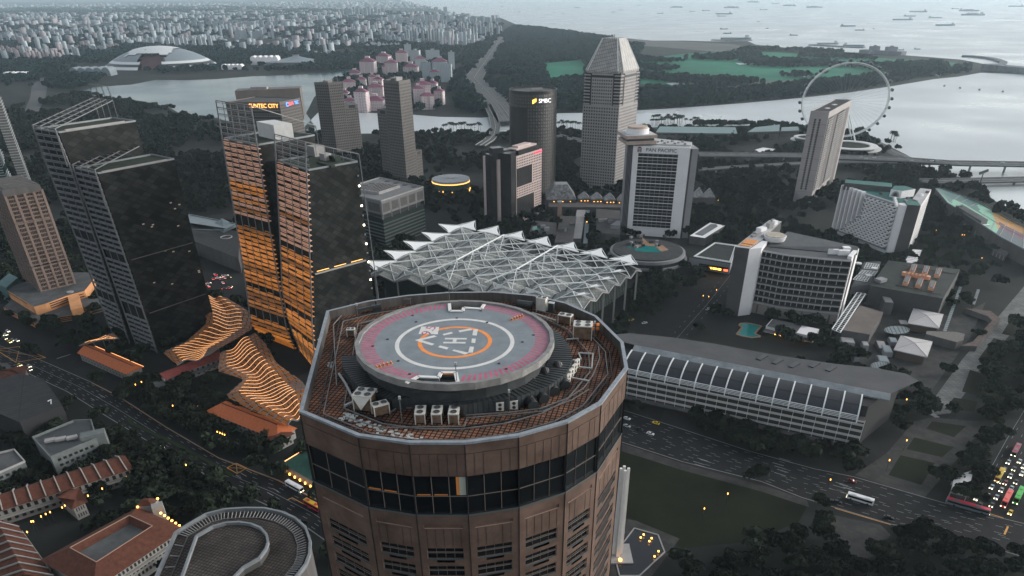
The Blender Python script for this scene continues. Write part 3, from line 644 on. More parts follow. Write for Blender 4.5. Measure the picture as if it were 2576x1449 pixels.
mast(5, 818, 845, 2.9, 'thin pale mast standing beside the rear stair of the pad', ZP-.1); mast(5, 870, 1432, 2.0, 'thin mast with a small head beside the front stair of the pad', ZP-.1)
mast(8, 458, 290, 2.9, 'thin mast on the roof front, left of the three cream units'); mast(5, 125, 940, 1.7, 'short dark mast on the left roof near the hoist')
mast(8, 1268, 220, 2.6, 'dark mast with round lamps standing between the two slim AC units'); mast(5, 1905, 1130, 2.6, 'dark mast standing right of the four fan AC unit')
for r, x, y, s in ((8, 1300, 88, 'by the black ducts'), (5, 1920, 1020, 'at the right roof edge')):
    p = ap(r, x, y, ZD+.9); t = thing('flood_lamps', 'cluster of orange flood lamps %s' % s, 'lamp', (p[0], p[1], ZD)); b = MB()
    for i in range(2):
        for j in range(2): b.box((p[0]-.35+i*.6, p[1]), .42, .2, ZD+.5+j*.6, ZD+.85+j*.6, 0, .4)
    b.build('lamp_box', PADOR, t); c = MB(); c.beam((p[0], p[1]+.15, ZD), (p[0], p[1]+.15, ZD+1.6), .08); c.build('pole', DARK, t)
def pipes(label, pts, r, w, m=PIPE):
    mb = MB(); P = [ZU(q[0], q[1], q[2], ZD+.25) for q in pts]; mb.path(P, w, w)
    for p in P: mb.beam((p.x, p.y, ZD), (p.x, p.y, ZD+.25), .08)
    tag(mb.build('roof_pipe', m, None, origin=(P[0].x, P[0].y, ZD)), label, 'pipe', 'pipes on the tower roof')
pipes('pale pipe running left of the skirt down to the pointed white AC unit', [(5, -20, 1370), (8, 30, -5), (8, 75, 85), (8, 105, 105)], 0, .22, PIPEL)
pipes('pale pipe angled beside the pointed cover at the roof front', [(8, 25, 165), (8, 95, 135)], 0, .25, PIPEL)
pipes('thin pipe running behind the three cream AC units', [(8, 370, 215), (8, 420, 180), (8, 560, 178), (8, 830, 178)], 0, .14)
pipes('upper thin pipe sweeping along the front right of the roof', [(8, 940, 235), (8, 1260, 215), (8, 1500, 185), (8, 1700, 110), (8, 1830, 30), (5, 1900, 1380), (5, 1950, 1250), (5, 1940, 1160)], 0, .1)
pipes('second thin pipe sweeping along the front right of the roof', [(8, 945, 255), (8, 1270, 230), (8, 1520, 205), (8, 1740, 120), (8, 1870, 40)], 0, .1)
pipes('low pipe frame along the roof front before the cream AC units', [(8, 30, 250), (8, 300, 330), (8, 560, 325), (8, 930, 320), (8, 945, 260)], 0, .1)
pipes('left roof pipe loop inside the rails', [(5, 330, 840), (5, 70, 850), (5, -60, 1000), (7, 2540, 10)], 0, .12)
pipes('white pipe run behind the pad at upper right', [(5, 1440, 910), (5, 1620, 970)], 0, .16, PIPEL)
pipes('grey pipe rack beside the right skirt', [(5, 1700, 1110), (5, 1790, 1105)], 0, .15, PIPEL)
pipes('grey ladder frame on the right roof, long side', [(5, 1700, 1275), (5, 1810, 1260), (5, 1790, 1215), (5, 1900, 1220), (5, 1890, 1330), (5, 1800, 1320)], 0, .14, PIPEL)
pipes('grey pipe branching below the right slim AC units', [(5, 1650, 1385), (5, 1870, 1425)], 0, .14, PIPEL)
for i, (r, x, y, s) in enumerate([(5, 268, 1330, 'nearest the rim'), (5, 293, 1321, 'second from the rim'), (5, 320, 1312, 'in the middle'), (5, 350, 1304, 'second from the centre'), (5, 376, 1297, 'closest to the centre')]):
    p = U(*Z(r, x, y), ZP-.12)
    def cone(p, s, z): 
        t = thing('marker_light', s, 'marker light', (p.x, p.y, p.z), 'orange marker lights on the helipad'); MB().box(p, .34, .34, p.z, p.z+.06).build('base', PADOR, t); MB().cyl(p, .13, p.z+.06, p.z+.26, 8, r1=.09).build('stem', ACS, t); MB().cyl(p, .10, p.z+.26, p.z+.42, 8, r1=.03).build('cap', PADOR, t)
    cone(p, 'orange marker light of the lower left row on the pad, '+s, ZP)
for i, (r, x, y, s) in enumerate([(5, 1287, 970, 'closest to the centre'), (5, 1308, 961, 'second from the centre'), (5, 1328, 954, 'in the middle'), (5, 1347, 947, 'second from the rim'), (5, 1365, 941, 'nearest the rim')]):
    cone(U(*Z(r, x, y), ZP-.12), 'orange marker light of the upper right row on the pad, '+s, ZP)
# ================================================================== left side: twin slab towers, canopy, older tower
WARMFIN = mat('warm_lit_fin', (.60, .27, .09), .5, emit=.10, ecol=(1, .36, .06), noise=.25, scale=.4)  # warm light on the fins put into their colour and emission
PINKFIN = mat('pale_lit_fin', (.75, .48, .36), .5, emit=.07, ecol=(1, .48, .26), noise=.25, scale=.3)  # paler warm light of the upper fins, also in colour and emission
FING = mat('grey_fin', (.20, .215, .23), .5, noise=.15, scale=.3)
SBG = brickmat('dark_curtain_wall', (.004, .005, .005), (.026, .030, .030), (.003, .003, .003), 2.6, 3.6, .12, rough=.6, noise=.6, nscale=.08, axes=(rad(90), 0, rad(45)))
FRG = mat('frame_steel', (.16, .16, .165), .5, noise=.2, scale=.3)
GROOF = mat('roof_garden', (.03, .04, .03), .95, noise=.4, scale=.2)
def P3(v, z=None): return Vector((v[0], v[1], v[2] if z is None else z))
def lerp3(a, b, t): return Vector(a).lerp(Vector(b), t)
def loftwall(mb, E0, E1, m=0):
    """wall between two edge curves given as equal-length lists of 3-D points (E0 left, E1 right, top to bottom)"""
    for i in range(len(E0)-1): mb.quad(E0[i+1], E1[i+1], E1[i], E0[i], m)
def resample(E, zs):
    out = []
    for z in zs:
        for a, b in zip(E[:-1], E[1:]):
            if min(a.z, b.z)-1e-6 <= z <= max(a.z, b.z)+1e-6 and abs(a.z-b.z) > 1e-6: out.append(a.lerp(b, (z-a.z)/(b.z-a.z))); break
        else: out.append(E[0].copy() if abs(z-E[0].z) < abs(z-E[-1].z) else E[-1].copy())
    return out
def slab(t, E0, E1, depth, zroof, floors, finmats, finz, frame_z, mull=5, warm=True):
    """one slab of a twin tower: a leaning finned facade, dark glass sides, an open frame rising above the roof"""
    d = (E1[0]-E0[0]); d.z = 0; d.normalize(); back = Vector((-d.y, d.x, 0))
    zs = [frame_z]+[zroof-(zroof-.0)*k/10 for k in range(11)]
    A = resample(E0, zs[1:]); B = resample(E1, zs[1:]); D = [p+back*depth for p in A]; C = [p+back*depth for p in B]
    D = [Vector((D[0].x, D[0].y, p.z)) for p in D]; C = [Vector((C[0].x, C[0].y, p.z)) for p in C]
    w = MB(); loftwall(w, A, B); loftwall(w, B, C); loftwall(w, C, D); loftwall(w, D, A); w.build('curtain_wall', SBG, t)
    r = MB(); r.quad(A[0]+Vector((0, 0, .01)), B[0]+Vector((0, 0, .01)), C[0]+Vector((0, 0, .01)), D[0]+Vector((0, 0, .01))); r.build('roof', GROOF, t)
    e = MB(); e.path([A[0]+Vector((0, 0, .5)), B[0]+Vector((0, 0, .5)), C[0]+Vector((0, 0, .5)), D[0]+Vector((0, 0, .5)), A[0]+Vector((0, 0, .5))], .6, 1.0); e.build('roof_edge', FING, t)
    out = -back*1.0
    n = floors; FA = resample(E0, [zroof*(k+.5)/n for k in range(n)][::-1]); FB = resample(E1, [zroof*(k+.5)/n for k in range(n)][::-1])
    count = 0
    for k in range(n):                                    # fins: one pair of bars on every floor
        a, b = FA[k]+out, FB[k]+out; f = k/n
        if any(abs(a.z-zz) < 2.2 for zz in finz): continue
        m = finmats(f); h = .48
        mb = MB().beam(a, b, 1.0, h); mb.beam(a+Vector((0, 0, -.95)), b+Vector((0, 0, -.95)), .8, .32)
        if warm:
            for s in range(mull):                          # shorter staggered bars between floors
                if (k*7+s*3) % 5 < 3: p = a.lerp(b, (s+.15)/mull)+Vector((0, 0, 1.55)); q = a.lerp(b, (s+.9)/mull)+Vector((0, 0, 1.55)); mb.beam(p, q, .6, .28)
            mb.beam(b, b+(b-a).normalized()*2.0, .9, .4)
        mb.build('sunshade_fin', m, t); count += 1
    ver = resample(E0, [frame_z]+[zroof*(1-k/8) for k in range(9)]); ver1 = resample(E1, [frame_z]+[zroof*(1-k/8) for k in range(9)])
    for s in range(mull+1):
        p = [a.lerp(b, s/mull)+out*1.5 for a, b in zip(ver, ver1)]; edge = s in (0, mull)
        MB().path(p, .75 if edge else .4, .75 if edge else .4).build('mullion', FRG, t)
    return A, B, C, D, back, out
def frame_above(t, A, B, back, out, depth, z0, zf, zb, mull, rows):
    """open steel frame: front screen from the roof up to zf, then a sloping grid back to zb"""
    a = A+out*1.5; b = B+out*1.5; f = MB()
    for k in range(rows+1):
        z = zf-(zf-z0)*k/rows; f.beam(Vector((a.x, a.y, z)), Vector((b.x, b.y, z)), .5, .5); f.beam(Vector((a.x, a.y, z-1)), Vector((b.x, b.y, z-1)), .25, .25)
    f.build('screen_frame', FRG, t)
    return a, b
BL = U(645, 850); BR = U(792, 940); dsb = (BR-BL).normalized(); nsb = Vector((-dsb.y, dsb.x, 0))*-1.0
if nsb.y > 0: nsb = -nsb
def edge_on(P0, pix): return [rplane(x, y, P0, dsb) for x, y in pix]
def SB(x, y): return (523.2+x*.4631, 201.2+y*.4631)
def s_pt(f): return BL.lerp(BR, f)
eA = edge_on(s_pt(0), [SB(55, 110), SB(160, 760), SB(205, 1040), SB(245, 1330), (662, 858), (672, 880)])
eB = edge_on(s_pt(.47), [SB(245, 140), SB(300, 500), SB(345, 800), SB(392, 1100), (730, 855), (752, 905)])
eL = edge_on(s_pt(.53), [SB(373, 292), SB(390, 600), SB(405, 900), SB(415, 1150), (728, 800), (764, 905)])
eR = edge_on(s_pt(1), [SB(540, 318), SB(555, 700), SB(570, 1100), SB(578, 1380), (797, 900), (800, 925)])
def clampz(E): return [p for p in E if p.z > -.5] + [Vector((E[-1].x, E[-1].y, 0))]
eA, eB, eL, eR = map(clampz, (eA, eB, eL, eR))
t = thing('twin_tower', 'dark twin slab tower with glowing amber fins and an open frame at the top', 'tower', tuple(BL.lerp(BR, .5)))
zf1 = eA[0].z; zr1 = ztop(eB[0], SB(270, 355)[1])
WARMFINS = [mat('warm_lit_fin_%s' % n, c, .5, emit=e, ecol=(1, .36, .06), noise=.3, scale=.3) for n, c, e in (('dim', (.50, .21, .07), .03), ('bright', (.66, .30, .10), .17), ('amber', (.62, .24, .05), .10))]  # same painted light on the fins at varied strength
def fm(f): return PINKFIN if f < .18 else random.choice([PINKFIN]*(3 if f < .36 else 0)+[WARMFIN]+WARMFINS)  # painted light deepens from pale to amber down the facade
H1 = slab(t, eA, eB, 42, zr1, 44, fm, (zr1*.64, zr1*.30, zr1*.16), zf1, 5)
fa, fb = frame_above(t, eA[0], eB[0], H1[4], H1[5], 42, zr1, zf1, 0, 5, 6)
C1 = U(*SB(585, 248), 142.5); f = MB(); B1 = fb.copy(); B1.z = zf1; f.beam(B1, C1, .5); f.beam(C1, Vector((C1.x, C1.y, zr1-15)), .5); f.build('frame_rail', FRG, t)
zf2 = eL[0].z; zr2 = ztop(eR[0], SB(550, 490)[1])
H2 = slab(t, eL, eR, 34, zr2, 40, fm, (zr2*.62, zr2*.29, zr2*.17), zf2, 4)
fa2, fb2 = frame_above(t, eL[0], eR[0], H2[4], H2[5], 34, zr2, zf2, 0, 4, 5)
C2 = U(*SB(820, 402), 134.5); f = MB(); B2 = fb2.copy(); B2.z = zf2; f.beam(B2, C2, .55); low = U(954, 762, 40); f.beam(C2, Vector((low.x, low.y, 40)), .5)
for k in range(1, 6): p = B2.lerp(C2, k/6); f.beam(p, Vector((p.x, p.y, p.z-6)), .3)
f.build('frame_rail', FRG, t)
bl = MB(); mid = [H1[1][k].lerp(H2[0][k], .5) for k in range(11)]                # dark glass between the slabs
gA = [p+H1[4]*3 for p in resample(eB, [zr2*(1-k/10) for k in range(11)])]; gB = [p+H1[4]*3 for p in resample(eL, [zr2*(1-k/10) for k in range(11)])]
loftwall(bl, gA, gB); bl.build('glass_link', SBG, t)
wb = mat('white_plant_wall', (.55, .55, .54), .7, noise=.1)
q0 = U(*SB(355, 245), zr1+9); q1 = U(*SB(455, 235), zr1+9); qb = U(*SB(262, 225), zr1+9)
MB().prism([V2(q0), V2(q1), V2(q1)+V2(qb)-V2(q0), V2(qb)], zr1, zr1+9).build('plant_room', wb, t)
for x, y, sx, sy, h in ((590, 400, 9, 8, 6), (640, 425, 6, 5, 4), (690, 430, 7, 4, 3), (640, 455, 16, 3, 1.2)):
    p = U(*SB(x, y), zr2+1); MB().box(p, sx, sy, zr2, zr2+h, 0, rad(-45)).build('roof_plant', CONC if h > 3 else GROOF, t)
def face_bits(t, A, B, C, levels, zr):
    for z in levels:
        a = resample(A, [z])[0]; c = C; d_ = (c-a); d_.z = 0; n = d_.normalized(); o = Vector((n.y, -n.x, 0))*.6
        p = Vector((a.x, a.y, z))+o+n*1.5; q = Vector((c.x, c.y, z))+o-n*3; MB().beam(p, q, 1.2, .8).build('terrace_edge', CONC, t)
        m = MB()
        for k in range(3): m.beam(p.lerp(q, k/3+.04)+Vector((0, 0, 1.4)), p.lerp(q, k/3+.27)+Vector((0, 0, 1.4)), .3, .3)
        m.build('terrace_light', mat('terrace_glow', (1, .6, .2), .5, emit=1.3, ecol=(1, .45, .1)), t)
face_bits(t, eR, eR, H2[2][0], (zr2*.52, zr2*.18), zr2)
nd = MB()                                                # dotted pale fin ends up the back edge, every other one given a glow
for k in range(13):
    z = zr2*(.36+.048*k); p = H2[2][0]-H2[4]*1.0; e = dsb*.5; nd = MB().box((p.x+e.x, p.y+e.y), .9, .9, z, z+.9); nd.build('edge_fin_end', ENDGLOW if k % 2 else CONC, t)
def litwins(t, a, c, z0, z1, n, names='window'):
    d_ = V2(c)-V2(a); L = d_.length; d_.normalize(); o = Vector((d_.y, -d_.x))*.08
    for _ in range(n):
        s = random.random()*(L-4)+2; z = z0+random.random()*(z1-z0); p = V2(a)+d_*s+o; q = p+d_*1.6
        MB().quad((p.x, p.y, z), (q.x, q.y, z), (q.x, q.y, z+.8), (p.x, p.y, z+.8)).build('lit_window', mat('dim_lit_window', (.3, .3, .28), .5, emit=.12, ecol=(1, .7, .4)), t)
block([BL, BR, BR-nsb*45, BL-nsb*45])
def LT(x, y): return (x*.4906, 187.8+y*.4906)
BL2 = U(285, 840); BR2 = U(400, 887); d2 = (BR2-BL2).normalized()
def edge2(f, pix): return clampz([rplane(x, y, BL2.lerp(BR2, f), d2) for x, y in pix])
gA = edge2(0, [LT(178, 258), LT(250, 460), LT(420, 880), LT(585, 1330)]); gB = edge2(.46, [LT(293, 275), LT(375, 480), LT(515, 890), LT(665, 1350)])
gL = edge2(.54, [LT(382, 460), LT(540, 905), LT(640, 1190), LT(712, 1395)]); gR = edge2(1, [LT(497, 490), LT(650, 930), LT(755, 1240), LT(815, 1425)])
t = thing('twin_tower', 'dark twin slab tower with grey fins and sloping open roof frames', 'tower', tuple(BL2.lerp(BR2, .5)))
z1 = ztop(gB[0], LT(300, 300)[1]); z2 = ztop(gR[0], LT(510, 510)[1])
g1 = slab(t, gA, gB, 52, z1, 36, lambda f: FING, (z1*.55, z1*.24), gA[0].z, 3, warm=False)
g2 = slab(t, gL, gR, 52, z2, 33, lambda f: FING, (z2*.55, z2*.24), gL[0].z, 3, warm=False)
def sloping(t, a, b, bl_, br_, zf, zb, nx, ny, top=None):
    A = Vector((a.x, a.y, zf)); B = Vector((b.x, b.y, zf)); C = U(*br_, zb); D = U(*bl_, zb); f = MB()
    for k in range(nx+1): f.beam(A.lerp(B, k/nx), D.lerp(C, k/nx), .5)
    for k in range(ny+1): f.beam(A.lerp(D, k/ny), B.lerp(C, k/ny), .4)
    f.build('roof_frame', FRG, t); v = MB(); 
    for k in range(nx+1): p = D.lerp(C, k/nx); v.beam(p, (p.x, p.y, 40 if k in (0, nx) else zb-30), .35)
    v.build('frame_posts', FRG, t)
    if top:
        T0 = U(*top[0], zb+12); T1 = U(*top[1], zb+12); v = MB()
        for k in range(nx+1): v.beam(D.lerp(C, k/nx), T0.lerp(T1, k/nx), .4)
        v.beam(T0, T1, .4); v.build('upper_frame', FRG, t)
    return C, D
o2 = g1[5]*1.5
zfa = gA[0].z
sloping(t, gA[0]+o2, gB[0]+o2, LT(478, 118), LT(578, 132), zfa, zfa+4, 3, 10, top=(LT(455, 47), LT(550, 60)))
sloping(t, gL[0]+o2, gR[0]+o2, LT(612, 343), LT(716, 366), gL[0].z, gL[0].z+3, 3, 10)
f = MB()
for p, z0_, z1_ in ((gA[0]+o2, z1, zfa), (gB[0]+o2, z1, zfa), (gL[0]+o2, z2, gL[0].z), (gR[0]+o2, z2, gL[0].z)): f.beam((p.x, p.y, z0_-20), (p.x, p.y, z1_), .6)
f.build('corner_posts', FRG, t)
for (A_, C_, zz) in ((gR, g2[2][0], (z2*.55, z2*.24)),):
    for z in zz: a = resample(A_, [z])[0]; n = (C_-a); n.z = 0; n.normalize(); MB().beam(a+n*2, Vector((C_.x, C_.y, z))-n*2, 1.0, .5).build('terrace_edge', CONCD, t)
pl = MB(); a = g1[1][0]; c = g1[2][0]; pl.beam(a.lerp(c, .08)+Vector((0, 0, 1)), a.lerp(c, .85)+Vector((0, 0, 1)), 1.2, 1.2); pl.build('roof_parapet', CONC, t)
a = g2[1][0]; c = g2[2][0]; MB().beam(a.lerp(c, .05)+Vector((0, 0, .8)), a.lerp(c, .9)+Vector((0, 0, .8)), .8, 1.0).build('roof_parapet', CONC, t)
litwins(t, resample(gR, [80])[0], g2[2][0], 40, 100, 14)
block([BL2, BR2, BR2+g2[4]*55, BL2+g2[4]*55])
SLAT = mat('copper_glow_slat', (.30, .105, .024), .5, emit=.02, ecol=(1, .36, .05), noise=.4, scale=.15)  # amber light on the slats put in as a faint emission
RIBW = mat('canopy_rib', (.10, .10, .105), .5)
GLOWR = mat('rib_light', (1, .55, .25), .5, emit=1.1, ecol=(1, .42, .14))
def CA(x, y): return ((560+x/2.4143)*.67083, (1060+y/2.4143)*.67083)
def canopy(label, left, right, zc, nribs, amp, wave=1.2, phase=0., glow=True):
    """left/right: photo-grid edge polylines running away from the lower street side; ribs span between them"""
    def samp(pl, t):
        n = len(pl)-1; k = min(int(t*n), n-1); f = t*n-k; return (pl[k][0]*(1-f)+pl[k+1][0]*f, pl[k][1]*(1-f)+pl[k+1][1]*f)
    p0 = U(*left[0], 10); t = thing('wavy_canopy', label, 'canopy', (p0.x, p0.y, 0)); M = 24; rows = []
    for i in range(nribs+1):
        a = U(*samp(left, i/nribs), zc); b = U(*samp(right, i/nribs), zc); pts = []
        for k in range(M+1):
            s = k/M; p = a.lerp(b, s); p.z += amp*sin(2*pi*wave*s+phase+i*.07)*sin(pi*min(1, s*1.15+.02)); pts.append(p)
        rows.append(pts)
    for i, pts in enumerate(rows):
        o = MB().path(pts, .7, .9).build('rib', RIBW, t)
        if glow: g_ = MB().path([p+Vector((0, 0, .5)) for p in pts[M//6:5*M//6]], .24, .1); g_.build('rib_light', GLOWR, o)
    NS = 3
    for i in range(nribs):
        s_ = MB()
        for k in range(M):
            for q in range(NS):
                if (i*5+k*3+q) % 7 == 0: continue
                f = (q+.5)/NS; a = rows[i][k].lerp(rows[i][k+1], f); b = rows[i+1][k].lerp(rows[i+1][k+1], f); s_.beam(a, b, .30, .12)
        s_.build('slat_panel', SLAT, t)
    for i in (nribs//3, 2*nribs//3):
        for k in (M//4, 3*M//4): p = rows[i][k]; MB().beam((p.x, p.y, 0), p, .5).build('column', RIBW, t)
    block([rows[0][0], rows[0][-1], rows[-1][-1], rows[-1][0]]); return t
canopy('long wavy slatted copper canopy sweeping past the foot of the glowing twin tower', [CA(250, 745), CA(120, 630), CA(330, 540), CA(520, 370), CA(500, 230), CA(500, 120)], [CA(560, 640), CA(640, 590), CA(800, 500), CA(930, 420), CA(920, 270), CA(700, 140)], 14, 22, 2.0)
canopy('lower wavy slatted copper canopy between the red roofs and the round tower', [CA(1250, 1290), CA(930, 1160), CA(690, 1030), CA(860, 880), CA(620, 800), CA(640, 650)], [CA(1420, 1150), CA(1420, 950), CA(1380, 890), CA(1150, 730), CA(1060, 560), CA(960, 460)], 13, 24, 2.2, phase=.6)
canopy('short slatted copper canopy at the foot of the grey finned twin tower', [(200, 870), (240, 860), (270, 850)], [(285, 838), (295, 846), (300, 852)], 10, 5, .6)
PILAS = mat('rose_brown_concrete', (.20, .15, .13), .8, noise=.2, scale=.2, streak=True)
PODO = mat('orange_render', (.62, .30, .14), .8, noise=.18, scale=.15)
def OT(x, y): return (x*.3794, 322+y*.3794)     # zoom 884/500
def OTU(x, y, z): return U(*OT(x, y), z)
ob = OTU(275, 1100, 10); 
zo = ztop(ob, OT(0, 465)[1]); 
n0 = OTU(275, 1100, 10); r0 = OTU(500, 1045, 10)
t = thing('office_tower', 'brown grid fronted older tower in three stacked blocks above an orange podium', 'tower', (n0.x, n0.y, 0))
u = (V2(r0)-V2(n0)); wl = u.length; u.normalize(); v = Vector((-u.y, u.x)); wd = 50
secs = [(12, ztop(n0, OT(0, 935)[1])), (ztop(n0, OT(0, 915)[1]), ztop(n0, OT(0, 645)[1])), (ztop(n0, OT(0, 635)[1]), ztop(n0, OT(0, 455)[1]))]
for si, (za, zb) in enumerate(secs):
    zb = zb if si else zb
    MB().obox(V2(n0)+u*.8+v*.8, u, v, wl-1.6, wd-1.6, za-1.5, zb).build('core_glass', GLASSM, t)
    nf = max(3, round((zb-za)/3.2)); w_ = MB()
    for k in range(nf+1):
        z = za+(zb-za)*k/nf; w_.obox(V2(n0)+u*.2+v*.2, u, v, wl-.4, wd-.4, z-.45, z+.45)
    w_.build('floor_bands', PILAS, t)
    for k in range(5):
        p = V2(n0)+u*(wl*(k if k < 4 else 3.92)/4*1.0)-v*.1; MB().obox(p, u, v, wl*.07, 1.2, za-1, zb+1).build('pilaster', PILAS, t)
        if k < 4:
            q = MB()
            for j in range(1, 6): q.obox(p+u*(wl/4*j/6+wl*.02)+v*.3, u, v, .28, .5, za, zb)
            q.build('window_bars', PILAS, t)
    for k in range(9): p = V2(n0)+v*(wd*k/8.3); MB().obox(p-u*.1, u, v, 1.2, 1.6, za-1, zb+1).build('pilaster', PILAS, t)
zt_ = secs[-1][1]; MB().obox(V2(n0)-u*.2-v*.2, u, v, wl+.4, wd+.4, zt_, zt_+4.5).build('crown', CONCD, t); MB().obox(V2(n0)+u*1.5+v*1.5, u, v, wl-3, wd-3, zt_+4.5, zt_+5).build('roof', ROOFG, t)
for k in range(7): MB().obox(V2(n0)+u*2+v*(3+k*6.5), u, v, wl-4, .5, zt_+5, zt_+5.8).build('roof_duct', CONCD, t)
block([V2(n0)-u*8-v*12, V2(n0)+u*(wl+12)-v*12, V2(n0)+u*(wl+12)+v*70, V2(n0)-u*8+v*70])
t = thing('podium_block', 'orange rendered low block with dark window strips at the foot of the brown older tower', 'building', (n0.x, n0.y, 0))
pz = 11.5; pc_ = [OTU(240, 1365, 0), OTU(300, 1335, 0)]
pa = OTU(225, 1185, pz); pb = OTU(300, 1165, pz); pcn = OTU(450, 1110, pz); pd = OTU(560, 1080, pz); pl_ = OTU(30, 1065, pz); pback = OTU(430, 1010, pz)
up = [V2(pl_), V2(pa), V2(pb), V2(pcn), V2(pd), V2(pd)+Vector((-10, 45)), V2(pl_)+Vector((20, 40))]
MB().prism(up, 4.5, pz, 0, 1).build('upper_wall', [PODO, ROOFG], t)
dz = 5.0; lp = [V2(OTU(20, 1185, dz)), V2(OTU(230, 1290, dz)), V2(OTU(300, 1265, dz)), V2(OTU(500, 1230, dz)), V2(OTU(600, 1200, dz))]
lp2 = lp+[V2(pd)+Vector((2, 5)), V2(pl_)+Vector((5, 8))]
MB().prism(lp2, 0, dz-.6, 0, 1).build('lower_wall', [PODO, ROOFG], t)
def strips(P, Q, zs, f0, f1, m=GLASSM, h=.8):
    d_ = V2(Q)-V2(P); L = d_.length; d_.normalize(); o = Vector((d_.y, -d_.x))*.07
    for z in zs:
        a = V2(P)+d_*L*f0+o; b = V2(P)+d_*L*f1+o; MB().quad((a.x, a.y, z), (b.x, b.y, z), (b.x, b.y, z+h), (a.x, a.y, z+h)).build('window_strip', m, t)
strips(up[2], up[3], (6.2, 8.0, 9.7), .15, .95); strips(lp[2], lp[3], (.6, 1.9, 3.2), .15, .95); strips(lp[3], lp[4], (.8, 2.2, 3.4), .1, .9)
strips(up[0], up[1], (9.4,), .05, .75, h=.9); strips(lp[0], lp[1], (2.4,), .05, .7, h=.9); strips(lp[1], lp[2], (2.6,), .1, .4); strips(up[3], up[4], (7, 9), .2, .9)
q = OTU(465, 1088, pz+.3); MB().cyl((q.x, q.y), 2.6, pz, pz+.8, 20).build('roof_tank', CONC, t)
for x, y in ((60, 1105), (100, 1130), (150, 1160), (185, 1180)): q = OTU(x, y, pz); 
MB().prism([V2(OTU(450, 1120, 9)), V2(OTU(520, 1095, 9)), V2(OTU(575, 1270, 0)), V2(OTU(500, 1290, 0))], 0, 10.5).build('stair_tower', PODO, t)
block(lp2)
a = OTU(560, 1190, 7); b = OTU(680, 1160, 7); t = thing('annexe', 'pale concrete annexe with dark strips between the orange block and the grey finned tower', 'building', (a.x, a.y, 0)); d_ = (V2(b)-V2(a)).normalized(); n_ = Vector((-d_.y, d_.x))
MB().obox(a, d_, n_, (V2(b)-V2(a)).length+8, 22, 0, 7, 0, 1).build('wall', [mat('tan_wall', (.26, .23, .19), .8, noise=.15), ROOFG], t); strips(V2(a), V2(b), (1, 3.2, 5), .05, .95)
block([a, b, V2(b)+n_*22, V2(a)+n_*22])
TEALW = mat('teal_wall', (.08, .17, .17), .7, noise=.2)
a = OTU(-20, 1030, 14); b = OTU(40, 1060, 14); t = thing('teal_block', 'teal walled block at the left edge beside the orange podium', 'building', (a.x, a.y, 0)); MB().prism([V2(a), V2(b), V2(b)+Vector((-5, 25)), V2(a)+Vector((-5, 25))], 0, 14).build('wall', TEALW, t)
q = grid(V2(a), V2(b), 1, 13, 4, 3, .7, .45); wins(t, q, GLASSM)
STW = mat('pale_balcony', (.34, .37, .37), .6, noise=.2); STT = mat('teal_glass', (.02, .045, .048), .2)
nb = U(140, 520); 
zS = 150; a = Z(1, 25, 640); c0 = U(*Z(1, 10, 660), zS); 
cen = U(-8, 470, 0); t = thing('striped_tower', 'pale striped balcony tower with teal glass cut by the left photo edge', 'tower', (cen.x, cen.y, 0))
zS = ztop(cen, 196); MB().box(cen, 34, 44, 0, zS, 0, rad(28)).build('core', STT, t)
nf = 42
for k in range(nf):
    z = zS*(k+.5)/nf; s = 35.5+2*sin(k*.7); MB().box(cen, s, 45.5, z-.35, z+.55, 0, rad(28)).build('balcony', STW, t)
MB().box((cen.x+13, cen.y+6), 5, 40, 0, zS-8, 0, rad(28)).build('side_fin', mat('amber_panel', (.35, .16, .07), .7), t)
cen2 = U(70, 470, 0); t = thing('dark_tower', 'dark slim tower standing behind the striped balcony tower at the left edge', 'tower', (cen2.x, cen2.y, 0)); z_ = ztop(cen2, 245); MB().box(cen2, 10, 30, 0, z_, 0, rad(28)).build('wall', CONCD, t)
bd = MB()
for k in range(34): bd.box(cen2, 10.6, 30.6, z_*(k+.5)/34-.3, z_*(k+.5)/34+.3, 0, rad(28))
bd.build('floor_bands', STW, t)
block([V2(cen)+Vector(q) for q in ((-40, -40), (60, -40), (60, 40), (-40, 40))])
# ================================================================== middle and right: hall, offices, hotels
def frame2(P, Q):
    u = (V2(Q)-V2(P)); L = u.length; u.normalize(); return u, Vector((-u.y, u.x)), L
def SH(x, y): return (912.3+.28646*x, 536.7+.28646*y)
HGREEN = mat('hall_glass', (.045, .062, .058), .25, noise=.3, scale=.2)
PANEL = brickmat('ribbed_roof_panel', (.27, .285, .28), (.22, .235, .23), (.08, .085, .083), 2.2, 2.2, .07, rough=.6, noise=.25, nscale=.04)
PANELD = brickmat('chequer_roof_panel', (.06, .065, .066), (.025, .028, .03), (.03, .03, .03), 2.0, 2.0, .03, rough=.6, noise=.2)
MEMB = mat('white_membrane', (.88, .88, .87), .6)
hb = U(1580, 781); hz_ = ztop(hb, 690)            # valley level from the corner column
zv, za_ = hz_, hz_+6.0
Lc = U(*SH(35, 560), zv); Fc = U(*SH(1930, 838), zv); Rc = U(*SH(2440, 505), zv); Bc = U(*SH(835, 150), zv)
t = thing('exhibition_hall', 'wide low hall roofed with pyramids under a white steel space frame and sails', 'hall', tuple(((Lc+Rc)/2).to_2d().to_3d()))
NX, NY = 7, 5; ex_ = (Fc-Lc); ey_ = (Bc-Lc); eu, ev = ex_.normalized(), ey_.normalized()
def hp(i, j, z): p = Lc.lerp(Fc, i/(2*NX)).lerp(Bc.lerp(Rc, i/(2*NX)), j/(2*NY)); return Vector((p.x, p.y, z))
def hz(i, j): return zv+(7.4 if (i % 2 and j % 2) else (3.8 if (i % 2 or j % 2) else 0))
pm = [MB(), MB()]
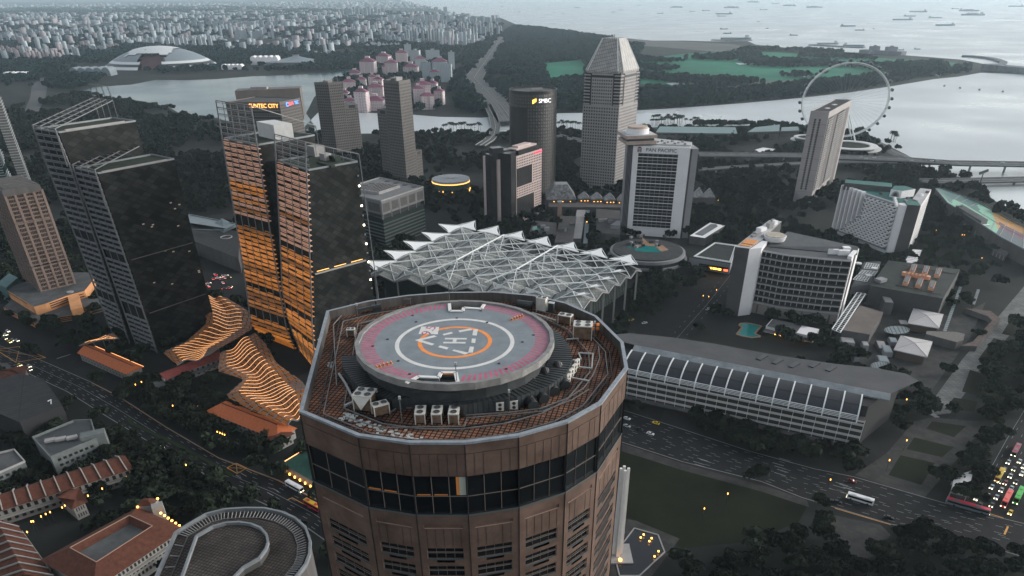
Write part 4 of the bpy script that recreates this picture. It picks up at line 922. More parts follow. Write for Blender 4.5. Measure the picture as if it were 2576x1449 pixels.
for i in range(2*NX):
    for j in range(2*NY):
        c = [(i, j), (i+1, j), (i+1, j+1), (i, j+1)]; q = [hp(a, b, hz(a, b)) for a, b in c]
        odd = [k for k, (a, b) in enumerate(c) if a % 2 and b % 2][0]; m = 1 if (j >= 2*NY-3 and i > 3 and i % 2) else 0
        pm[m].add(q, [(odd, (odd+1) % 4, (odd+2) % 4), (odd, (odd+2) % 4, (odd+3) % 4)])
pm[0].build('folded_roof', PANEL, t); pm[1].build('chequered_roof', PANELD, t)
up_ = Vector((0, 0, 1.4))
for j in range(1, 2*NY, 2):                              # long chords
    pass
for c_ in range(-2*NY, 2*NX+2*NY, 2):                    # diagonal chords both ways
    for sg in (1, -1):
        q = [hp(i, j, zv+7.4)+up_ for i in range(1, 2*NX, 2) for j in [(i-c_)*sg if sg > 0 else c_-i] if 1 <= j <= 2*NY-1 and j % 2]
        if len(q) > 1: MB().path(q, .7 if sg > 0 else .34).build('roof_chord', STEELW, t)
hip = MB(); gut = MB()
for i in range(1, 2*NX, 2):
    for j in range(1, 2*NY, 2):
        a = hp(i, j, zv+8.0)
        for di in (-1, 1):
            for dj in (-1, 1): hip.beam(a, hp(i+di, j+dj, zv+.6), .46)
        hip.beam(hp(i, j, zv+6.2), a+up_, .5)
hip.build('hip_struts', STEELW, t)
for i in range(2, 2*NX, 2): MB().path([hp(i, j, hz(i, j)+.15) for j in range(0, 2*NY+1)], 1.0, .3).build('gutter', DARK, t)
for (i0, js) in ((5, (1, 3, 5, 7)), (9, (1, 3, 5, 7))):  # two tall crests
    top = [hp(i0, j, zv+13.5) for j in (2.2, 4.2, 6.2, 8.2)]
    MB().path([hp(i0-1.2, .5, zv+7)]+top+[hp(i0+.6, 9.8, zv+7)], .8).build('crest_chord', STEELW, t)
    for p in top:
        MB().beam(p, (p.x, p.y, zv+5), .8).build('crest_mast', STEELW, t); s = MB()
        for di, dj in ((-2, -.6), (2, .6), (.8, -2)):
            q = p+ex_*(di/(2*NX))+ey_*(dj/(2*NY)); s.beam(p, (q.x, q.y, zv+8.3), .4)
        s.build('crest_stay', STEELW, t)
def sail(p, q, r, sag=.22):
    """membrane triangle with hollowed edges"""
    mb = MB(); n = 8; c = (p+q+r)/3; e = []
    for a, b in ((p, q), (q, r), (r, p)):
        for k in range(n): m = a.lerp(b, k/n); e.append(m.lerp(c, sag*4*(k/n)*(1-k/n)))
    lo = [v+Vector((0, 0, -.12)) for v in e]; N_ = len(e)
    mb.add(e+[c], [(k, (k+1) % N_, N_) for k in range(N_)]); mb.add(lo+[c+Vector((0, 0, -.12))], [((k+1) % N_, k, N_) for k in range(N_)])
    mb.build('sail', MEMB, t); f = MB()
    for a, b in ((p, q), (q, r), (r, p)): f.beam(a, b, .35)
    f.build('sail_frame', STEELW, t)
for j in range(1, 2*NY, 2):
    sail(hp(-1.0, j, zv+7.5), hp(.6, j-.95, zv+6.4), hp(.8, j+.95, zv+6.4)); sail(hp(2*NX+.1, j-.2, zv+8.8), hp(2*NX-1.4, j-.8, zv+5), hp(2*NX-.6, j+.9, zv+5.4))
for i in range(1, 2*NX, 2):
    sail(hp(i, 2*NY+.9, zv+8.2), hp(i-.95, 2*NY-.5, zv+6.2), hp(i+.95, 2*NY-.5, zv+6.2))
    if i < 2*NX-1: sail(hp(i-.6, -.1+.5, zv+8.2), hp(i-.5, .4, zv+3.6), hp(i+.9, .5, zv+3.8), .25)
ins = .7
wb_ = [hp(ins, ins, 0), hp(2*NX-ins, ins, 0), hp(2*NX-ins, 2*NY-ins, 0), hp(ins, 2*NY-ins, 0)]
MB().prism([V2(p) for p in wb_], zv*.38, zv+2).build('glass_wall', HGREEN, t)
fa = MB()                                                # pale fascia following the folded edge
for i in range(2*NX): fa.beam(hp(i, -.05, hz(i, 0)-.3), hp(i+1, -.05, hz(i+1, 0)-.3), .7, 1.1)
for j in range(2*NY): fa.beam(hp(2*NX+.05, j, hz(0, j)-.3), hp(2*NX+.05, j+1, hz(0, j+1)-.3), .7, 1.1)
fa.build('fascia', CONC, t)
for i in range(0, 2*NX+1, 2):
    p = hp(i if i else .4, .25, 0); MB().beam(p, (p.x, p.y, hz(i, 0)), 1.1).build('column', CONC, t)
for j in range(2, 2*NY+1, 2): p = hp(2*NX-.15, j-.2, 0); MB().beam(p, (p.x, p.y, zv+1), 1.3).build('column', CONC, t)
for k in range(1, 30): a = wb_[1].lerp(wb_[2], k/30); n = (ex_).normalized()*.1; MB().beam((a.x+n.x, a.y+n.y, zv*.38), (a.x+n.x, a.y+n.y, zv+1.5), .22).build('wall_mullion', CONC, t)
MB().prism([V2(hp(1.5, 1.5, 0)), V2(hp(12, 1.5, 0)), V2(hp(12, 8, 0)), V2(hp(1.5, 8, 0))], 0, zv*.38).build('podium', CONCD, t)
block([V2(Lc), V2(Fc), V2(Rc), V2(Bc)])
def punched(label, name, plan, z1, nx, fl, wallm, fx=.55, fz=.5, z0=0., roofm=None, cat='tower', faces=None, zw0=None, most=100, parapet=1.2, thing_=None, glass=None):
    plan = [V2(p) for p in plan]; ar = sum(plan[i].x*plan[(i+1) % len(plan)].y-plan[(i+1) % len(plan)].x*plan[i].y for i in range(len(plan)))
    if ar < 0: plan = plan[::-1]
    c = sum(plan, Vector((0, 0)))/len(plan); t = thing_ or thing(name, label, cat, (c.x, c.y, 0))
    MB().prism(plan, z0, z1, 0, 1).build('wall', [wallm, roofm or ROOFG], t)
    qs = []
    for k in range(len(plan)):
        P, Q = plan[k], plan[(k+1) % len(plan)]; L = (Q-P).length; n = Vector(((Q-P).y, -(Q-P).x)); mid = (P+Q)/2
        if n.dot(Vector((0, 0))-mid) < 0 or L < 3: continue
        n_ = max(1, round(L/nx)); zz = zw0 if zw0 is not None else z0+2; qs += grid(P, Q, zz, z1-1.5, n_, max(1, round((z1-1.5-zz)/fl)), fx, fz, .6)
    wins(t, qs, glass or GLASSM, most=most)
    if parapet:
        pp = MB(); i2 = inset(plan, .5); n = len(plan)
        for k in range(n):
            a, b, c_, d_ = plan[k], plan[(k+1) % n], i2[(k+1) % n], i2[k]
            pp.prism([a, b, c_, d_], z1, z1+parapet)
        pp.build('parapet', wallm, t)
    block(plan); return t, plan
def SN(x, y): return (778.2+x*.27766, 174.4+y*.27766)    # zoom of the dark office towers
DKB = mat('dark_brown_cladding', (.125, .113, .108), .75, noise=.18, scale=.05)
def otower(label, base_px, near, left, right, shoulder=None):
    nb_ = U(*base_px); z = ztop(nb_, near[1]); N_ = U(*near, z); Lf = U(*left, z); Rt = U(*right, z)
    b4 = Lf+(Rt-N_); t, pl = punched(label, 'office_tower', [N_, Rt, b4, Lf], z, 3.3, 3.7, DKB, .62, .5, most=90)
    rp = MB(); c = (Lf+Rt)/2; u, v, L = frame2(N_, Rt); rp.box(c, L*.5, 8, z, z+4, 0, math.atan2(u.y, u.x)); rp.build('roof_plant', CONC, t)
    rp = MB().box((c.x-3, c.y-5), 7, 4, z, z+2.5, 0, .3).build('roof_plant', CONCD, t)
    for k in range(6): a = Lf.lerp(Rt, .15+.14*k); MB().beam((a.x, a.y, z), (a.x, a.y, z+3+2*(k % 3)), .3).build('roof_mast', CONC, t)
    return t, N_, Lf, Rt, z
t1 = otower('dark brown punched window tower, right one of the pair, with lower shoulders', SN(893, 1045), SN(810, 118), SN(668, 105), SN(915, 98))
t2 = otower('dark brown punched window tower, left one of the pair, one lower shoulder', SN(262, 800), SN(172, 128), SN(43, 125), SN(296, 118))
def shoulder(t, P, u, w, d_, z):
    v = Vector((-u.y, u.x)); MB().obox(P, u, v, w, d_, 0, z, 0, 1).build('shoulder_wall', [DKB, ROOFG], t); q = grid(V2(P), V2(P)+u*w, 2, z-5, max(2, round(w/3.3)), max(1, round((z-7)/3.7)), .62, .5, .6); wins(t, q, GLASSM, most=60)
    MB().obox(V2(P)+u*w*.3-v*.1, u, v, w*.5, .2, z-5, z-1).build('shoulder_opening', GLASSM, t)
def onplane(px, z): return V2(U(*px, z))
zsh = ztop(U(*SN(262, 800)), SN(0, 455)[1]); 
u_, v_, L_ = frame2(t2[1], t2[3]); P_ = V2(t2[3]); shoulder(t2[0], P_+v_*1.5, u_, 22, 24, t2[4]*.70)
u_, v_, L_ = frame2(t1[2], t1[1]); shoulder(t1[0], V2(t1[2])-u_*20+v_*2, u_, 20, 24, t1[4]*.72)
u_, v_, L_ = frame2(t1[1], t1[3]); shoulder(t1[0], V2(t1[3])+v_*1.5, u_, 17, 24, t1[4]*.30)
zb_ = 0
nb_ = U(730, 345+110); zA = ztop(nb_, Z(1, 2130, 770)[1])
a_ = U(*Z(1, 1700, 775), zA); b_ = U(*Z(1, 2110, 778), zA); c_ = U(*Z(1, 2265, 745), zA); d_ = c_+(a_-b_)*.9
LOUV = mat('signed_block_cladding', (.13, .115, .105), .75, noise=.15, scale=.05)
t, pl = punched('broad dark office block with an orange lit sign and a blue sign along its roofline', 'office_block', [a_, b_, c_, d_+Vector((0, 12, 0))], zA, 3.2, 3.7, LOUV, .6, .48, most=100)
u, v, L = frame2(a_, b_); bnd = MB()
for k in range(1, 6): bnd.obox(V2(a_).lerp(V2(b_), .42)-v*.25, u, v, L*.56, .3, zA-6-k*6.5, zA-6-k*6.5+2.4)
bnd.build('dark_bands', DARK, t)
zB = zA+9; e_ = U(*Z(1, 1770, 685), zB); f_ = U(*Z(1, 2260, 665), zB); MB().prism([V2(e_), V2(f_), V2(f_)+Vector((-4, 26)), V2(e_)+Vector((-4, 26))], zA-30, zB).build('rear_wing', LOUV, t)
rr = MB().box((e_.lerp(f_, .35).x, e_.lerp(f_, .35).y+9), 22, 8, zB, zB+3).build('roof_plant', CONC, t)
SGO = mat('sign_amber', (1, .5, .15), .5, emit=1.9, ecol=(1, .42, .10)); SGB = mat('sign_blue', (.1, .25, 1), .5, emit=1.6, ecol=(.12, .30, 1)); SGR = mat('sign_red', (1, .1, .1), .5, emit=1.5, ecol=(1, .12, .14)); SGW = mat('sign_white', (1, 1, 1), .5, emit=.8)
w0 = V2(a_).lerp(V2(b_), .70)-v*.5; placetext('sign_lettering', 'SUNTEC CITY', 6.8, SGO, t, (w0.x, w0.y, zA-3.6), u.to_3d(), (0, 0, 1), .12, sx=1.05*max(.6, min(1.5, L*.56/46)))
u2, v2, L2 = frame2(b_, c_); w1 = V2(b_).lerp(V2(c_), .60)-v2*.5
placetext('sign_lettering', 'SUN', 5.2, SGR, t, (w1.x-u2.x*4, w1.y-u2.y*4, zA-3.4), u2.to_3d(), (0, 0, 1), .1); placetext('sign_lettering', 'TEC', 5.2, SGB, t, (w1.x+u2.x*8, w1.y+u2.y*8, zA-3.4), u2.to_3d(), (0, 0, 1), .1)
w2 = V2(b_).lerp(V2(c_), .60)-v2*.5-u2*12; lg = MB(); 
for k in range(10): aa, ab = .6+k*.5, .6+(k+1)*.5; lg.beam((w2.x+u2.x*2.2*cos(aa), w2.y+u2.y*2.2*cos(aa), zA-3.4+2.2*sin(aa)), (w2.x+u2.x*2.2*cos(ab), w2.y+u2.y*2.2*cos(ab), zA-3.4+2.2*sin(ab)), .7)
lg.build('sign_emblem', SGB, t)
nb_ = U(*SN(690, 1640)); zo_ = ztop(nb_, SN(0, 1205)[1])
NB = brickmat('banded_green_cladding', (.030, .040, .038), (.022, .030, .030), (.085, .10, .095), 400, 3.6, .35, rough=.4, noise=.2, axes=(rad(90), 0, 0))
N_ = U(*SN(650, 1200), zo_); R_ = U(*SN(1035, 1070), zo_); B_ = U(*SN(640, 985), zo_); Lf = N_+(B_-R_)
t = thing('office_block', 'square dark banded office block with a pale framed attic and grid of roof coolers', 'office', (N_.x, N_.y, 0))
pl = [V2(N_), V2(R_), V2(B_), V2(Lf)]; zat = zo_-13
MB().prism(inset(pl, .8), 0, zat-4, 0, 1).build('wall', [mat('green_black_glass', (.020, .028, .028), .25), ROOFG], t)
bd = MB()
nf = int((zat-4)/3.4)
for k in range(nf): bd.prism(inset(pl, .5), (k+.1)*3.4, (k+.1)*3.4+1.25)
bd.build('floor_bands', mat('green_grey_band', (.050, .064, .062), .5, noise=.15), t)
MB().prism(inset(pl, 3), zat-4, zat).build('attic_recess', DARK, t)
MB().prism(pl, zat, zo_, 0, 1).build('attic', [mat('attic_stone', (.145, .145, .15), .75, noise=.12), mat('attic_roof', (.17, .172, .175), .85, noise=.15)], t)
for P, Q, n in ((N_, R_, 5), (Lf, N_, 3)):
    u, v, L = frame2(P, Q)
    for k in range(n+1): p = V2(P)+u*(L*k/n*.98+.01*L)-v*.05; MB().beam((p.x, p.y, zat-4.5), (p.x, p.y, zo_-1), .55).build('attic_post', CONC, t)
    for k in range(n): p = V2(P)+u*(L*(k+.12)/n)-v*.06; MB().obox(p, u, v, L*.76/n, .1, zat+2.2, zo_-2.6).build('attic_panel', mat('attic_infill', (.085, .082, .08), .8, noise=.2), t)
cc = (V2(N_)+V2(B_))/2; u, v, L = frame2(N_, R_); ang = math.atan2(u.y, u.x); MB().box(cc-u*2, L*.5, L*.42, zo_, zo_+2.5, 0, ang).build('cooler_base', CONC, t)
fans = MB(); cg = MB()
for i in range(9):
    for j in range(6): p = cc-u*2+u*((i-4)*L*.052)+v*((j-2.5)*L*.066); MB().box(p, L*.032, L*.042, zo_+2.5, zo_+2.9, 0, ang).build('cooler', CONCD, t)
for k in range(5):
    for s in (0, 1): p = V2(N_).lerp(V2(R_), .2+.15*k)+v*(5 if s == 0 else L-8)
    MB().cyl(p, 3.0, zo_+.1, zo_+.5, 16).build('roof_fan', DARK, t)
for k in range(4): p = V2(R_).lerp(V2(B_), .15+.2*k)-u*5; MB().cyl(p, 3.0, zo_+.1, zo_+.5, 16).build('roof_fan', DARK, t)
pp = MB(); i2 = inset(pl, .5)
for k in range(4): pp.prism([pl[k], pl[(k+1) % 4], i2[(k+1) % 4], i2[k]], zo_, zo_+1.2)
pp.build('parapet', CONC, t); block(pl)
c0 = U(1134, 470, 0); zdr = ztop(U(1134, 492), 458); cA = U(1088, 447, zdr); cB = U(1180, 450, zdr); cc = (cA+cB)/2; r = (cB-cA).length/2
t = thing('drum_building', 'round green glass drum building with a glowing orange rim and pale segmented roof', 'building', (cc.x, cc.y, 0))
MB().cyl(cc, r, 0, zdr-3, 40).build('wall', mat('drum_green', (.035, .065, .052), .3, noise=.2, scale=.1), t)
MB().ring((cc.x, cc.y), r-.2, r+.25, zdr-3.6, zdr-2.6, 48).build('rim_light', mat('rim_amber', (1, .5, .15), .5, emit=2.0, ecol=(1, .40, .08)), t)
MB().cyl(cc, r, zdr-2.6, zdr, 40).build('roof_drum', mat('drum_roof', (.30, .32, .34), .6, noise=.1), t)
sp = MB()
for k in range(12): a = k*pi/6; sp.beam((cc.x, cc.y, zdr+.12), (cc.x+r*cos(a), cc.y+r*sin(a), zdr+.12), .5, .2)
sp.build('roof_ribs', CONC, t)
for k in range(14): a = pi+k*pi/13; MB().box((cc.x+(r+.3)*cos(a), cc.y+(r+.3)*sin(a)), .8, .8, 2+(k % 3), 4+(k % 3)).build('lit_window', AMBER, t)
block([(cc.x+(r+3)*cos(k), cc.y+(r+3)*sin(k)) for k in (0, 1, 2, 3, 4, 5)])
def SC_(x, y): return (1180.7+.27778*x, 187.8+.27778*y)
bb = U(*SC_(560, 1090)); zc = ztop(bb, SC_(0, 150)[1]); cl = U(*SC_(362, 145), zc); cr = U(*SC_(790, 135), zc); cc = (cl+cr)/2; r = (cr-cl).length/2
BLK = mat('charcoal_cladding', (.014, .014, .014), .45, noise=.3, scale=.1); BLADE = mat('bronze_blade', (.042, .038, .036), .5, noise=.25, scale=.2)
t = thing('round_office', 'dark round office tower covered in small blade panels with a lit sign near its top', 'tower', (cc.x, cc.y, 0))
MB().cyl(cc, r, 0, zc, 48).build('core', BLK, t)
fl = 3.6; nf = int((zc-12)/fl); ncol = 56; cnt = 0; rest = MB(); cand = []
for k in range(nf+3):
    for i in range(ncol):
        a = 2*pi*i/ncol+.02
        n = Vector((cos(a), sin(a)))
        if n.dot(-V2(cc).normalized()) < -.15: continue
        if k < nf and n.x < -.35 and n.y < 0 and False: continue
        tn = Vector((-n.y, n.x)); p = V2(cc)+n*r; z = 3+k*fl; w_ = 2*pi*r/ncol*.80
        lit = 1.0 if (i+k) % 2 else .7
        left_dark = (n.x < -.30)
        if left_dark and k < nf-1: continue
        a0 = p-tn*w_/2+n*.05; a1 = p+tn*w_/2+n*.05; b0 = a0+n*lit; b1 = a1+n*(lit*.4)
        cand.append(([(a0.x, a0.y, z+fl*.75), (a1.x, a1.y, z+fl*.75), (b1.x, b1.y, z), (b0.x, b0.y, z)], z))
cand.sort(key=lambda q: -q[1])
for i, (q, z) in enumerate(cand):
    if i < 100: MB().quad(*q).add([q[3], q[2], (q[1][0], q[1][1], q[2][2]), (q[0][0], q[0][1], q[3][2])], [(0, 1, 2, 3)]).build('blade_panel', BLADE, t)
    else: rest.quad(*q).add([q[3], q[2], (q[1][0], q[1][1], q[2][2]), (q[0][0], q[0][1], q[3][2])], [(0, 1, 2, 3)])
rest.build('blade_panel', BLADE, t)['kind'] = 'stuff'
MB().ring((cc.x, cc.y), r-1, r+.2, zc-.2, zc+1.6, 48).build('parapet', BLK, t); MB().box((cc.x+4, cc.y-2), 14, 5, zc, zc+2.5, 0, .3).build('roof_plant', CONC, t)
for k in range(10): a = k*.6; MB().beam((cc.x+(r-3)*cos(a), cc.y+(r-3)*sin(a), zc), (cc.x+(r-3)*cos(a+.6), cc.y+(r-3)*sin(a+.6), zc+.5), 1.2).build('roof_duct', CONCD, t)
ps = U(*SC_(660, 187), zc-8); dirn = (V2(CAM)-V2(cc)).normalized(); sa = math.atan2(dirn.y, dirn.x)+rad(20); sc_ = V2(cc)+Vector((cos(sa), sin(sa)))*(r+1.5); tu = Vector((-sin(sa), cos(sa), 0))
zs_ = zc-8.5
placetext('sign_lettering', 'SMBC', 6.2, SGW, t, (sc_.x+tu.x*4, sc_.y+tu.y*4, zs_), tu, (0, 0, 1), .15)
e = MB(); b0 = Vector((sc_.x, sc_.y, zs_))-tu*11.5
for k in range(3): e.add([b0+tu*(k*1.7)+Vector((0, 0, -2.8+k*.9)), b0+tu*(k*1.7+1.5)+Vector((0, 0, -2.3+k*.9)), b0+tu*(k*1.7+1.5)+Vector((0, 0, 2.2+k*.5)), b0+tu*(k*1.7)+Vector((0, 0, 1.6+k*.5))], [(0, 1, 2, 3)])
e.build('sign_emblem', mat('sign_gold', (1, .6, .1), .5, emit=1.5, ecol=(1, .5, .08)), t)
block([(cc.x+(r+3)*cos(k), cc.y+(r+3)*sin(k)) for k in (0, 1, 2, 3, 4, 5)])
PINKW = mat('rose_wall', (.50, .39, .37), .75, noise=.08, scale=.1)
BGRID = brickmat('black_grid_glass', (.020, .021, .024), (.016, .017, .019), (.055, .055, .06), 1.8, 1.8, .06, rough=.25, noise=.2, axes=(rad(90), 0, 0))
bb = U(*SC_(429, 1352)); zq = ztop(bb, SC_(0, 740)[1])
def sc(x, y, z=None): return U(*SC_(x, y), zq if z is None else z)
A_ = sc(425, 740); B_ = sc(657, 668); u, v, L = frame2(A_, B_); t = thing('hotel', 'rose walled hotel with black glass panels shaped like two squares', 'hotel', (A_.x, A_.y, 0)); ht = t
MB().obox(A_, u, v, L, 20, 0, zq, 0, 1).build('wall', [PINKW, ROOFG], t)
pf = lambda x: (x-425)/(657-425)*L
def fz(y): return zq*(1-(y-740)/(1352-740.))
o_ = V2(A_)-v*.15
MB().obox(o_+u*pf(428), u, v, pf(566)-pf(428), .3, fz(1022-5), fz(850)).build('black_panel', BGRID, t)
MB().obox(o_+u*pf(428), u, v, pf(586)-pf(428), .3, fz(1345), fz(1116)).build('black_panel', BGRID, t)
MB().obox(o_+u*pf(428)-v*4, u, v, L*1.0, 4.2, fz(1352), fz(1318)).build('entrance_terrace', PINKW, t)
qs = []
def wrow(P, u, x0, x1, zt_, zb_, nx, nz, pair=True):
    d = V2(P)+u*x0; e = V2(P)+u*x1; return grid(d, e, zb_, zt_, nx, nz, .62, .52, .3, .1)
qs += wrow(A_, u, 0, L, fz(752), fz(845), 15, 4); qs += wrow(A_, u, pf(572), L, fz(850), fz(1016), 6, 7); qs += wrow(A_, u, 0, L, fz(1022), fz(1110), 15, 4); qs += wrow(A_, u, pf(590), L, fz(1116), fz(1320), 5, 9)
wins(t, qs, GLASSM, most=95)
zk = zq+5; A2 = U(*SC_(390, 690), zk); B2 = U(*SC_(442, 690), zk); uu, vv, LL = frame2(A2, U(*SC_(424, 683), zk))
G0 = sc(380, 765); gu, gv, gl = frame2(G0, A_); MB().obox(V2(G0)+gv*.5, gu, gv, gl, 16, 0, zk).build('black_link', BGRID, t)
W0 = sc(255, 770, zq-1); W1 = sc(375, 757, zq-1); wu, wv, wl_ = frame2(W0, W1); MB().obox(W0, wu, wv, wl_, 16, 0, zq-1, 0, 1).build('side_wing', [PINKW, ROOFG], t)
wins(t, grid(V2(W0)+wu*wl_*.48, V2(W1), 3, zq-3, 4, 22, .62, .52, .2, .1)+grid(V2(W0)+wu*wl_*.28, V2(W0)+wu*wl_*.40, 3, zq-3, 1, 22, .5, .25, .1, .1), GLASSM, most=90)
K0 = sc(197, 745, zq+2); K1 = sc(255, 760, zq+2); ku, kv, kl = frame2(K0, V2(K0)+wu*wl_*.5); MB().obox(V2(K0)+kv*1.2, ku, kv, kl, 14, 0, zq+3).build('black_link', BGRID, t)
M0 = sc(170, 757, zq-1); MB().obox(M0, wu, wv, wl_*.25, 14, 0, zq-1).build('end_pier', PINKW, t)
wins(t, grid(V2(M0), V2(M0)+wu*wl_*.25, 3, zq-3, 1, 22, .25, .3, .1, .1), GLASSM)
top = MB(); X0 = U(*SC_(270, 690), zq+6); top.obox(V2(X0), wu, wv, wl_*.95, 12, zq-2, zq+6); top.build('upper_block', BGRID, t)
X1 = U(*SC_(233, 660), zq+12); MB().obox(V2(X1)+wv*6, wu, wv, wl_*.8, 10, zq-2, zq+10).build('upper_block', BGRID, t)
X2 = U(*SC_(455, 690), zq+5); MB().obox(V2(X2)+v*1.5, u, v, L*.80, 15, zq-1, zq+5).build('upper_block', BGRID, t)
lip = MB().obox(V2(X2)+v*4, u, v, L*.78, 12, zq+5, zq+6.2).build('roof_coping', PINKW, t); MB().obox(V2(X2)+v*6+u*6, u, v, L*.5, 8, zq+6.2, zq+8).build('roof_plant', PINKW, t)
RS = mat('sign_crimson', (.9, .03, .10), .5, emit=.7, ecol=(1, .03, .12)); w0 = V2(A_)+u*(L*.83)-v*.3; placetext('sign_lettering', 'CONRAD', 3.4, RS, t, (w0.x, w0.y, zq-2.4), u.to_3d(), (0, 0, 1), .1, sx=1.2)
block([V2(M0)-wv*4, V2(A_)-v*6, V2(B_)-v*4, V2(B_)+v*24, V2(M0)+wv*24])
def SM(x, y): return (1408.7+.38889*x, 67.08+.38889*y)
GRST = mat('grey_granite', (.30, .28, .275), .75, noise=.1, scale=.05); LATT = brickmat('lattice_crown', (.30, .295, .29), (.26, .255, .25), (.12, .12, .12), 2.6, 2.6, .22, rough=.55, noise=.15, axes=(rad(70), 0, rad(20)))
bb = U(*SM(355, 1062)); zmid = ztop(bb, SM(0, 517)[1]); zsh_ = ztop(bb, SM(0, 300)[1]); ztp = ztop(bb, SM(0, 82)[1])
Lm = U(*SM(149, 503), zmid); Nm = U(*SM(384, 517), zmid); Rm = U(*SM(503, 484), zmid); Bm = Lm+(Rm-Nm)
pl = [V2(Nm), V2(Rm), V2(Bm), V2(Lm)]
t, _ = punched('tallest grey granite tower with punched windows and a white lattice pyramid crown', 'tall_tower', pl, zmid, 3.4, 3.55, GRST, .52, .5, most=100, parapet=0)
def chamfer(pl, d):
    out = []
    for k in range(4):
        p, a, b = pl[k], pl[k-1], pl[(k+1) % 4]; out += [p+(a-p).normalized()*d, p+(b-p).normalized()*d]
    return out
side = (pl[1]-pl[0]).length; ch = side*.17; up8 = chamfer(inset(pl, .1), ch); inn8 = chamfer(inset(pl, 1.2), ch*1.0)
MB().prism(inset(pl, 1.4), zmid, zsh_).build('upper_core', GLASSM, t)
qs = []
for k in range(4):
    P = pl[k]; Q = pl[(k+1) % 4]; d = (Q-P).normalized(); a, b = P+d*ch*1.15, Q-d*ch*1.15; n = Vector((d.y, -d.x))
    MB().prism([a, b, b-n*1.6, a-n*1.6], zmid, zsh_-6).build('upper_wall', GRST, t)
    if n.dot(-P) > 0: qs += grid(a, b, zmid+.5, zsh_-7, 9, max(1, round((zsh_-7-zmid)/3.55)), .52, .5, .3, .08)
    MB().prism([a, b, b-n*1.0, a-n*1.0], zsh_-3.2, zsh_-1.4).build('upper_lintel', GRST, t)
    bay = MB()
    for f in range(int((zsh_-zmid)/3.55)): z = zmid+f*3.55; bay.prism([P+d*ch*.95, P+d*.3, P+(pl[k-1]-P).normalized()*.3, P+(pl[k-1]-P).normalized()*ch*.95], z+.4, z+1.7)
    bay.build('corner_bay', GRST, t)
wins(t, qs, GLASSM, most=60)
tl = U(*SM(283, 82), ztp); tr = U(*SM(437, 90), ztp); cen = (pl[0]+pl[2])/2; sc0 = .30
MB().prism(chamfer(inset(pl, -.4), ch*.55), zsh_-1, zsh_+1.5).build('crown_base', LATT, t)
MB().prism(chamfer(inset(pl, -.4), ch*.55), zsh_+1.5, ztp, top=[cen+(p-cen)*.43 for p in chamfer(inset(pl, -.4), ch*.35)]).build('crown', LATT, t)
for k in range(8):
    q = chamfer(inset(pl, -.5), ch*.55)[k]; w = cen+(chamfer(inset(pl, -.5), ch*.35)[k]-cen)*.43; MB().beam((q.x, q.y, zsh_+1.5), (w.x, w.y, ztp), .6).build('crown_rib', STEELW, t)
for dx in (-3, 0): MB().beam((cen.x+dx, cen.y, ztp), (cen.x+dx, cen.y, ztp+3.5), .8).build('roof_mast', CONC, t)
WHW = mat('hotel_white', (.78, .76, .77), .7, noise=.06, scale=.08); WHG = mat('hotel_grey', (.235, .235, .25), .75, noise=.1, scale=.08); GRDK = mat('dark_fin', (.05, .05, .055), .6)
bb = U(*SM(430, 1345)); zp_ = ztop(bb, SM(0, 770)[1])
P0 = U(*SM(475, 770), zp_); P1 = U(*SM(845, 785), zp_); u, v, L = frame2(P0, P1); t = thing('hotel', 'white hotel with a gridded front, hotel name along the top and stacked roof plates', 'hotel', (P0.x, P0.y, 0))
MB().obox(P0, u, v, L, 26, 0, zp_, 0, 1).build('wall', [WHW, mat('pale_roof', (.42, .42, .42), .8, noise=.2, scale=.1)], t)
g0, g1 = L*.10, L*.80; zg1 = zp_-6.5; zg0 = 9.5
MB().obox(V2(P0)+u*g0-v*.08, u, v, g1-g0, .2, zg0, zg1).build('recessed_glass', GLASSM, t)
nf = 23
for k in range(nf+1): z = zg0+(zg1-zg0)*k/nf; MB().obox(V2(P0)+u*g0-v*.9, u, v, g1-g0, .8, z-.42, z+.10).build('balcony_slab', WHW if k % 2 == 0 else WHG, t)
for k in range(1, 8): p = V2(P0)+u*(g0+(g1-g0)*k/8)-v*.5; MB().beam((p.x, p.y, zg0), (p.x, p.y, zg1), .35).build('partition', WHG, t)
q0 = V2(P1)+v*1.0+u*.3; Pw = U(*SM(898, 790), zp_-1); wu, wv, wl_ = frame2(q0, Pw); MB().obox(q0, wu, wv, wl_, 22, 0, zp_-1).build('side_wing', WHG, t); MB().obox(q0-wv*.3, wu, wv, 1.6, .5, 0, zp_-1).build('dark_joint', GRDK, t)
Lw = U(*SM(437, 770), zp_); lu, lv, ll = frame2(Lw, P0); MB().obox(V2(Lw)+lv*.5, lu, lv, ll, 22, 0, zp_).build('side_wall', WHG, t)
for k in range(4): p = V2(Lw)+lu*(ll*(k+.3)/4.2); MB().obox(p-lv*.4, lu, lv, ll*.10, 1.0, 0, zp_).build('dark_fin', GRDK, t)
for zz, (x0, y0, x1, y1) in ((zp_+7, (430, 708, 632, 700)), (zp_+1.5, (430, 745, 625, 738))):
    zt2 = zz+3; C0 = U(*SM(x0, y0), zt2); C1 = U(*SM(x1, y1), zt2); du, dv, dl = frame2(C0, C1); MB().obox(C0, du, dv, dl, dl*.95, zz, zt2, 0, 1).build('terrace_plate', [mat('tan_fascia', (.36, .28, .24), .7, noise=.15), mat('pale_roof', (.4, .4, .4))], t)
    cpl = V2(C0)+du*dl/2+dv*dl*.48
    if zz > zp_+5: MB().cyl(cpl, dl*.36, zt2, zt2+4.5, 28).build('roof_drum', WHW, t); MB().cyl(cpl, dl*.31, zt2+4.5, zt2+6.5, 28).build('roof_drum', mat('drum_tan', (.45, .36, .31), .8, noise=.2), t)
    else: MB().obox(V2(C0)+du*2+dv*2, du, dv, dl-4, dl*.95-4, zt2, zp_+7).build('plate_core', GRDK, t)
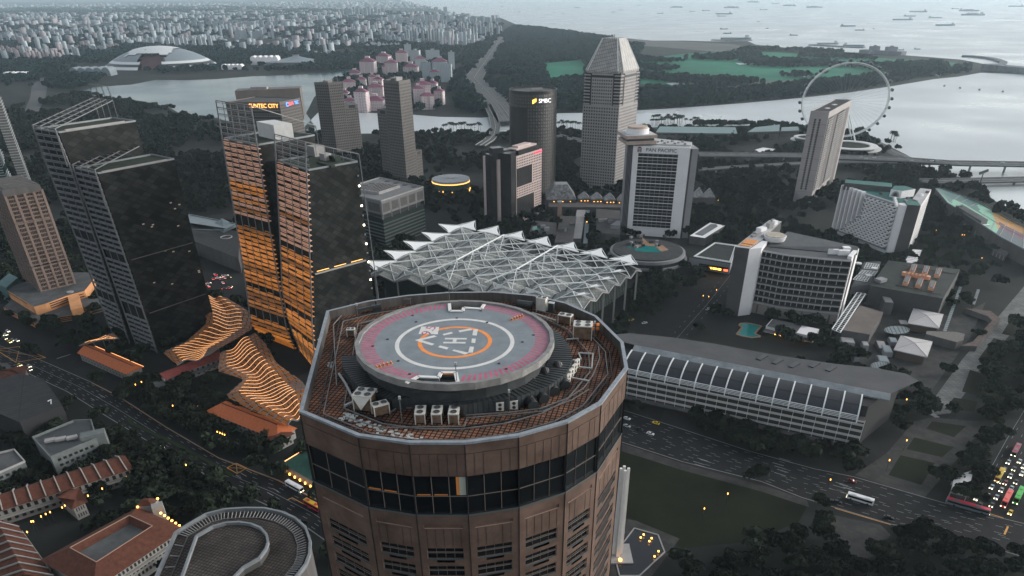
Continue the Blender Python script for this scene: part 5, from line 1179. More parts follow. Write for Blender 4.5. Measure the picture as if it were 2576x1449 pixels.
B0 = U(*SM(640, 690), zp_+2); MB().prism([V2(P0)+u*8+v*8, V2(P1)+v*8, V2(P1)+v*25, V2(P0)+u*14+v*40], zp_-1, zp_+1.2).build('roof_slab', mat('pale_roof', (.4, .4, .4)), t)
for k in range(10): p = V2(P0)+u*(L*(.35+.06*k))+v*(10+6*(k % 3)); MB().box(p, 2.4, 1.8, zp_+1.2, zp_+2.6, 0, k).build('roof_unit', WHG, t)
SGK = mat('sign_charcoal', (.05, .05, .055), .6); c = V2(P0)+u*(L*.50)-v*.2; placetext('sign_lettering', 'PAN PACIFIC', 4.6, SGK, t, (c.x, c.y, zp_-3.4), u.to_3d(), (0, 0, 1), .12, sx=1.14)
SGN = mat('sign_maroon', (.16, .04, .035), .6); c = V2(P0)+u*(L*.115)-v*.2; e = MB(); ux = u.to_3d(); cc3 = Vector((c.x, c.y, zp_-3.2))
e.add([cc3+ux*a+Vector((0, 0, b)) for a, b in ((-2, -2.6), (2, -2.6), (2, 1), (1.5, 2.2), (0, 2.8), (-1.5, 2.2), (-2, 1))], [tuple(range(7))]); e.build('sign_emblem', SGN, t)
em = MB()
for k in range(3): em.beam(cc3+ux*-1.3+Vector((0, 0, -1.8+k*1.3))-v.to_3d()*.1, cc3+ux*1.3+Vector((0, 0, -1.8+k*1.3))-v.to_3d()*.1, .2, .35)
em.build('sign_emblem', WHW, t)
block([V2(Lw)-v*2, V2(P1)-v*2, V2(Pw)+v*28, V2(Lw)+v*40])
def HP(x, y, z=0.): return U(1449+.18514*x, 456.2+.18514*y, z)
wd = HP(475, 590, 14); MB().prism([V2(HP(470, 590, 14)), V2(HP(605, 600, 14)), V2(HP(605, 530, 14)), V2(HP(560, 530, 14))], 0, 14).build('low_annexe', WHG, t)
zt3 = 12; pc3 = HP(980, 830, zt3); r3 = (HP(1500, 960, zt3)-HP(460, 880, zt3)).length/2*.98; pc3 = (HP(1500, 960, zt3)+HP(460, 880, zt3))/2
t = thing('pool_terrace', 'round dark terrace deck with a turquoise pool in front of the gridded white hotel', 'terrace', (pc3.x, pc3.y, 0))
TD = mat('terrace_deck', (.05, .052, .055), .8, noise=.3, scale=.2); MB().cyl(pc3, r3*.93, 0, zt3, 48).build('deck', TD, t); MB().ring((pc3.x, pc3.y), r3*.93, r3, zt3-4, zt3-1.2, 48).build('ring_walk', WHG, t); MB().ring((pc3.x, pc3.y), r3*1.0, r3*1.06, zt3-9, zt3-7, 48).build('ring_walk', WHG, t)
POOL = mat('pool_water', (.01, .20, .19), .08); 
for q in ([(790, 905), (830, 895), (1000, 920), (1180, 945), (1120, 965), (960, 962), (800, 940)], [(880, 880), (960, 872), (1080, 885), (1125, 915), (1060, 930), (920, 905)], [(700, 890), (750, 870), (765, 900), (730, 912)]): MB().poly([HP(x, y, zt3+.15) for x, y in q][::-1]).build('pool', POOL, t)
DECKW = mat('timber_deck', (.30, .17, .10), .7, noise=.3); MB().poly([HP(x, y, zt3+.1) for x, y in [(740, 860), (900, 860), (900, 760), (980, 830), (1180, 870), (1260, 930), (1150, 960), (1130, 930), (960, 868), (800, 900)]][::-1]).build('timber_deck', DECKW, t)
random.seed(3)
for k in range(16): p = HP(690+random.random()*560, 750+random.random()*150, zt3); MB().box(p, 3, 2.4, zt3, zt3+1.6+random.random(), 0, random.random()).build('pavilion', random.choice([CONCD, WHG, TD]), t)
block([(pc3.x+r3*cos(k), pc3.y+r3*sin(k)) for k in (0, 1, 2, 3, 4, 5, 6)])
def SR(x, y): return (1945.4+.25926*x, 234.8+.25926*y)
bb = U(*SR(350, 1065)); zr_ = ztop(bb, SR(0, 190)[1]); A_ = U(*SR(362, 180), zr_); B_ = U(*SR(543, 190), zr_); C_ = U(*SR(763, 72), zr_); D_ = A_+(C_-B_)
TAUP = mat('taupe_stone', (.33, .30, .295), .75, noise=.08, scale=.06); t = thing('hotel', 'slender taupe slab hotel standing in front of the big wheel', 'hotel', (A_.x, A_.y, 0))
MB().prism([V2(A_), V2(B_), V2(C_), V2(D_)], 0, zr_, 0, 1).build('wall', [TAUP, mat('dark_roof_well', (.03, .03, .032), .8)], t)
PORT = mat('bronze_port', (.04, .036, .036), .4)
u, v, L = frame2(A_, B_); 
for k in range(30):
    z = zr_*(.92-.76*k/29)
    for f in (.33, .58): p = V2(A_)+u*L*f-v*.05; MB().add([(p.x+u.x*1.3*cos(a)-v.x*.1, p.y+u.y*1.3*cos(a)-v.y*.1, z+1.25*sin(a)) for a in [2*pi*q/10 for q in range(10)]], [tuple(range(10))]).build('port_window', PORT, t)
jl = MB()
for k in range(1, 8): z = zr_*k/8; jl.beam((A_.x-v.x*.03, A_.y-v.y*.03, z), (B_.x-v.x*.03, B_.y-v.y*.03, z), .2)
jl.build('floor_joint', CONCD, t)
u2, v2, L2 = frame2(B_, C_); nfl_ = 30
for f0, f1, dk in ((.02, .20, 0), (.22, .38, 1), (.40, .74, 0), (.76, .93, 1)):
    p = V2(B_)+u2*L2*f0-v2*.15
    if dk: MB().obox(p, u2, v2, L2*(f1-f0), .3, 0 if f0 > .5 else 12, zr_*.945).build('dark_recess', mat('recess_taupe', (.13, .12, .12), .8), t)
    else:
        MB().obox(p, u2, v2, L2*(f1-f0), .3, zr_*.14, zr_*.945).build('bay_glass', GLASSM, t); b = MB()
        for k in range(nfl_): z = zr_*(.15+.79*k/nfl_); MB().obox(p-v2*1.0, u2, v2, L2*(f1-f0), 1.0, z, z+1.2).build('balcony', CONC, t)
        for k in range(1+int((f1-f0)*26)): q = p+u2*(k*L2/26)-v2*.4; b.beam((q.x, q.y, zr_*.14), (q.x, q.y, zr_*.945), .4)
        b.build('bay_mullions', TAUP, t)
pp = MB(); pl = [V2(A_), V2(B_), V2(C_), V2(D_)]; i2 = inset(pl, .7)
for k in range(4): pp.prism([pl[k], pl[(k+1) % 4], i2[(k+1) % 4], i2[k]], zr_, zr_+1.2)
pp.build('parapet', TAUP, t)
for f in (.3, .6): p = (V2(A_)+V2(B_))/2; p = p.lerp((V2(D_)+V2(C_))/2, f); MB().box(p, 5, 3.5, zr_, zr_+.7, 0, .4).build('roof_unit', WHW, t)
for f in (.35, .62): MB().obox(V2(B_)+u2*L2*f-v2*.25, u2, v2, L2*.12, .5, 0, zr_*.11).build('portal_opening', GLASSM, t)
block(inset(pl, -4))
def HZ(x, y): return (2066.2+.20369*x, 442.7+.20369*y)
bb = U(*HZ(845, 1010)); zz_ = ztop(bb, HZ(0, 385)[1]); 
def hzp(x, y, z=None): return U(*HZ(x, y), zz_ if z is None else z)
Lh = hzp(245, 125); Mh = hzp(690, 190); Nh = hzp(920, 300+40); Th = hzp(1015, 395); Wd = hzp(1060, 370); We = hzp(1225, 380); Rh = hzp(1365, 165)
DKW = mat('charcoal_render', (.085, .08, .082), .85, noise=.12, scale=.1); GRNR = mat('green_roof_paint', (.012, .11, .095), .7, noise=.25, scale=.1)
t = thing('hotel', 'white hotel with a zigzag ribbed front, honeycomb windows and green roof decks', 'hotel', (bb.x, bb.y, 0))
u, v, L = frame2(Lh, Nh); Ls = L
back = 24
MB().obox(V2(Lh)+v*3, u, v, L, back, 0, zz_, 0, 1).build('wall', [WHW, GRNR], t)
cols = 13; fls = 19; cw = L/cols; fh = (zz_-8)/fls
rw = MB()                                                # zigzag ribs at the left, honeycomb to the right
hexs = []
for i in range(cols):
    for k in range(fls):
        z = 6+k*fh; x0 = i*cw; rib = k > (i-1)*2.6-2 and i < 6
        p = V2(Lh)+u*x0
        if rib:
            if k == fls-1 or k == max(0, int((i-1)*2.6-1)): pass
            hexs.append((p, z, 'rib', i, k))
        else: hexs.append((p+u*(cw/2 if k % 2 else 0), z, 'hex', i, k))
for i in range(6):
    k0 = max(0, int((i-1)*2.6-1)); z0 = 6+k0*fh if i else 3; p = V2(Lh)+u*(i*cw)
    MB().prism([p, p+u*cw*.55-v*1.8, p+u*cw*.62+v*3, p+v*3], z0, zz_+1.2).build('zigzag_rib', WHW, t)
wq_ = []; box = []
for p, z, kd, i, k in hexs:
    if kd == 'rib':
        a = p+u*cw*.62-v*(-2.2); b = p+u*cw*.98+v*.2; wq_.append(((a.x, a.y, z+.5), (b.x, b.y, z+.5), (b.x, b.y, z+fh*.85), (a.x, a.y, z+fh*.85)))
    else:
        a = p+u*cw*.18+v*.4; b = p+u*cw*.82+v*.4; wq_.append(((a.x, a.y, z+.7), (b.x, b.y, z+.7), (b.x, b.y, z+fh*.8), (a.x, a.y, z+fh*.8))); box.append((p, z))
for n_, (p, z) in enumerate(box):
    b = MB(); a0 = p+u*cw*.06-v*.9; a1 = p+u*cw*.94-v*.9; b0 = p+v*3; 
    b.prism([a0+u*.5, a1-u*.5, a1+v*3.5, a0+v*3.5], z-.35, z+.55); b.prism([a0, a0+u*cw*.10, a0+u*cw*.10+v*2.6, a0+v*3.2], z+.55, z+fh*.86); b.prism([a1-u*cw*.10, a1, a1+v*3.2, a1-u*cw*.10+v*2.6], z+.55, z+fh*.86)
    if n_ < 100: b.build('balcony', WHW, t)
    else:
        if n_ == 100: restb = MB()
        restb.add(b.v, b.f)
if len(box) > 100: restb.build('balcony', WHW, t)['kind'] = 'stuff'
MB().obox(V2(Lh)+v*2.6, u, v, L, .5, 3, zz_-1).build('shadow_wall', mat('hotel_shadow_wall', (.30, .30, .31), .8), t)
wins(t, wq_, GLASSM, most=100)
cyc = (V2(Nh)+V2(Wd))/2+v*4.5; crd = (V2(Wd)-V2(Nh)).length/2*1.0; MB().cyl(cyc, crd, 0, zz_, 28).build('round_end', WHW, t)
du, dv, dl = frame2(Wd, We); MB().obox(V2(Wd), du, dv, dl, 18, 0, zz_+1.0, 0, 1).build('dark_wall', [DKW, GRNR], t)
su, sv, sl_ = frame2(We, Rh); MB().obox(V2(We)+sv*.3, su, sv, sl_, dl*.9, 0, zz_, 0, 1).build('side_wing', [WHW, mat('pale_roof', (.4, .4, .4))], t)
wins(t, grid(V2(We)+su*2, V2(We)+su*sl_, 4, zz_-3, 12, 19, .5, .42, .4, .1+.0)+[], mat('grey_glass', (.09, .095, .10), .3), most=100)
zz2 = zz_+7; f0, f1, f2 = U(*HZ(860, 165), zz2), U(*HZ(1000, 185), zz2), U(*HZ(1165, 160), zz2); f3 = U(*HZ(1030, 120), zz2); f4 = U(*HZ(905, 120), zz2)
MB().prism([V2(f0), V2(f1), V2(f2), V2(f3), V2(f4)], zz_, zz2, 0, 1).build('lift_tower', [WHW, GRNR], t)
fn = MB(); fu, fv, fl_ = frame2(f0, f1); fc = V2(f0)+fu*fl_*.5-fv*.15
for k in range(11): a = pi*(.02+.096*k); fn.beam((fc.x, fc.y, zz_+1.2), (fc.x+fu.x*fl_*.36*cos(a), fc.y+fu.y*fl_*.36*cos(a), zz_+1.2+4.8*sin(a)), .28, .55)
fn.build('fan_emblem', SGK, t)
bkw = MB().prism([V2(U(*HZ(285, 95), zz_+4)), V2(U(*HZ(870, 150), zz_+4)), V2(U(*HZ(870, 100), zz_+4)), V2(U(*HZ(300, 55), zz_+4))], zz_-2, zz_+5, 0, 1).build('roof_block', [DKW, GRNR], t)
for x, y in ((560, 140), (600, 135), (650, 160), (740, 215), (1065, 275), (1040, 310), (1240, 235), (1310, 200)): p = U(*HZ(x, y), zz_+.8); MB().box(p, 3, 2.2, zz_, zz_+2.0, 0, .5).build('roof_unit', random.choice([WHG, WHW, CONCD]), t)
for k in range(5): p = U(*HZ(905+k*6, 275+k*22), zz_+1); MB().box(p, 2.6, 1.6, zz_, zz_+2.2, 0, .4).build('scalloped_edge', WHW, t)
low = [V2(U(*HZ(x, y), 6)) for x, y in ((1030, 1060), (1115, 905), (1240, 915), (1160, 1075))]; MB().prism(low, 0, 6).build('glazed_porch', WHW, t)
for k in range(1, 9): a = low[0].lerp(low[1], k/9); b = low[3].lerp(low[2], k/9); MB().beam((a.x, a.y, 6.05), (b.x, b.y, 6.05), .7, .2).build('porch_bar', GLASSM, t)
ter = [V2(U(*HZ(x, y), 4)) for x, y in ((60, 760), (150, 660), (280, 800), (640, 935), (830, 960), (820, 1020), (640, 970), (480, 930), (250, 840))]; MB().prism(ter, 0, 4).build('garden_terrace', mat('terrace_green', (.02, .05, .04), .9, noise=.3), t)
block([V2(Lh)-v*8, V2(Nh)-v*8, V2(We)-dv*4, V2(Rh)+su*4, V2(Lh)+v*34])
def HC(x, y): return (1811.2+.22229*x, 536.7+.22229*y)
bb = U(*HC(1315, 1190)); zc_ = ztop(bb, HC(0, 440)[1])
def hcp(x, y, z=None): return U(*HC(x, y), zc_ if z is None else z)
t = thing('hotel', 'curved hotel with a pale square grid front and a round white roof pod', 'hotel', (bb.x, bb.y, 0))
topc = [hcp(x, y, zc_-2.2) for x, y in ((472, 408), (612, 432), (765, 460), (920, 475), (1080, 492), (1240, 508), (1490, 525))]
nseg = 14; tc = []
for k in range(nseg+1):
    f = k/nseg*(len(topc)-1); i = min(int(f), len(topc)-2); tc.append(V2(topc[i].lerp(topc[i+1], f-i)))
GRIDW = mat('grid_concrete', (.36, .35, .35), .75, noise=.1, scale=.1); zb0 = 9.0; zb1 = zc_-3.2
bk = [p+Vector((4, 22)) for p in tc]
MB().prism(tc+bk[::-1], 0, zc_-2.2, 0, 1).build('wall', [GRIDW, mat('dark_lead_roof', (.06, .063, .066), .6, noise=.2)], t)
nz = 8; gl = MB()
wq_ = []
for k in range(nseg):
    a, b = tc[k], tc[k+1]; d = (b-a).normalized(); n = Vector((d.y, -d.x))
    for j in range(nz): z0 = zb0+(zb1-zb0)*j/nz; z1 = zb0+(zb1-zb0)*(j+1)/nz; a2, b2 = a+n*.1+d*.12, b+n*.1-d*.12; wq_.append(((a2.x, a2.y, z0+.5), (b2.x, b2.y, z0+.5), (b2.x, b2.y, z1-.4), (a2.x, a2.y, z1-.4)))
wins(t, wq_, GLASSM, most=112)
for k in range(nseg+1):
    a = tc[k]; d = (tc[min(k+1, nseg)]-tc[max(k-1, 0)]).normalized(); n = Vector((d.y, -d.x)); MB().beam((a.x+n.x*.6, a.y+n.y*.6, zb0), (a.x+n.x*.6, a.y+n.y*.6, zb1), .42 if k % 2 else .55, 1.1, up=(n.x, n.y, 0)).build('grid_pier', GRIDW, t)
for j in range(nz+1):
    z = zb0+(zb1-zb0)*j/nz; sb = MB()
    for k in range(nseg):
        a, b = tc[k], tc[k+1]; d = (b-a).normalized(); n = Vector((d.y, -d.x)); sb.prism([a, b, b+n*1.5, a+n*1.5], z-.3, z+.45)
    sb.build('balcony_slab', GRIDW, t)
    if j < nz:
        r_ = MB()
        for k in range(nseg): a, b = tc[k], tc[k+1]; d = (b-a).normalized(); n = Vector((d.y, -d.x))*1.3; r_.beam((a.x+n.x, a.y+n.y, z+1.5), (b.x+n.x, b.y+n.y, z+1.5), .12, .9)
        r_.build('balcony_rail', mat('rail_dark', (.05, .05, .052), .4), t)
pdz = MB()
for k in range(nseg): a, b = tc[k], tc[k+1]; d = (b-a).normalized(); n = Vector((d.y, -d.x)); pdz.prism([a, b, b+n*1.2, a+n*1.2], 0, zb0-1.5)
pdz.build('podium_wall', mat('podium_stone', (.26, .23, .22), .8, noise=.12), t)
for k in range(1, nseg, 2): a = tc[k]; MB().beam((a.x, a.y-1.8, 0), (a.x, a.y-1.8, zb0-1.6), .9).build('podium_pier', CONCD, t)
e0 = V2(topc[-1]); e1 = V2(hcp(1580, 400)); eu_, ev_, el = frame2(e0, e1); MB().obox(e0+ev_*.2, eu_, ev_, el, 3, 0, zc_).build('end_wall', WHW, t); MB().obox(e0+eu_*el*.35-ev_*.2, eu_, ev_, el*.22, .5, 0, zc_-1).build('dark_joint', GRDK, t)
zl = zc_+1.5; q = [V2(U(*HC(x, y), zl)) for x, y in ((170, 378), (330, 398), (480, 300), (700, 90), (560, 75))]
MB().prism(q, 0, zl, 0, 1).build('tower_wall', [DKW, mat('pale_roof', (.4, .4, .4))], t); s0, s1 = q[1], V2(hcp(472, 395)); 
MB().prism([q[1]+Vector((.3, 0)), V2(hcp(470, 405, zc_)), V2(hcp(535, 330, zc_)), q[2]], 0, zc_+1).build('pale_side_wall', WHW, t)
MB().prism([V2(U(*HC(x, y), zl+.6)) for x, y in ((245, 330), (380, 355), (430, 305), (300, 285))], zl, zl+.6).build('amber_roof_plant', mat('amber_coils', (.62, .25, .06), .6, noise=.6, scale=1.2), t)
MB().prism([V2(U(*HC(x, y), zl+.6)) for x, y in ((215, 352), (340, 372), (350, 360), (225, 342))], zl, zl+.5).build('amber_roof_plant', mat('amber_coils', (.62, .25, .06)), t)
for x, y, s, h in ((420, 225, 6, 2), (470, 180, 7, 2.5), (560, 150, 5, 4), (620, 110, 4, 3), (600, 80, 3, 2), (510, 250, 5, 1.5), (380, 250, 4, 1.5)): p = U(*HC(x, y), zl+1); MB().box(p, s, s*.7, zl, zl+h, 0, .6).build('roof_unit', random.choice([WHG, WHW, CONC]), t)
p = U(*HC(625, 255), zc_+3); rp_ = (U(*HC(750, 250), zc_+3)-U(*HC(500, 250), zc_+3)).length/2; MB().cyl(p, rp_*.9, zc_, zc_+3.4, 32, r1=rp_).build('roof_pod', WHW, t); MB().cyl(p, rp_*.9, zc_+3.4, zc_+4, 24).build('pod_plant', mat('pod_tan', (.40, .36, .30), .8, noise=.4, scale=.6), t)
MB().cyl((p.x, p.y), rp_*.4, zc_-3, zc_, 16).build('pod_stem', WHW, t)
lr = MB().prism([V2(hcp(540, 350)), V2(hcp(1560, 440)), V2(hcp(1560, 400)), V2(hcp(760, 240))], zc_-2.2, [zc_-1.6, zc_-1.6, zc_+1.5, zc_+2.5]).build('lead_roof', brickmat('ribbed_lead', (.075, .08, .084), (.065, .07, .074), (.03, .03, .03), 1.6, 60, .12, rough=.5, noise=.2), t)
for x, y, a, b in ((1290, 430, 7, 2), (1400, 440, 8, 3), (1430, 405, 5, 5), (1250, 430, 3, 1.5)): p_ = hcp(x, y); MB().box(p_, a, b, zc_-2, zc_+1.6, 0, -.1).build('roof_unit', WHW, t)
em = MB(); wv0 = q[0]; wv1 = q[1]; wu_, wvv, wl2 = frame2(wv0, wv1); ec = wv0+wu_*wl2*.38-wvv*.15
for k in range(12): a, b = 2*pi*k/12, 2*pi*(k+1)/12; em.beam((ec.x+wu_.x*2.2*cos(a), ec.y+wu_.y*2.2*cos(a), zl-7+2.0*sin(a)), (ec.x+wu_.x*2.2*cos(b), ec.y+wu_.y*2.2*cos(b), zl-7+2.0*sin(b)), .25, .4)
em.beam((ec.x-wu_.x*.5, ec.y-wu_.y*.5, zl-8.3), (ec.x-wu_.x*.5, ec.y-wu_.y*.5, zl-5.7), .2, .35); em.build('wall_emblem', GRDK, t)
block([q[0], V2(tc[0])-Vector((0, 8)), V2(tc[-1])-Vector((-4, 6)), e1, q[3]])
# ================================================================== mall, roofs, grandstand, old houses
def HM(x, y, z=0.): return U(2012.5+.34256*x, 603.7+.34256*y, z)
LEAD = mat('zinc_roof', (.075, .075, .08), .8, noise=.2, scale=.05); ZINC = brickmat('pale_zinc_edge', (.21, .24, .26), (.17, .20, .22), (.10, .11, .12), 3.0, .9, .04, rough=.55, noise=.25)
SOLAR = mat('blue_black_glazing', (.016, .019, .026), .58, noise=.2, scale=.5); WBAND = mat('pale_spandrel', (.46, .43, .41), .7, noise=.1, scale=.1)
mb0 = U(2165, 1115); zm = ztop(mb0, 1043); 
def mp(x, y, z): return U(x, y, z)
wL = mp(1575, 938, zm); wR = mp(2175, 1062, zm); u, v, L = frame2(wL, wR); wL = Vector((V2(wR)-u*(L*1.03)).to_3d()); L *= 1.03
t = thing('mall', 'long low mall with banded white front, ribbed glazed attic and sweeping zinc roof', 'mall', (wR.x, wR.y, 0)); D_ = 34
MB().obox(wL, u, v, L, D_, 0, zm, 0, 1).build('wall', [mat('mall_glass', (.022, .024, .023), .6), LEAD], t)
nb = 4
for k in range(nb): z = 3.4+(zm-3.4)*k/nb; MB().obox(V2(wL)-v*.35, u, v, L, .35, z+1.1, z+2.5).build('spandrel_band', WBAND, t)
MB().obox(V2(wL)-v*.2, u, v, L, .25, zm-.5, zm+.4).build('spandrel_band', WBAND, t)
for k in range(24): p = V2(wL)+u*(L*k/23)-v*.9; MB().beam((p.x, p.y, 2), (p.x, p.y, zm+1.5), .16).build('guide_mast', STEELW, t)
wins(t, grid(V2(wL), V2(wR), 3.4, zm, 78, nb, .84, .42, .2, .05), GLASSM, most=80)
at = MB(); ribs = 15; zr0, zr1 = zm-1.2, zm+8.0; attL, attR = V2(wL)-v*1.2+u*2, V2(wR)-v*1.2-u*4; la = (attR-attL).length
def arc(s):                                             # profile from front low to back high
    a = s*pi/2; return (v*(17*(1-cos(a))), zr0+(zr1-zr0)*sin(a))
for k in range(12):
    o0, z0 = arc(k/12); o1, z1 = arc((k+1)/12); a, b = attL+o0, attR+o0; c, d = attR+o1, attL+o1
    at.quad((a.x, a.y, z0), (b.x, b.y, z0), (c.x, c.y, z1), (d.x, d.y, z1))
at.build('attic_glazing', SOLAR, t)
for k in range(ribs+1):
    p0 = attL+u*(la*k/ribs); MB().path([(p0.x+arc(s/10)[0].x, p0.y+arc(s/10)[0].y, arc(s/10)[1]+.3) for s in range(11)], .75, .5).build('attic_rib', STEELW, t)
for s in (0, .12, .17, .22, .27):
    o, z = arc(s); MB().beam((attL.x+o.x, attL.y+o.y, z+.25), (attR.x+o.x, attR.y+o.y, z+.25), .55 if s in (0, .27) else .25, .3).build('attic_rail', STEELW, t)
o1, z1 = arc(1.0); rA = attL+o1; rB = attR+o1+u*14
edge = [rA+(rB-rA)*(k/16)-v*(3.5*sin(pi*k/16)*0) for k in range(17)]
zf = [z1+.2+(2.6*sin(pi*k/16)) for k in range(17)]
ee = MB(); rr = MB(); bx = []
backpx = [(1500, 845), (1585, 838), (1700, 850), (1800, 865), (1950, 893), (2100, 915), (2200, 925), (2280, 940), (2312, 958)]
for k in range(17):
    f = k/16*(len(backpx)-1); i = min(int(f), len(backpx)-2); q = (backpx[i][0]*(1-f+i)+backpx[i+1][0]*(f-i), backpx[i][1]*(1-f+i)+backpx[i+1][1]*(f-i)); bx.append(U(*q, zr1+1.0))
ed2 = [p+v*5.0 for p in edge]
for k in range(16):
    ee.quad((edge[k].x, edge[k].y, z1), (edge[k+1].x, edge[k+1].y, z1), (ed2[k+1].x, ed2[k+1].y, z1+1.7), (ed2[k].x, ed2[k].y, z1+1.7))
    ee.quad((edge[k].x, edge[k].y, z1-.8), (edge[k+1].x, edge[k+1].y, z1-.8), (edge[k+1].x, edge[k+1].y, z1), (edge[k].x, edge[k].y, z1))
    rr.quad((ed2[k].x, ed2[k].y, z1+1.7), (ed2[k+1].x, ed2[k+1].y, z1+1.7), tuple(bx[k+1]), tuple(bx[k]))
ee.build('zinc_edge', ZINC, t); rr.build('sweeping_roof', LEAD, t)
bw_ = [V2(p) for p in bx]; MB().prism([V2(wL)+v*6, V2(wR)+v*6]+[bw_[15]-Vector((6, 0)), bw_[8], bw_[1]], 0, zr1-1.5).build('rear_wall', mat('mall_side', (.03, .03, .032), .8), t)
for px, n in ((2017, 4), (2059, 4), (2105, 5)):
    pass
def Z6U(x, y, z): return U(*Z(6, x, y), z)
for x, y, n in ((600, 1247, 1), (717, 1277, 1), (842, 1305, 1), (995, 1302, 1), (1120, 1332, 1)):
    p = Z6U(x, y, zr1+1.6); MB().box(p, 3.0, 9, zr1+.8, zr1+1.9, 0, math.atan2(u.y, u.x)-.35).build('roof_light', GLASSM, t)
for k in range(10): p = V2(wL)+u*(L*(.06+.1*k))-v*3; MB().obox(p, u, v, L*.05, .6, 2.6, 2.9).build('canopy_light', mat('soft_amber', (1, .5, .15), .5, emit=.6, ecol=(1, .35, .06)), t)
MB().obox(V2(wL)-v*4, u, v, L, 4, 3.0, 3.4).build('canopy', CONCD, t)
block([V2(wL)-v*5, V2(wR)-v*5]+[bw_[16], bw_[8], bw_[0]])
def roofbox(name, label, cat, pts, z, m_wall, m_roof, z0=0, th=None):
    P = [V2(p) for p in pts]; c = sum(P, Vector((0, 0)))/len(P); t = th or thing(name, label, cat, (c.x, c.y, 0)); MB().prism(P, z0, z, 0, 1).build('wall', [m_wall, m_roof], t); block(P); return t, P
DGREEN = brickmat('dark_slate_deck', (.020, .026, .024), (.015, .020, .019), (.04, .045, .043), 3.2, 8, .06, rough=.6, noise=.4)
t, P = roofbox('mall_block', 'dark flat roofed mall block carrying rows of orange and black coolers', 'mall', [HM(515, 335, 17), HM(1050, 430, 17), HM(1175, 215, 17), HM(650, 150, 17)], 17, mat('dark_ribbed_wall', (.04, .04, .042), .7, noise=.2), DGREEN)
ORB = mat('peach_cooler', (.66, .32, .19), .6, noise=.15, scale=.5)
th_ = thing('cooler_row', 'row of seven round peach coolers on the dark slate mall roof', 'cooler', tuple(HM(845, 270, 17)), 'coolers on the dark roof')
for k in range(7): p = HM(768+k*27, 259+k*4.6, 17); MB().cyl(p, 2.4, 17, 19.6, 14).build('cooler_drum', ORB, th_)
for n_, (x, y, s) in enumerate([(825, 222, 'top left'), (917, 236, 'top middle'), (1008, 252, 'top right'), (777, 310, 'bottom left'), (870, 328, 'bottom middle'), (963, 345, 'bottom right')]):
    th_ = thing('cooler_bank', 'long cooler bank with black fans and peach end, %s of the six' % s, 'cooler', tuple(HM(x, y, 17)), 'coolers on the dark roof'); a = HM(x-8, y+26, 17); b = HM(x+12, y-26, 17); d = (V2(b)-V2(a)); l = d.length; d.normalize(); n = Vector((-d.y, d.x))
    MB().obox(V2(a)-n*2, d, n, l, 4, 17, 19.2).build('case', ORB, th_)
    for k in range(6): q = V2(a)+d*(l*(k+.7)/6.3); MB().cyl(q, 1.7, 19.22, 19.6, 12).build('fan', GLASSM, th_)
for a, b in (((760, 185), (1150, 250)), ((740, 270), (800, 190)), ((980, 180), (1050, 215)), ((700, 330), (1040, 400))): MB().beam(HM(*a, 17.3), HM(*b, 17.3), .35).build('roof_rail', CONCD, t)
t2_, _ = roofbox('annexe', 'grey annexe with white framed skylights beside the curved hotel', 'building', [HM(380, 335, 9), HM(520, 330, 9), HM(600, 150, 9), HM(470, 165, 9)], 9, WHG, ROOFG)
for q in ([(390, 290), (490, 305), (515, 270), (420, 258)], [(430, 250), (545, 260), (568, 232), (460, 222)], [(470, 208), (560, 215), (580, 180), (490, 168)]):
    c = [HM(x, y, 9.4) for x, y in q]; m_ = MB()
    for k in range(6): m_.beam(c[0].lerp(c[1], k/5), c[3].lerp(c[2], k/5), .5)
    for k in range(4): m_.beam(c[0].lerp(c[3], k/3), c[1].lerp(c[2], k/3), .5)
    m_.build('skylight_frame', STEELW, t2_)
for x, y in ((632, 292), (545, 212), (430, 175), (505, 265)): p = HM(x, y, 9); MB().cyl(p, 2.6, 9, 10, 16).build('roof_disc', WHW, t2_)
p = HM(590, 305, 17); MB().box(p, 8, 6, 17, 19.5, 0, .5).build('roof_unit', WHG, t)
BRNR = mat('brown_flat_roof', (.135, .115, .105), .85, noise=.2, scale=.08)
roofbox('flat_roof_block', 'low block with a plain brown flat roof beside the white lattice walkway', 'building', [HM(310, 660, 9), HM(515, 695, 9), HM(612, 530, 9), HM(440, 480, 9)], 9, CONCD, BRNR)
p_ = MB(); 
t = thing('lattice_walkway', 'white lattice roofed walkway slanting past the corner of the curved hotel', 'walkway', tuple(HM(355, 540)))
A = [HM(235, 655, 10), HM(420, 385, 10)]; B = [HM(295, 680, 10), HM(482, 395, 10)]
for P in (A, B, [A[0].lerp(B[0], .5), A[1].lerp(B[1], .5)]): MB().beam(P[0], P[1], .7, .5).build('walkway_rail', STEELW, t)
for k in range(26): MB().beam(A[0].lerp(A[1], k/25), B[0].lerp(B[1], k/25), .32, .3).build('walkway_slat', STEELW, t)
for k in range(6): q = A[0].lerp(A[1], k/5); MB().beam((q.x, q.y, 0), q, .5).build('walkway_post', CONCD, t)
PAVR = mat('pavilion_roof', (.42, .40, .40), .75, noise=.08, scale=.2)
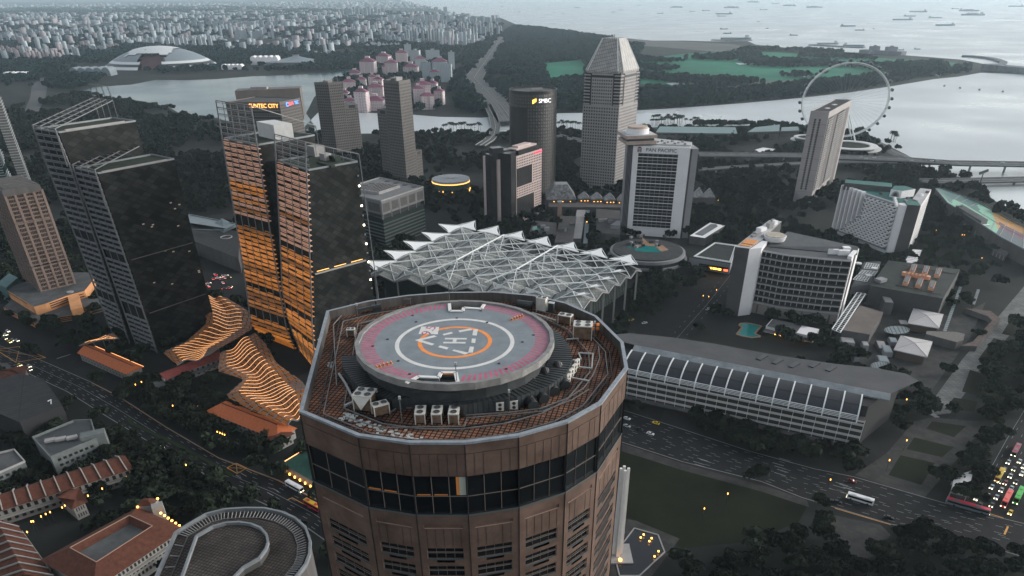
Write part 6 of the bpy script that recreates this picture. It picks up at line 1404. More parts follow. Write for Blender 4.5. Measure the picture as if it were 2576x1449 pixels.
for q, s in (([(790, 610), (1022, 648), (1055, 545), (832, 500)], 'upper pavilion with a pale square pyramid roof among the roof gardens'), ([(688, 805), (935, 860), (975, 745), (740, 700)], 'lower pavilion with a pale square pyramid roof among the roof gardens')):
    z = 6.5; c = [V2(HM(x, y, z)) for x, y in q]; m_ = sum(c, Vector((0, 0)))/4; t = thing('pavilion', s, 'pavilion', (m_.x, m_.y, 0), 'square roofed pavilions'); MB().prism(inset(c, 1.5) if (c[1]-c[0]).cross(c[2]-c[1]) > 0 else inset(c[::-1], 1.5), 0, z-.6).build('wall', mat('pavilion_wall', (.09, .06, .045), .7), t)
    r = MB(); ap_ = (m_.x, m_.y, z+2.2); r.add([(p.x, p.y, z) for p in c]+[ap_]+[(p.x, p.y, z-.6) for p in c], [(0, 1, 4), (1, 2, 4), (2, 3, 4), (3, 0, 4), (5, 6, 1, 0), (6, 7, 2, 1), (7, 8, 3, 2), (8, 5, 0, 3), (8, 7, 6, 5)]); r.build('roof', PAVR, t); block(c)
    h_ = MB()
    for p in c: h_.beam((p.x, p.y, z+.06), (m_.x, m_.y, z+2.26), .18)
    h_.build('roof_hips', WHG, t)
GLT = mat('pale_glass_roof', (.12, .16, .17), .3, noise=.3)
for x, y, rx, ry, s in ((712, 660, 95, 30, 'round pale glass roof between the two pavilions'), (585, 925, 68, 32, 'round pale glass roof near the mall roof')):
    c = HM(x, y, 4); pts = [V2(HM(x+rx*cos(a), y+ry*sin(a), 4)) for a in [2*pi*k/20 for k in range(20)]]; t = thing('glass_canopy', s, 'canopy', (c.x, c.y, 0)); MB().prism(pts, 3.6, 4.0).build('glass_disc', GLT, t); b_ = MB()
    for k in range(0, 10): q0, q1 = pts[k], pts[(19-k) % 20]; b_.beam((q0.x, q0.y, 4.1), (q1.x, q1.y, 4.1), .3, .2)
    b_.build('glazing_bars', CONCD, t); MB().cyl((c.x, c.y), 1.5, 0, 3.6, 10).build('stem', CONCD, t); block(pts)
for q, s in (([(925, 690), (1150, 750), (1200, 735), (1210, 690), (1150, 675), (930, 668)], 'wedge shaped low block with a speckled roof right of the pavilions'),):
    t, P = roofbox('wedge_block', s, 'building', [HM(x, y, 6) for x, y in q], 6, CONCD, mat('speckled_roof', (.15, .14, .13), .9, noise=.3, scale=1.0))
for q, z, s in (([(1180, 775), (1300, 780), (1475, 580), (1400, 520), (1210, 500), (1380, 560), (1410, 590), (1270, 745)], 4, 'brown timber roofed gallery bending round the garden court'),):
    t, P = roofbox('gallery', s, 'gallery', [HM(x, y, z) for x, y in q], z, CONCD, mat('brown_timber_roof', (.10, .075, .068), .8, noise=.25, scale=.3))
for q, s in (([(1050, 668), (1075, 672), (1190, 345), (1168, 342)], 'long pale glazed walkway running past the pavilions, the longer of two'), ([(1265, 470), (1285, 475), (1322, 365), (1300, 362)], 'short pale glazed walkway beside the garden, the shorter of two')):
    P = [HM(x, y, 4.5) for x, y in q]; t = thing('glazed_walkway', s, 'walkway', (P[0].x, P[0].y, 0), 'pale glazed walkways'); MB().prism([V2(p) for p in P], 4.1, 4.5).build('roof', GLT, t); n_ = 26 if len(s) > 66 else 12
    b_ = MB()
    for k in range(n_+1): b_.beam(P[0].lerp(P[3], k/n_)+Vector((0, 0, .1)), P[1].lerp(P[2], k/n_)+Vector((0, 0, .1)), .3, .2)
    b_.build('glazing_bars', CONCD, t); w_ = MB()
    for k in range(6): a = P[0].lerp(P[3], k/5); w_.beam((a.x, a.y, 0), a, .3)
    w_.build('posts', CONCD, t); block(P)
for x, y, w_, h_, z, s in ((600, 770, 60, 45, 3, 'small dark skylit box left of the lower pavilion'), (640, 800, 60, 40, 3.5, 'small glass box touching the lower pavilion'), (685, 735, 50, 30, 3, 'small glass box between the round roof and lower pavilion'), (610, 872, 70, 34, 3, 'small glass box above the near round roof'), (760, 605, 60, 28, 3, 'small dark box left of the upper pavilion'), (405, 830, 40, 60, 4, 'pale stair box near the mall roof'), (640, 430, 60, 60, 10, 'stepped pale stair tower by the dark mall block'), (480, 760, 40, 26, 4, 'lit pale stair head near the brown flat roof'), (350, 735, 90, 30, 5, 'low grey service block in front of the lattice walkway')):
    c = HM(x, y, z); a = HM(x+w_/2, y, z); l = (a-c).length*2; t = thing('roof_box', s, 'roof box', (c.x, c.y, 0)); MB().box(c, l, h_*.34*.9, 0, z, 0, -.25).build('wall', CONCD if 'dark' in s else WHG, t); MB().box(c, l*.86, h_*.27, z, z+.25, 0, -.25).build('roof_light', GLT if 'glass' in s else CONC, t)
t, P = roofbox('court_block', 'low block with glowing orange terrace and slatted rim beside the curved hotel', 'building', [HP(1540, 1040, 11), HP(2100, 1125, 11), HP(2190, 870, 11), HP(1900, 820, 11)], 11, WHG, DGREEN, z0=2)
rim = [HP(x, y, 11.4) for x, y in ((1600, 1020), (2110, 1105), (2190, 870), (1890, 830))]
for k in range(4):
    a, b = rim[k], rim[(k+1) % 4]; s = MB(); s.beam(a, b, .5); i_ = (rim[0]+rim[2])/2; a2, b2 = a.lerp(i_, .10), b.lerp(i_, .10); s.beam(a2, b2, .5); n_ = 22
    for q in range(n_): s.beam(a.lerp(b, q/n_), a2.lerp(b2, q/n_), .35)
    s.build('slatted_rim', STEELW, t)
u, v, L = frame2(P[0], P[1]) if True else None
MB().obox(P[0].lerp(P[1], .26)-v*.2, u, v, L*.7, .3, 3.5, 7.5).build('terrace_opening', GLASSM, t)
glow = [mat('glow_orange', (1, .5, .1), .5, emit=4, ecol=(1, .38, .05)), mat('glow_red', (1, .1, .05), .5, emit=2.5, ecol=(1, .1, .03))]
for f, w_, m_ in ((.33, .10, 0), (.50, .08, 0), (.60, .10, 0), (.72, .08, 0), (.86, .10, 1)): MB().obox(P[0].lerp(P[1], f)-v*.35, u, v, L*w_, .2, 4.0, 5.6).build('terrace_glow', glow[m_], t)
t, P = roofbox('small_hall', 'small white roofed hall with a dark rounded skylight beyond the court block', 'building', [HP(1545, 740, 8), HP(1750, 770, 8), HP(2025, 600, 8), HP(1820, 560, 8)], 8, CONCD, WHW)
pts = [V2(HP(x, y, 8.3)) for x, y in ((1620, 715), (1720, 735), (1925, 610), (1900, 585), (1830, 585))]; MB().prism(pts, 8, 8.5).build('skylight', GLASSM, t)
t, P = roofbox('pool_house', 'long white pool house with a slatted half roof below the curved hotel', 'pool house', [U(*HC(520, 1305), 5) if False else U(1811.2+.22229*520, 536.7+.22229*1275, 5), U(1811.2+.22229*1065, 536.7+.22229*1395, 5), U(1811.2+.22229*1125, 536.7+.22229*1310, 5), U(1811.2+.22229*590, 536.7+.22229*1195, 5)], 5, WHW, WHW)
sl_ = [P[0].lerp(P[1], .02), P[0].lerp(P[1], .64), P[3].lerp(P[2], .64), P[3].lerp(P[2], .02)]; MB().prism(sl_, 5.02, 5.2).build('slatted_roof', ROOFG, t)
u, v, L = frame2(P[0], P[1]); MB().obox(P[0]-v*5, u, v, L, 5, 2.6, 2.9).build('veranda', CONCD, t)
for k in range(6): p = P[0]+u*(L*(.25+.12*k))-v*4.5; MB().box(p, .9, .9, 1.9, 2.6).build('veranda_lamp', AMBER, t)
pw = [V2(U(1811.2+.22229*x, 536.7+.22229*y, .12)) for x, y in ((185, 1370), (250, 1290), (215, 1265), (235, 1245), (300, 1240), (470, 1275), (390, 1365), (450, 1385), (450, 1400), (360, 1408), (250, 1390))]
pool = MB().poly([(p.x, p.y, .25) for p in pw][::-1] if sum(pw[i].x*pw[i-1].y-pw[i-1].x*pw[i].y for i in range(len(pw))) > 0 else [(p.x, p.y, .25) for p in pw]); t = thing('swimming_pool', 'turquoise free form swimming pool below the curved hotel', 'pool', (pw[0].x, pw[0].y, 0)); pool.build('water', POOL, t)
MB().path([(p.x, p.y, .2) for p in pw+[pw[0]]], 1.2, .4).build('coping', DECKW, t); block(pw)
def GS(x, y, z): return U(*HZ(x, y), z)
t = thing('grandstand', 'long raked grandstand with seats in green, orange and navy by the water at right', 'grandstand', tuple(GS(1900, 500, 0)))
top = [GS(1410, 160, 13), GS(1560, 340, 13), GS(1660, 400, 13), GS(2030, 640, 13), GS(2230, 770, 13), GS(2520, 920, 13), GS(2800, 1060, 13)]; bot = [GS(1450, 150, 4), GS(1700, 235, 2), GS(1900, 310, 2), GS(2130, 440, 2), GS(2350, 560, 2), GS(2520, 640, 2), GS(2900, 830, 2)]
SEATC = [mat('seat_dark_teal', (.02, .10, .095), .7, noise=.2, scale=.5), mat('seat_pale_green', (.16, .38, .27), .7, noise=.2, scale=.5), mat('seat_orange', (.42, .20, .035), .7, noise=.35, scale=.12), mat('seat_plum', (.10, .03, .06), .7, noise=.3, scale=.3), mat('seat_navy', (.03, .06, .075), .7, noise=.2, scale=.5)]
def rowpt(s, f):
    n = len(top)-1; k = min(int(s*n), n-1); q = s*n-k; a = top[k].lerp(top[k+1], q); b = bot[k].lerp(bot[k+1], q); return a.lerp(b, f)
NSx, NSy = 48, 14; ms = [MB() for _ in range(5)]
for i in range(NSx):
    for j in range(NSy):
        s0, s1, f0, f1 = i/NSx, (i+1)/NSx, j/NSy, (j+1)/NSy; c = s0
        band = c+.16*f0
        m = 0 if band < .22 and f0 > .12 else (1 if band < .62 and f0 < .95 else 2)
        if m == 1 and f0 > .45 and band < .5: m = 0
        if m == 2 and .30 < f0 < .62 and .66 < band: m = 3
        if c > .60 and f0 < .30: m = 4
        a, b, c_, d = rowpt(s0, f0), rowpt(s1, f0), rowpt(s1, f1), rowpt(s0, f1); ms[m].quad(a, d, c_, b); 
        a2, b2 = Vector((a.x, a.y, a.z-.5)), Vector((b.x, b.y, b.z-.5))
for m, nm in zip(range(5), ('seats',)*5): ms[m].build('seat_block', SEATC[m], t)
for s in (.18, .27, .36, .46, .55, .64, .73, .82, .91): MB().beam(rowpt(s, 0)+Vector((0, 0, .25)), rowpt(s, 1)+Vector((0, 0, .25)), .7, .25).build('aisle', CONC, t)
for f in (0, 1, .5): MB().path([rowpt(s/24, f)+Vector((0, 0, .5)) for s in range(25)], .7, 1.0 if f != .5 else .2).build('rail', mat('pale_teal_rail', (.16, .20, .20), .6), t)
bk = MB(); bk2 = MB()
for k in range(24): a, b = rowpt(k/24, 0), rowpt((k+1)/24, 0); bk.quad((a.x, a.y, 0), (b.x, b.y, 0), tuple(b), tuple(a)); a, b = rowpt(k/24, 1), rowpt((k+1)/24, 1); bk2.quad((b.x, b.y, 0), (a.x, a.y, 0), tuple(a), tuple(b))
bk.build('back_wall', CONCD, t); bk2.build('front_wall', CONCD, t); block([V2(p) for p in top]+[V2(p) for p in bot[::-1]])
zz = 16; t, P = roofbox('service_block', 'grey framed service block raised on legs behind the grandstand', 'building', [GS(1670, 370, zz), GS(1980, 560, zz), GS(2060, 540, zz), GS(1740, 350, zz)], zz, mat('service_grey', (.12, .12, .125), .8, noise=.15), ROOFG, z0=5)
u, v, L = frame2(P[0], P[1])
for z in (6.5, 10.5): MB().obox(P[0]-v*.2+u*2, u, v, L-4, .3, z, z+2.6).build('window_strip', GLASSM, t)
for k in range(5): p = P[0]+u*(L*(.05+.22*k)); MB().beam((p.x, p.y, 0), (p.x, p.y, 5), 1.0).build('leg', CONC, t)
MB().obox(P[1]+u*.1, u, v, 2.5, 8, 0, zz-3).build('white_end_wall', WHW, t)
p = GS(1700, 380, zz); MB().box(p, 5, 4, 0, zz+1).build('stair_tower', mat('service_grey', (.12, .12, .125)), t)
t, P = roofbox('boat_shed', 'low dark vaulted shed among the trees below the grandstand', 'shed', [GS(2115, 905, 5), GS(2280, 990, 5), GS(2330, 920, 5), GS(2170, 850, 5)], 5, CONCD, CONCD)
for k in range(4): p = P[0].lerp(P[1], (k+.5)/4); MB().beam((p.x, p.y-.5, 0), (p.x, p.y-.5, 4), .8).build('buttress', CONC, t)
SPECK = mat('speckled_glass_roof', (.16, .165, .17), .4, noise=.9, scale=.35)
for n_, (x0, x1, yb, yt, s) in enumerate([(1375, 1450, 502, 455, 'largest glass roof frustum left of the granite tower'), (1455, 1485, 500, 480, 'glass pyramid at the left foot of the granite tower'), (1487, 1518, 502, 481, 'glass pyramid at the middle foot of the granite tower'), (1520, 1550, 504, 482, 'glass pyramid at the right foot of the granite tower'), (1553, 1575, 505, 485, 'glass pyramid squeezed against the gridded white hotel'), (1745, 1775, 497, 468, 'left glass pyramid right of the gridded white hotel'), (1772, 1800, 497, 470, 'right glass pyramid right of the gridded white hotel'), (1225, 1255, 500, 480, 'glass pyramid just left of the rose walled hotel')]):
    zb = 14; a, b = U(x0, yb, zb), U(x1, yb, zb); l = (b-a).length; c = (a+b)/2+Vector((0, l/2, 0)); h = ztop(c, yt)-zb; t = thing('glass_pyramid', s, 'pyramid roof', (c.x, c.y, 0), 'speckled glass pyramids'); k = .42 if n_ == 0 else .12
    sq = [Vector((c.x+dx*l/2, c.y+dy*l/2)) for dx, dy in ((-1, -1), (1, -1), (1, 1), (-1, 1))]; MB().prism(sq, 0, zb).build('wall', mat('arcade_wall', (.06, .055, .055), .7), t); MB().prism(sq, zb, zb+max(4, h*.85), top=[V2(c)+(p-V2(c))*k for p in sq]).build('glass_roof', SPECK, t); block(sq)
    for q in (-.25, .05, .3):
        if n_ < 5: MB().box((c.x+q*l, c.y-l/2-.3), .8, .5, zb-2.6, zb-1.9).build('lamp', AMBER, t)
t, P = roofbox('arcade_block', 'long low dark arcade block below the row of glass pyramids', 'building', [U(1380, 520, 10), U(1575, 522, 10), U(1575, 508, 10), U(1380, 506, 10)], 10, mat('arcade_wall', (.06, .055, .055)), CONCD)
t, P = roofbox('mall_link', 'long narrow grey roofed link running toward the hall between two hotels', 'walkway', [U(1440, 600, 7), U(1462, 600, 7), U(1475, 520, 7), U(1452, 520, 7)], 7, CONCD, CONC, z0=3)
t, P = roofbox('mall_link', 'glazed walkway with orange lit panels left of the gridded white hotel', 'walkway', [U(1467, 612, 7), U(1478, 612, 7), U(1484, 525, 7), U(1474, 525, 7)], 7, CONCD, GLT, z0=3)
for y in (548, 558): p = U(1479, y, 7.2); MB().box(p, 3, 3, 7.05, 7.3).build('lit_panel', AMBER, t)
for q, z, s in (([(1395, 610), (1440, 610), (1450, 545), (1410, 540)], 9, 'stepped grey roof block behind the hall sails'), ([(1330, 590), (1400, 590), (1400, 560), (1340, 555)], 10, 'pool deck block beside the rose walled hotel'), ([(1500, 585), (1560, 590), (1560, 530), (1500, 525)], 10, 'brown grey block left of the gridded white hotel'), ([(1620, 520), (1660, 520), (1660, 500), (1625, 500)], 8, 'grey roof block behind the gridded white hotel')):
    t, P = roofbox('podium_block', s, 'building', [U(x, y, z) for x, y in q], z, CONCD, mat('grey_brown_roof', (.075, .07, .07), .85, noise=.3, scale=.1)); c = sum(P, Vector((0, 0)))/4
    for k in range(4): MB().box((c.x+random.uniform(-8, 8), c.y+random.uniform(-12, 12)), 5, 4, z, z+1.5+random.random()*2, 0, .2).build('roof_unit', random.choice([CONC, CONCD, WHG]), t)
    if 'pool' in s: MB().poly([U(x, y, z+.2) for x, y in ((1338, 578), (1366, 580), (1364, 570), (1342, 568))]).build('pool', POOL, t)
cp_ = U(1407, 560); t = thing('column_tower', 'slim terracotta column standing in the court behind the hall', 'column', (cp_.x, cp_.y, 0)); MB().box(cp_, 4.5, 4.5, 0, 22).build('shaft', mat('terracotta_stone', (.32, .22, .18), .8), t); MB().box(cp_, 5.2, 5.2, 22, 23.5).build('cap', CONC, t)
gl_ = mat('blue_glass_roof', (.09, .12, .13), .3, noise=.3, scale=.1)
def SB4(x, y, z): return U(*Z(4, x, y), z)
t, P = roofbox('library_block', 'low dark block with a blue glass roof frame between the twin towers', 'building', [SB4(1360, 330, 14), SB4(1800, 500, 14), SB4(1810, 300, 14), SB4(1420, 230, 14)], 14, CONCD, mat('dark_flat_roof', (.035, .037, .038), .9, noise=.3))
c = [SB4(x, y, 18) for x, y in ((1350, 280), (1430, 170), (1780, 240), (1690, 290))]; f = MB(); f.path(c+[c[0]], .9); f.build('glass_frame', gl_, t); MB().poly([p+Vector((0, 0, -.3)) for p in (c[1], c[2], c[2].lerp(c[3], .7), c[0].lerp(c[1], .5))][::-1]).build('glass_sheet', gl_, t)
q = SB4(1690, 240, 14); pts = [V2(SB4(x, y, 15)) for x, y in ((1570, 255), (1690, 205), (1800, 250), (1690, 300))]; cm = sum(pts, Vector((0, 0)))/4; MB().prism(pts, 14, 22, top=[cm+(p-cm)*.05 for p in pts]).build('glass_pyramid', gl_, t)
q = SB4(1708, 342, 14.2); MB().ring((q.x, q.y), 5, 5.8, 14.1, 14.8, 24).build('roof_ring', CONC, t)
TERR = mat('terracotta_tiles', (.40, .115, .045), .8, noise=.2, scale=.8, bump=.2); MAROON = mat('maroon_tiles', (.19, .05, .045), .8, noise=.25, scale=.6, bump=.2); RUST = mat('rust_tiles', (.085, .033, .022), .85, noise=.3, scale=.5, bump=.2)
CREAM = mat('cream_wall', (.26, .25, .235), .8, noise=.15, scale=.4)
def gable(label, a, b, w, z0, zr, roof_m, wall_m=None, cat='house', hip=True, group=None, over=1.2, wn=0):
    """ridge roofed house: a,b ground points of one long eave (world xy); the house extends to the left of a->b by w"""
    a, b = V2(a), V2(b); u = (b-a).normalized(); v = Vector((-u.y, u.x)); L = (b-a).length; c = (a+b)/2+v*w/2; t = thing('old_house', label, cat, (c.x, c.y, 0), group)
    MB().obox(a+u*over+v*over, u, v, L-2*over, w-2*over, 0, z0+.1).build('wall', wall_m or CREAM, t); h = w*.5 if hip else 0
    e = [a, b, b+v*w, a+v*w]; r0 = a+v*w/2+u*h; r1 = b+v*w/2-u*h; V = [(p.x, p.y, z0) for p in e]+[(r0.x, r0.y, zr), (r1.x, r1.y, zr)]
    MB().add(V, [(0, 1, 5, 4), (2, 3, 4, 5), (1, 2, 5), (3, 0, 4), (3, 2, 1, 0)]).build('roof', roof_m, t); MB().beam((r0.x, r0.y, zr+.1), (r1.x, r1.y, zr+.1), .5, .3).build('ridge', wall_m or RUST, t)
    n = wn or max(4, int(L/4)); wins(t, grid(a+u*over+v*over, b-u*over+v*over, .6, z0-.3, n, 2 if z0 > 5 else 1, .45, .6, .5, .06), GLASSM); block(e); return t, u, v, L
def Z4U(x, y, z=0.): return U(*Z(4, x, y), z)
def Z7U(x, y, z=0.): return U(*Z(7, x, y), z)
a, b = Z4U(580, 1215, 6), Z4U(950, 1378, 6); t, u, v, L = gable('old house with a bright orange roof and palm silhouettes beside it, at the left avenue', a, b, 13, 6, 9.5, TERR, hip=False); MB().beam((V2(a)+v*13).to_3d()+Vector((0, 0, 6.4)), (V2(b)+v*13).to_3d()+Vector((0, 0, 6.4)), .3, .2).build('eave_light', GLOWR, t)
a, b = Z4U(1250, 1425, 6), Z4U(1690, 1255, 6); t, u, v, L = gable('old hall with a maroon vaulted roof and white curved gable', a, b, 12, 6.5, 9.5, MAROON, hip=False)
fr = MB(); q = [V2(a)-u*3+v*k for k in (-5, 0, 6, 12, 15)]; MB().prism([V2(a)-u*8-v*6, V2(a)-v*6-u*.2, V2(a)+v*13-u*.2, V2(a)+v*13-u*8], 0, 5.6, 0, 1).build('porch', [CREAM, ROOFG], t)
MB().prism([V2(a)-u*.8, V2(a)-u*.1, V2(a)-u*.1+v*12, V2(a)-u*.8+v*12], 5.6, [7.2, 7.2, 7.2, 7.2]).build('gable_wall', CREAM, t); MB().obox(V2(a)-v*4, u, v, L, 4, 4.4, 4.9).build('aisle_roof', ROOFG, t)
wins(t, grid(V2(a)-u*8-v*6, V2(a)-u*.2-v*6, .5, 5, 2, 2, .5, .55, .2)+grid(V2(a)-u*8+v*13, V2(a)-u*8-v*6, .5, 5, 5, 2, .5, .55, .2), GLASSM)
a, b = Z7U(1548, 205, 6.5), Z7U(2095, 425, 6.5); t, u, v, L = gable('long old house with an orange tiled roof and arcaded white front below the lower canopy', a, b, 15, 6.5, 10.5, TERR, wn=16)
a = Z7U(1705, 345, 2.6); MB().prism([V2(Z7U(x, y, 2.8)) for x, y in ((1705, 345), (1760, 320), (1800, 340), (1750, 360))], 2.5, 2.8).build('green_porch', mat('green_awning', (.03, .22, .14), .7), t)
a, b = Z7U(2080, 470, 5), Z7U(2230, 390, 5); gable('small white house with dark windows squeezed beside the foreground tower', a, b, 10, 6.5, 8, RUST)
t, P = roofbox('green_court', 'green roofed low pavilion with a row of small amber lamps beside the foreground tower', 'pavilion', [Z7U(2125, 600, 5), Z7U(2370, 740, 5), Z7U(2420, 560, 5), Z7U(2290, 500, 5)], 5, CREAM, mat('dark_green_roof', (.018, .055, .045), .8, noise=.3))
for k in range(6): p = P[0].lerp(P[1], .1+.16*k); MB().box((p.x-.4, p.y-1), .7, .7, 1.2, 2.4).build('wall_lamp', AMBER, t)
MB().beam(P[0].to_3d()+Vector((0, 0, 5.2)), P[3].to_3d()+Vector((0, 0, 5.2)), .35).build('eave_light', GLOWR, t)
def wing(label, pts, z0, zr, n_par, group=None):
    """pts: photo-grid [near-left eave, near-right eave, far-right eave, far-left eave] at eave level"""
    e = [U(x, y, z0) for x, y in pts]; a, b, c, d = [V2(p) for p in e]; ctr = (a+b+c+d)/4; t = thing('hotel_wing', label, 'hotel wing', (ctr.x, ctr.y, 0), group); r0 = (a+d)/2; r1 = (b+c)/2
    ee = inset([a, b, c, d] if (b-a).cross(c-b) > 0 else [d, c, b, a], 1.6); MB().prism(ee, 0, z0).build('wall', CREAM, t)
    MB().add([(p.x, p.y, z0) for p in (a, b, c, d)]+[(r0.x, r0.y, zr), (r1.x, r1.y, zr)], [(0, 1, 5, 4), (2, 3, 4, 5), (1, 2, 5), (3, 0, 4), (3, 2, 1, 0)]).build('roof', RUST, t)
    for k in range(n_par):
        f = (k+.5)/n_par; p0, p1, p2 = a.lerp(b, f), r0.lerp(r1, f), d.lerp(c, f); MB().path([(p0.x, p0.y, z0+.5), (p1.x, p1.y, zr+.5), (p2.x, p2.y, z0+.5)], .5, .7).build('party_parapet', CREAM, t)
    n = Vector(((b-a).normalized().y, -(b-a).normalized().x)); L = (b-a).length; 
    wins(t, grid(a+(b-a).normalized()*1.6-n*1.6, b-(b-a).normalized()*1.6-n*1.6, .8, z0-.4, max(4, int(L/3.4)), 2, .5, .6, .2, .08), GLASSM); vr = MB()
    for zz_ in (z0*.52,): vr.beam((a.x, a.y, zz_), (b.x, b.y, zz_), 1.6, .3)
    vr.build('veranda', CREAM, t); block([a, b, c, d]); return t
wing('long rust roofed hotel wing crossed by white parapet lines along the garden court', [Z(7, -150, 1010), Z(7, 1010, 640), Z(7, 915, 535), Z(7, -150, 880)], 9, 13, 11)
wing('rust roofed hotel wing with bent white parapets in the lower left corner', [Z(7, 430, 1480), Z(7, 130, 1060), Z(7, -140, 1080), Z(7, 0, 1500)], 9, 13, 8)
t, u, v, L = gable('projecting rust roofed porch house between the lamp lit garden and the long hotel wing', Z7U(540, 950, 8), Z7U(665, 890, 8), 18, 8, 12, RUST)
t = thing('hotel_block', 'big rust roofed hotel block with a long roof well, pale turret and glowing amber lamps', 'hotel', tuple(Z7U(800, 1230, 0))); z0, zr = 12, 16.5
A = [Z7U(x, y, z0) for x, y in ((300, 1330), (700, 1560), (1400, 1090), (1040, 930))]; a, b, c, d = [V2(p) for p in A]; ins = inset([a, b, c, d], 9); ins2 = inset([a, b, c, d], 11.0)
w_ = inset([a, b, c, d], 1.5); MB().prism(w_, 0, z0).build('wall', CREAM, t); rf = MB(); R4 = [a, b, c, d]
for k in range(4):
    j = (k+1) % 4; rf.quad((R4[k].x, R4[k].y, z0), (R4[j].x, R4[j].y, z0), (ins[j].x, ins[j].y, zr), (ins[k].x, ins[k].y, zr)); rf.quad((ins[k].x, ins[k].y, zr), (ins[j].x, ins[j].y, zr), (ins2[j].x, ins2[j].y, z0+1.5), (ins2[k].x, ins2[k].y, z0+1.5))
rf.build('roof', RUST, t); MB().poly([(p.x, p.y, z0+1.5) for p in ins2]).build('roof_well', ROOFG, t); rg = MB(); rg.path([(p.x, p.y, zr+.1) for p in ins+[ins[0]]], .4, .25); rg.build('ridge', mat('pale_ridge', (.30, .20, .15), .8), t)
wins(t, grid(w_[1], w_[2], 2, z0-.8, 22, 3, .55, .6, .5, .08), GLASSM)
MB().path([(b.x, b.y, 8.2), (c.x, c.y, 8.2)], 1.2, .4).build('string_course', CREAM, t)
for k in range(9): p = c.lerp(d, .02+.075*k) if k else c; q = Z7U(1380-k*28, 1085-k*19, z0+.4); lm = MB().box((q.x, q.y), .8, .8, z0-.2, z0+.5).build('eave_lamp', AMBER, t)
tu = Z7U(1190, 930, 13); MB().box(tu, 5, 4, 0, 14.5, 0, .5).build('turret', CREAM, t); tq = [V2(Z7U(x, y, 14)) for x, y in ((1035, 920), (1150, 912), (1190, 865), (1060, 872))]; cm = sum(tq, Vector((0, 0)))/4; MB().prism(tq, 0, 13.5).build('turret_wall', CREAM, t); MB().prism(tq, 13.5, 15.8, top=[cm+(p-cm)*.35 for p in tq]).build('turret_roof', RUST, t)
for x, y in ((1037, 925), (1150, 918), (1188, 862)): q = Z7U(x, y, 14.2); MB().box((q.x, q.y), .8, .8, 13.6, 14.3).build('turret_lamp', AMBER, t)
block([a, b, c, d])
ZO = 112.0
def ov(pts, z): return [V2(U(*Z(7, x, y), z)) for x, y in pts]
oo = ov([(1330, 1140), (1440, 1070), (1560, 1000), (1700, 965), (1860, 955), (2000, 957), (2130, 985), (2230, 1030), (2310, 1100), (2345, 1200), (2340, 1300), (2310, 1380), (2240, 1470), (2150, 1560), (1800, 1700), (1400, 1700), (1130, 1600)], ZO)
ii = ov([(1500, 1200), (1620, 1130), (1720, 1102), (1820, 1097), (1910, 1110), (1980, 1140), (2025, 1190), (2037, 1250), (2020, 1300), (1970, 1370), (1850, 1440), (1700, 1600), (1360, 1600)], ZO)
ctr = sum(oo, Vector((0, 0)))/len(oo); t = thing('oval_tower', 'tower top with an oval tiled roof and pale inner ring cut by the bottom edge', 'tower', (ctr.x, ctr.y, 0))
OTIL = brickmat('oval_roof_tiles', (.085, .072, .066), (.060, .055, .052), (.018, .018, .018), .8, .8, .08, rough=.8, noise=.45, nscale=.12, axes=(0, 0, rad(20)))
MB().prism(oo, 40, ZO, 0, 1).build('wall', [CONCD, OTIL], t); e = MB(); e.path([(p.x, p.y, ZO+.5) for p in oo+[oo[0]]], .55, 1.0); e.build('outer_parapet', mat('dull_parapet', (.17, .185, .20), .7, noise=.2), t)
MB().prism(ii, ZO, ZO+1.6, 0, 1).build('inner_roof', [mat('inner_dark', (.07, .07, .07), .8), OTIL], t); e = MB(); e.path([(p.x, p.y, ZO+2.0) for p in ii+[ii[0]]], .5, .8); e.build('inner_parapet', mat('dull_parapet', (.17, .185, .20)), t)
oi = inset(oo if sum(oo[i].x*oo[(i+1) % len(oo)].y-oo[(i+1) % len(oo)].x*oo[i].y for i in range(len(oo))) > 0 else oo[::-1], 2.2); oj = inset(oo if oi[0] is None else (oo if sum(oo[i].x*oo[(i+1) % len(oo)].y-oo[(i+1) % len(oo)].x*oo[i].y for i in range(len(oo))) > 0 else oo[::-1]), .9)
oi2 = inset(oj, 2.0)
for k in range(len(oj)):
    k2 = (k+1) % len(oj); n_ = 5
    for q in range(n_): a = oj[k].lerp(oj[k2], q/n_); b = oi2[k].lerp(oi2[k2], q/n_); MB().beam((a.x, a.y, ZO+.5), (b.x, b.y, ZO+.12), .14, .2).build('brace', mat('brace_grey', (.26, .26, .26), .7), t)
e = MB(); e.path([(p.x, p.y, ZO+.12) for p in oi2+[oi2[0]]], .2, .2); e.build('brace_rail', CONCD, t)
t, P = roofbox('courtyard_block', 'pale block with an open roof well among dark trees at lower left', 'building', [Z7U(385, 560, 12), Z7U(730, 420, 12), Z7U(690, 280, 12), Z7U(560, 285, 12), Z7U(250, 410, 12)], 12, mat('pale_teal_wall', (.13, .145, .145), .8, noise=.2, scale=.3), ROOFG)
cc_ = sum(P, Vector((0, 0)))/len(P); pin = [cc_+(p-cc_)*.86 for p in P]; e = MB(); e.path([(p.x, p.y, 12.6) for p in P+[P[0]]], .6, 1.2); e.build('parapet', mat('pale_teal_wall', (.13, .145, .145)), t); MB().prism(pin, 12.02, 12.08).build('roof_well', GLASSM, t)
wins(t, grid(P[0], P[1], 1, 11, 7, 3, .6, .45, 2), GLASSM); 
for x, y in ((380, 430), (460, 420), (545, 410)): p = Z7U(x, y, 12.2); MB().box(p, 5, 3, 12.1, 13.4, 0, .4).build('roof_unit', CONC, t)
p = Z7U(700, 380, 14); MB().box(p, 12, 6, 0, 15, 0, .45).build('stair_tower', mat('pale_teal_wall', (.13, .145, .145)), t)
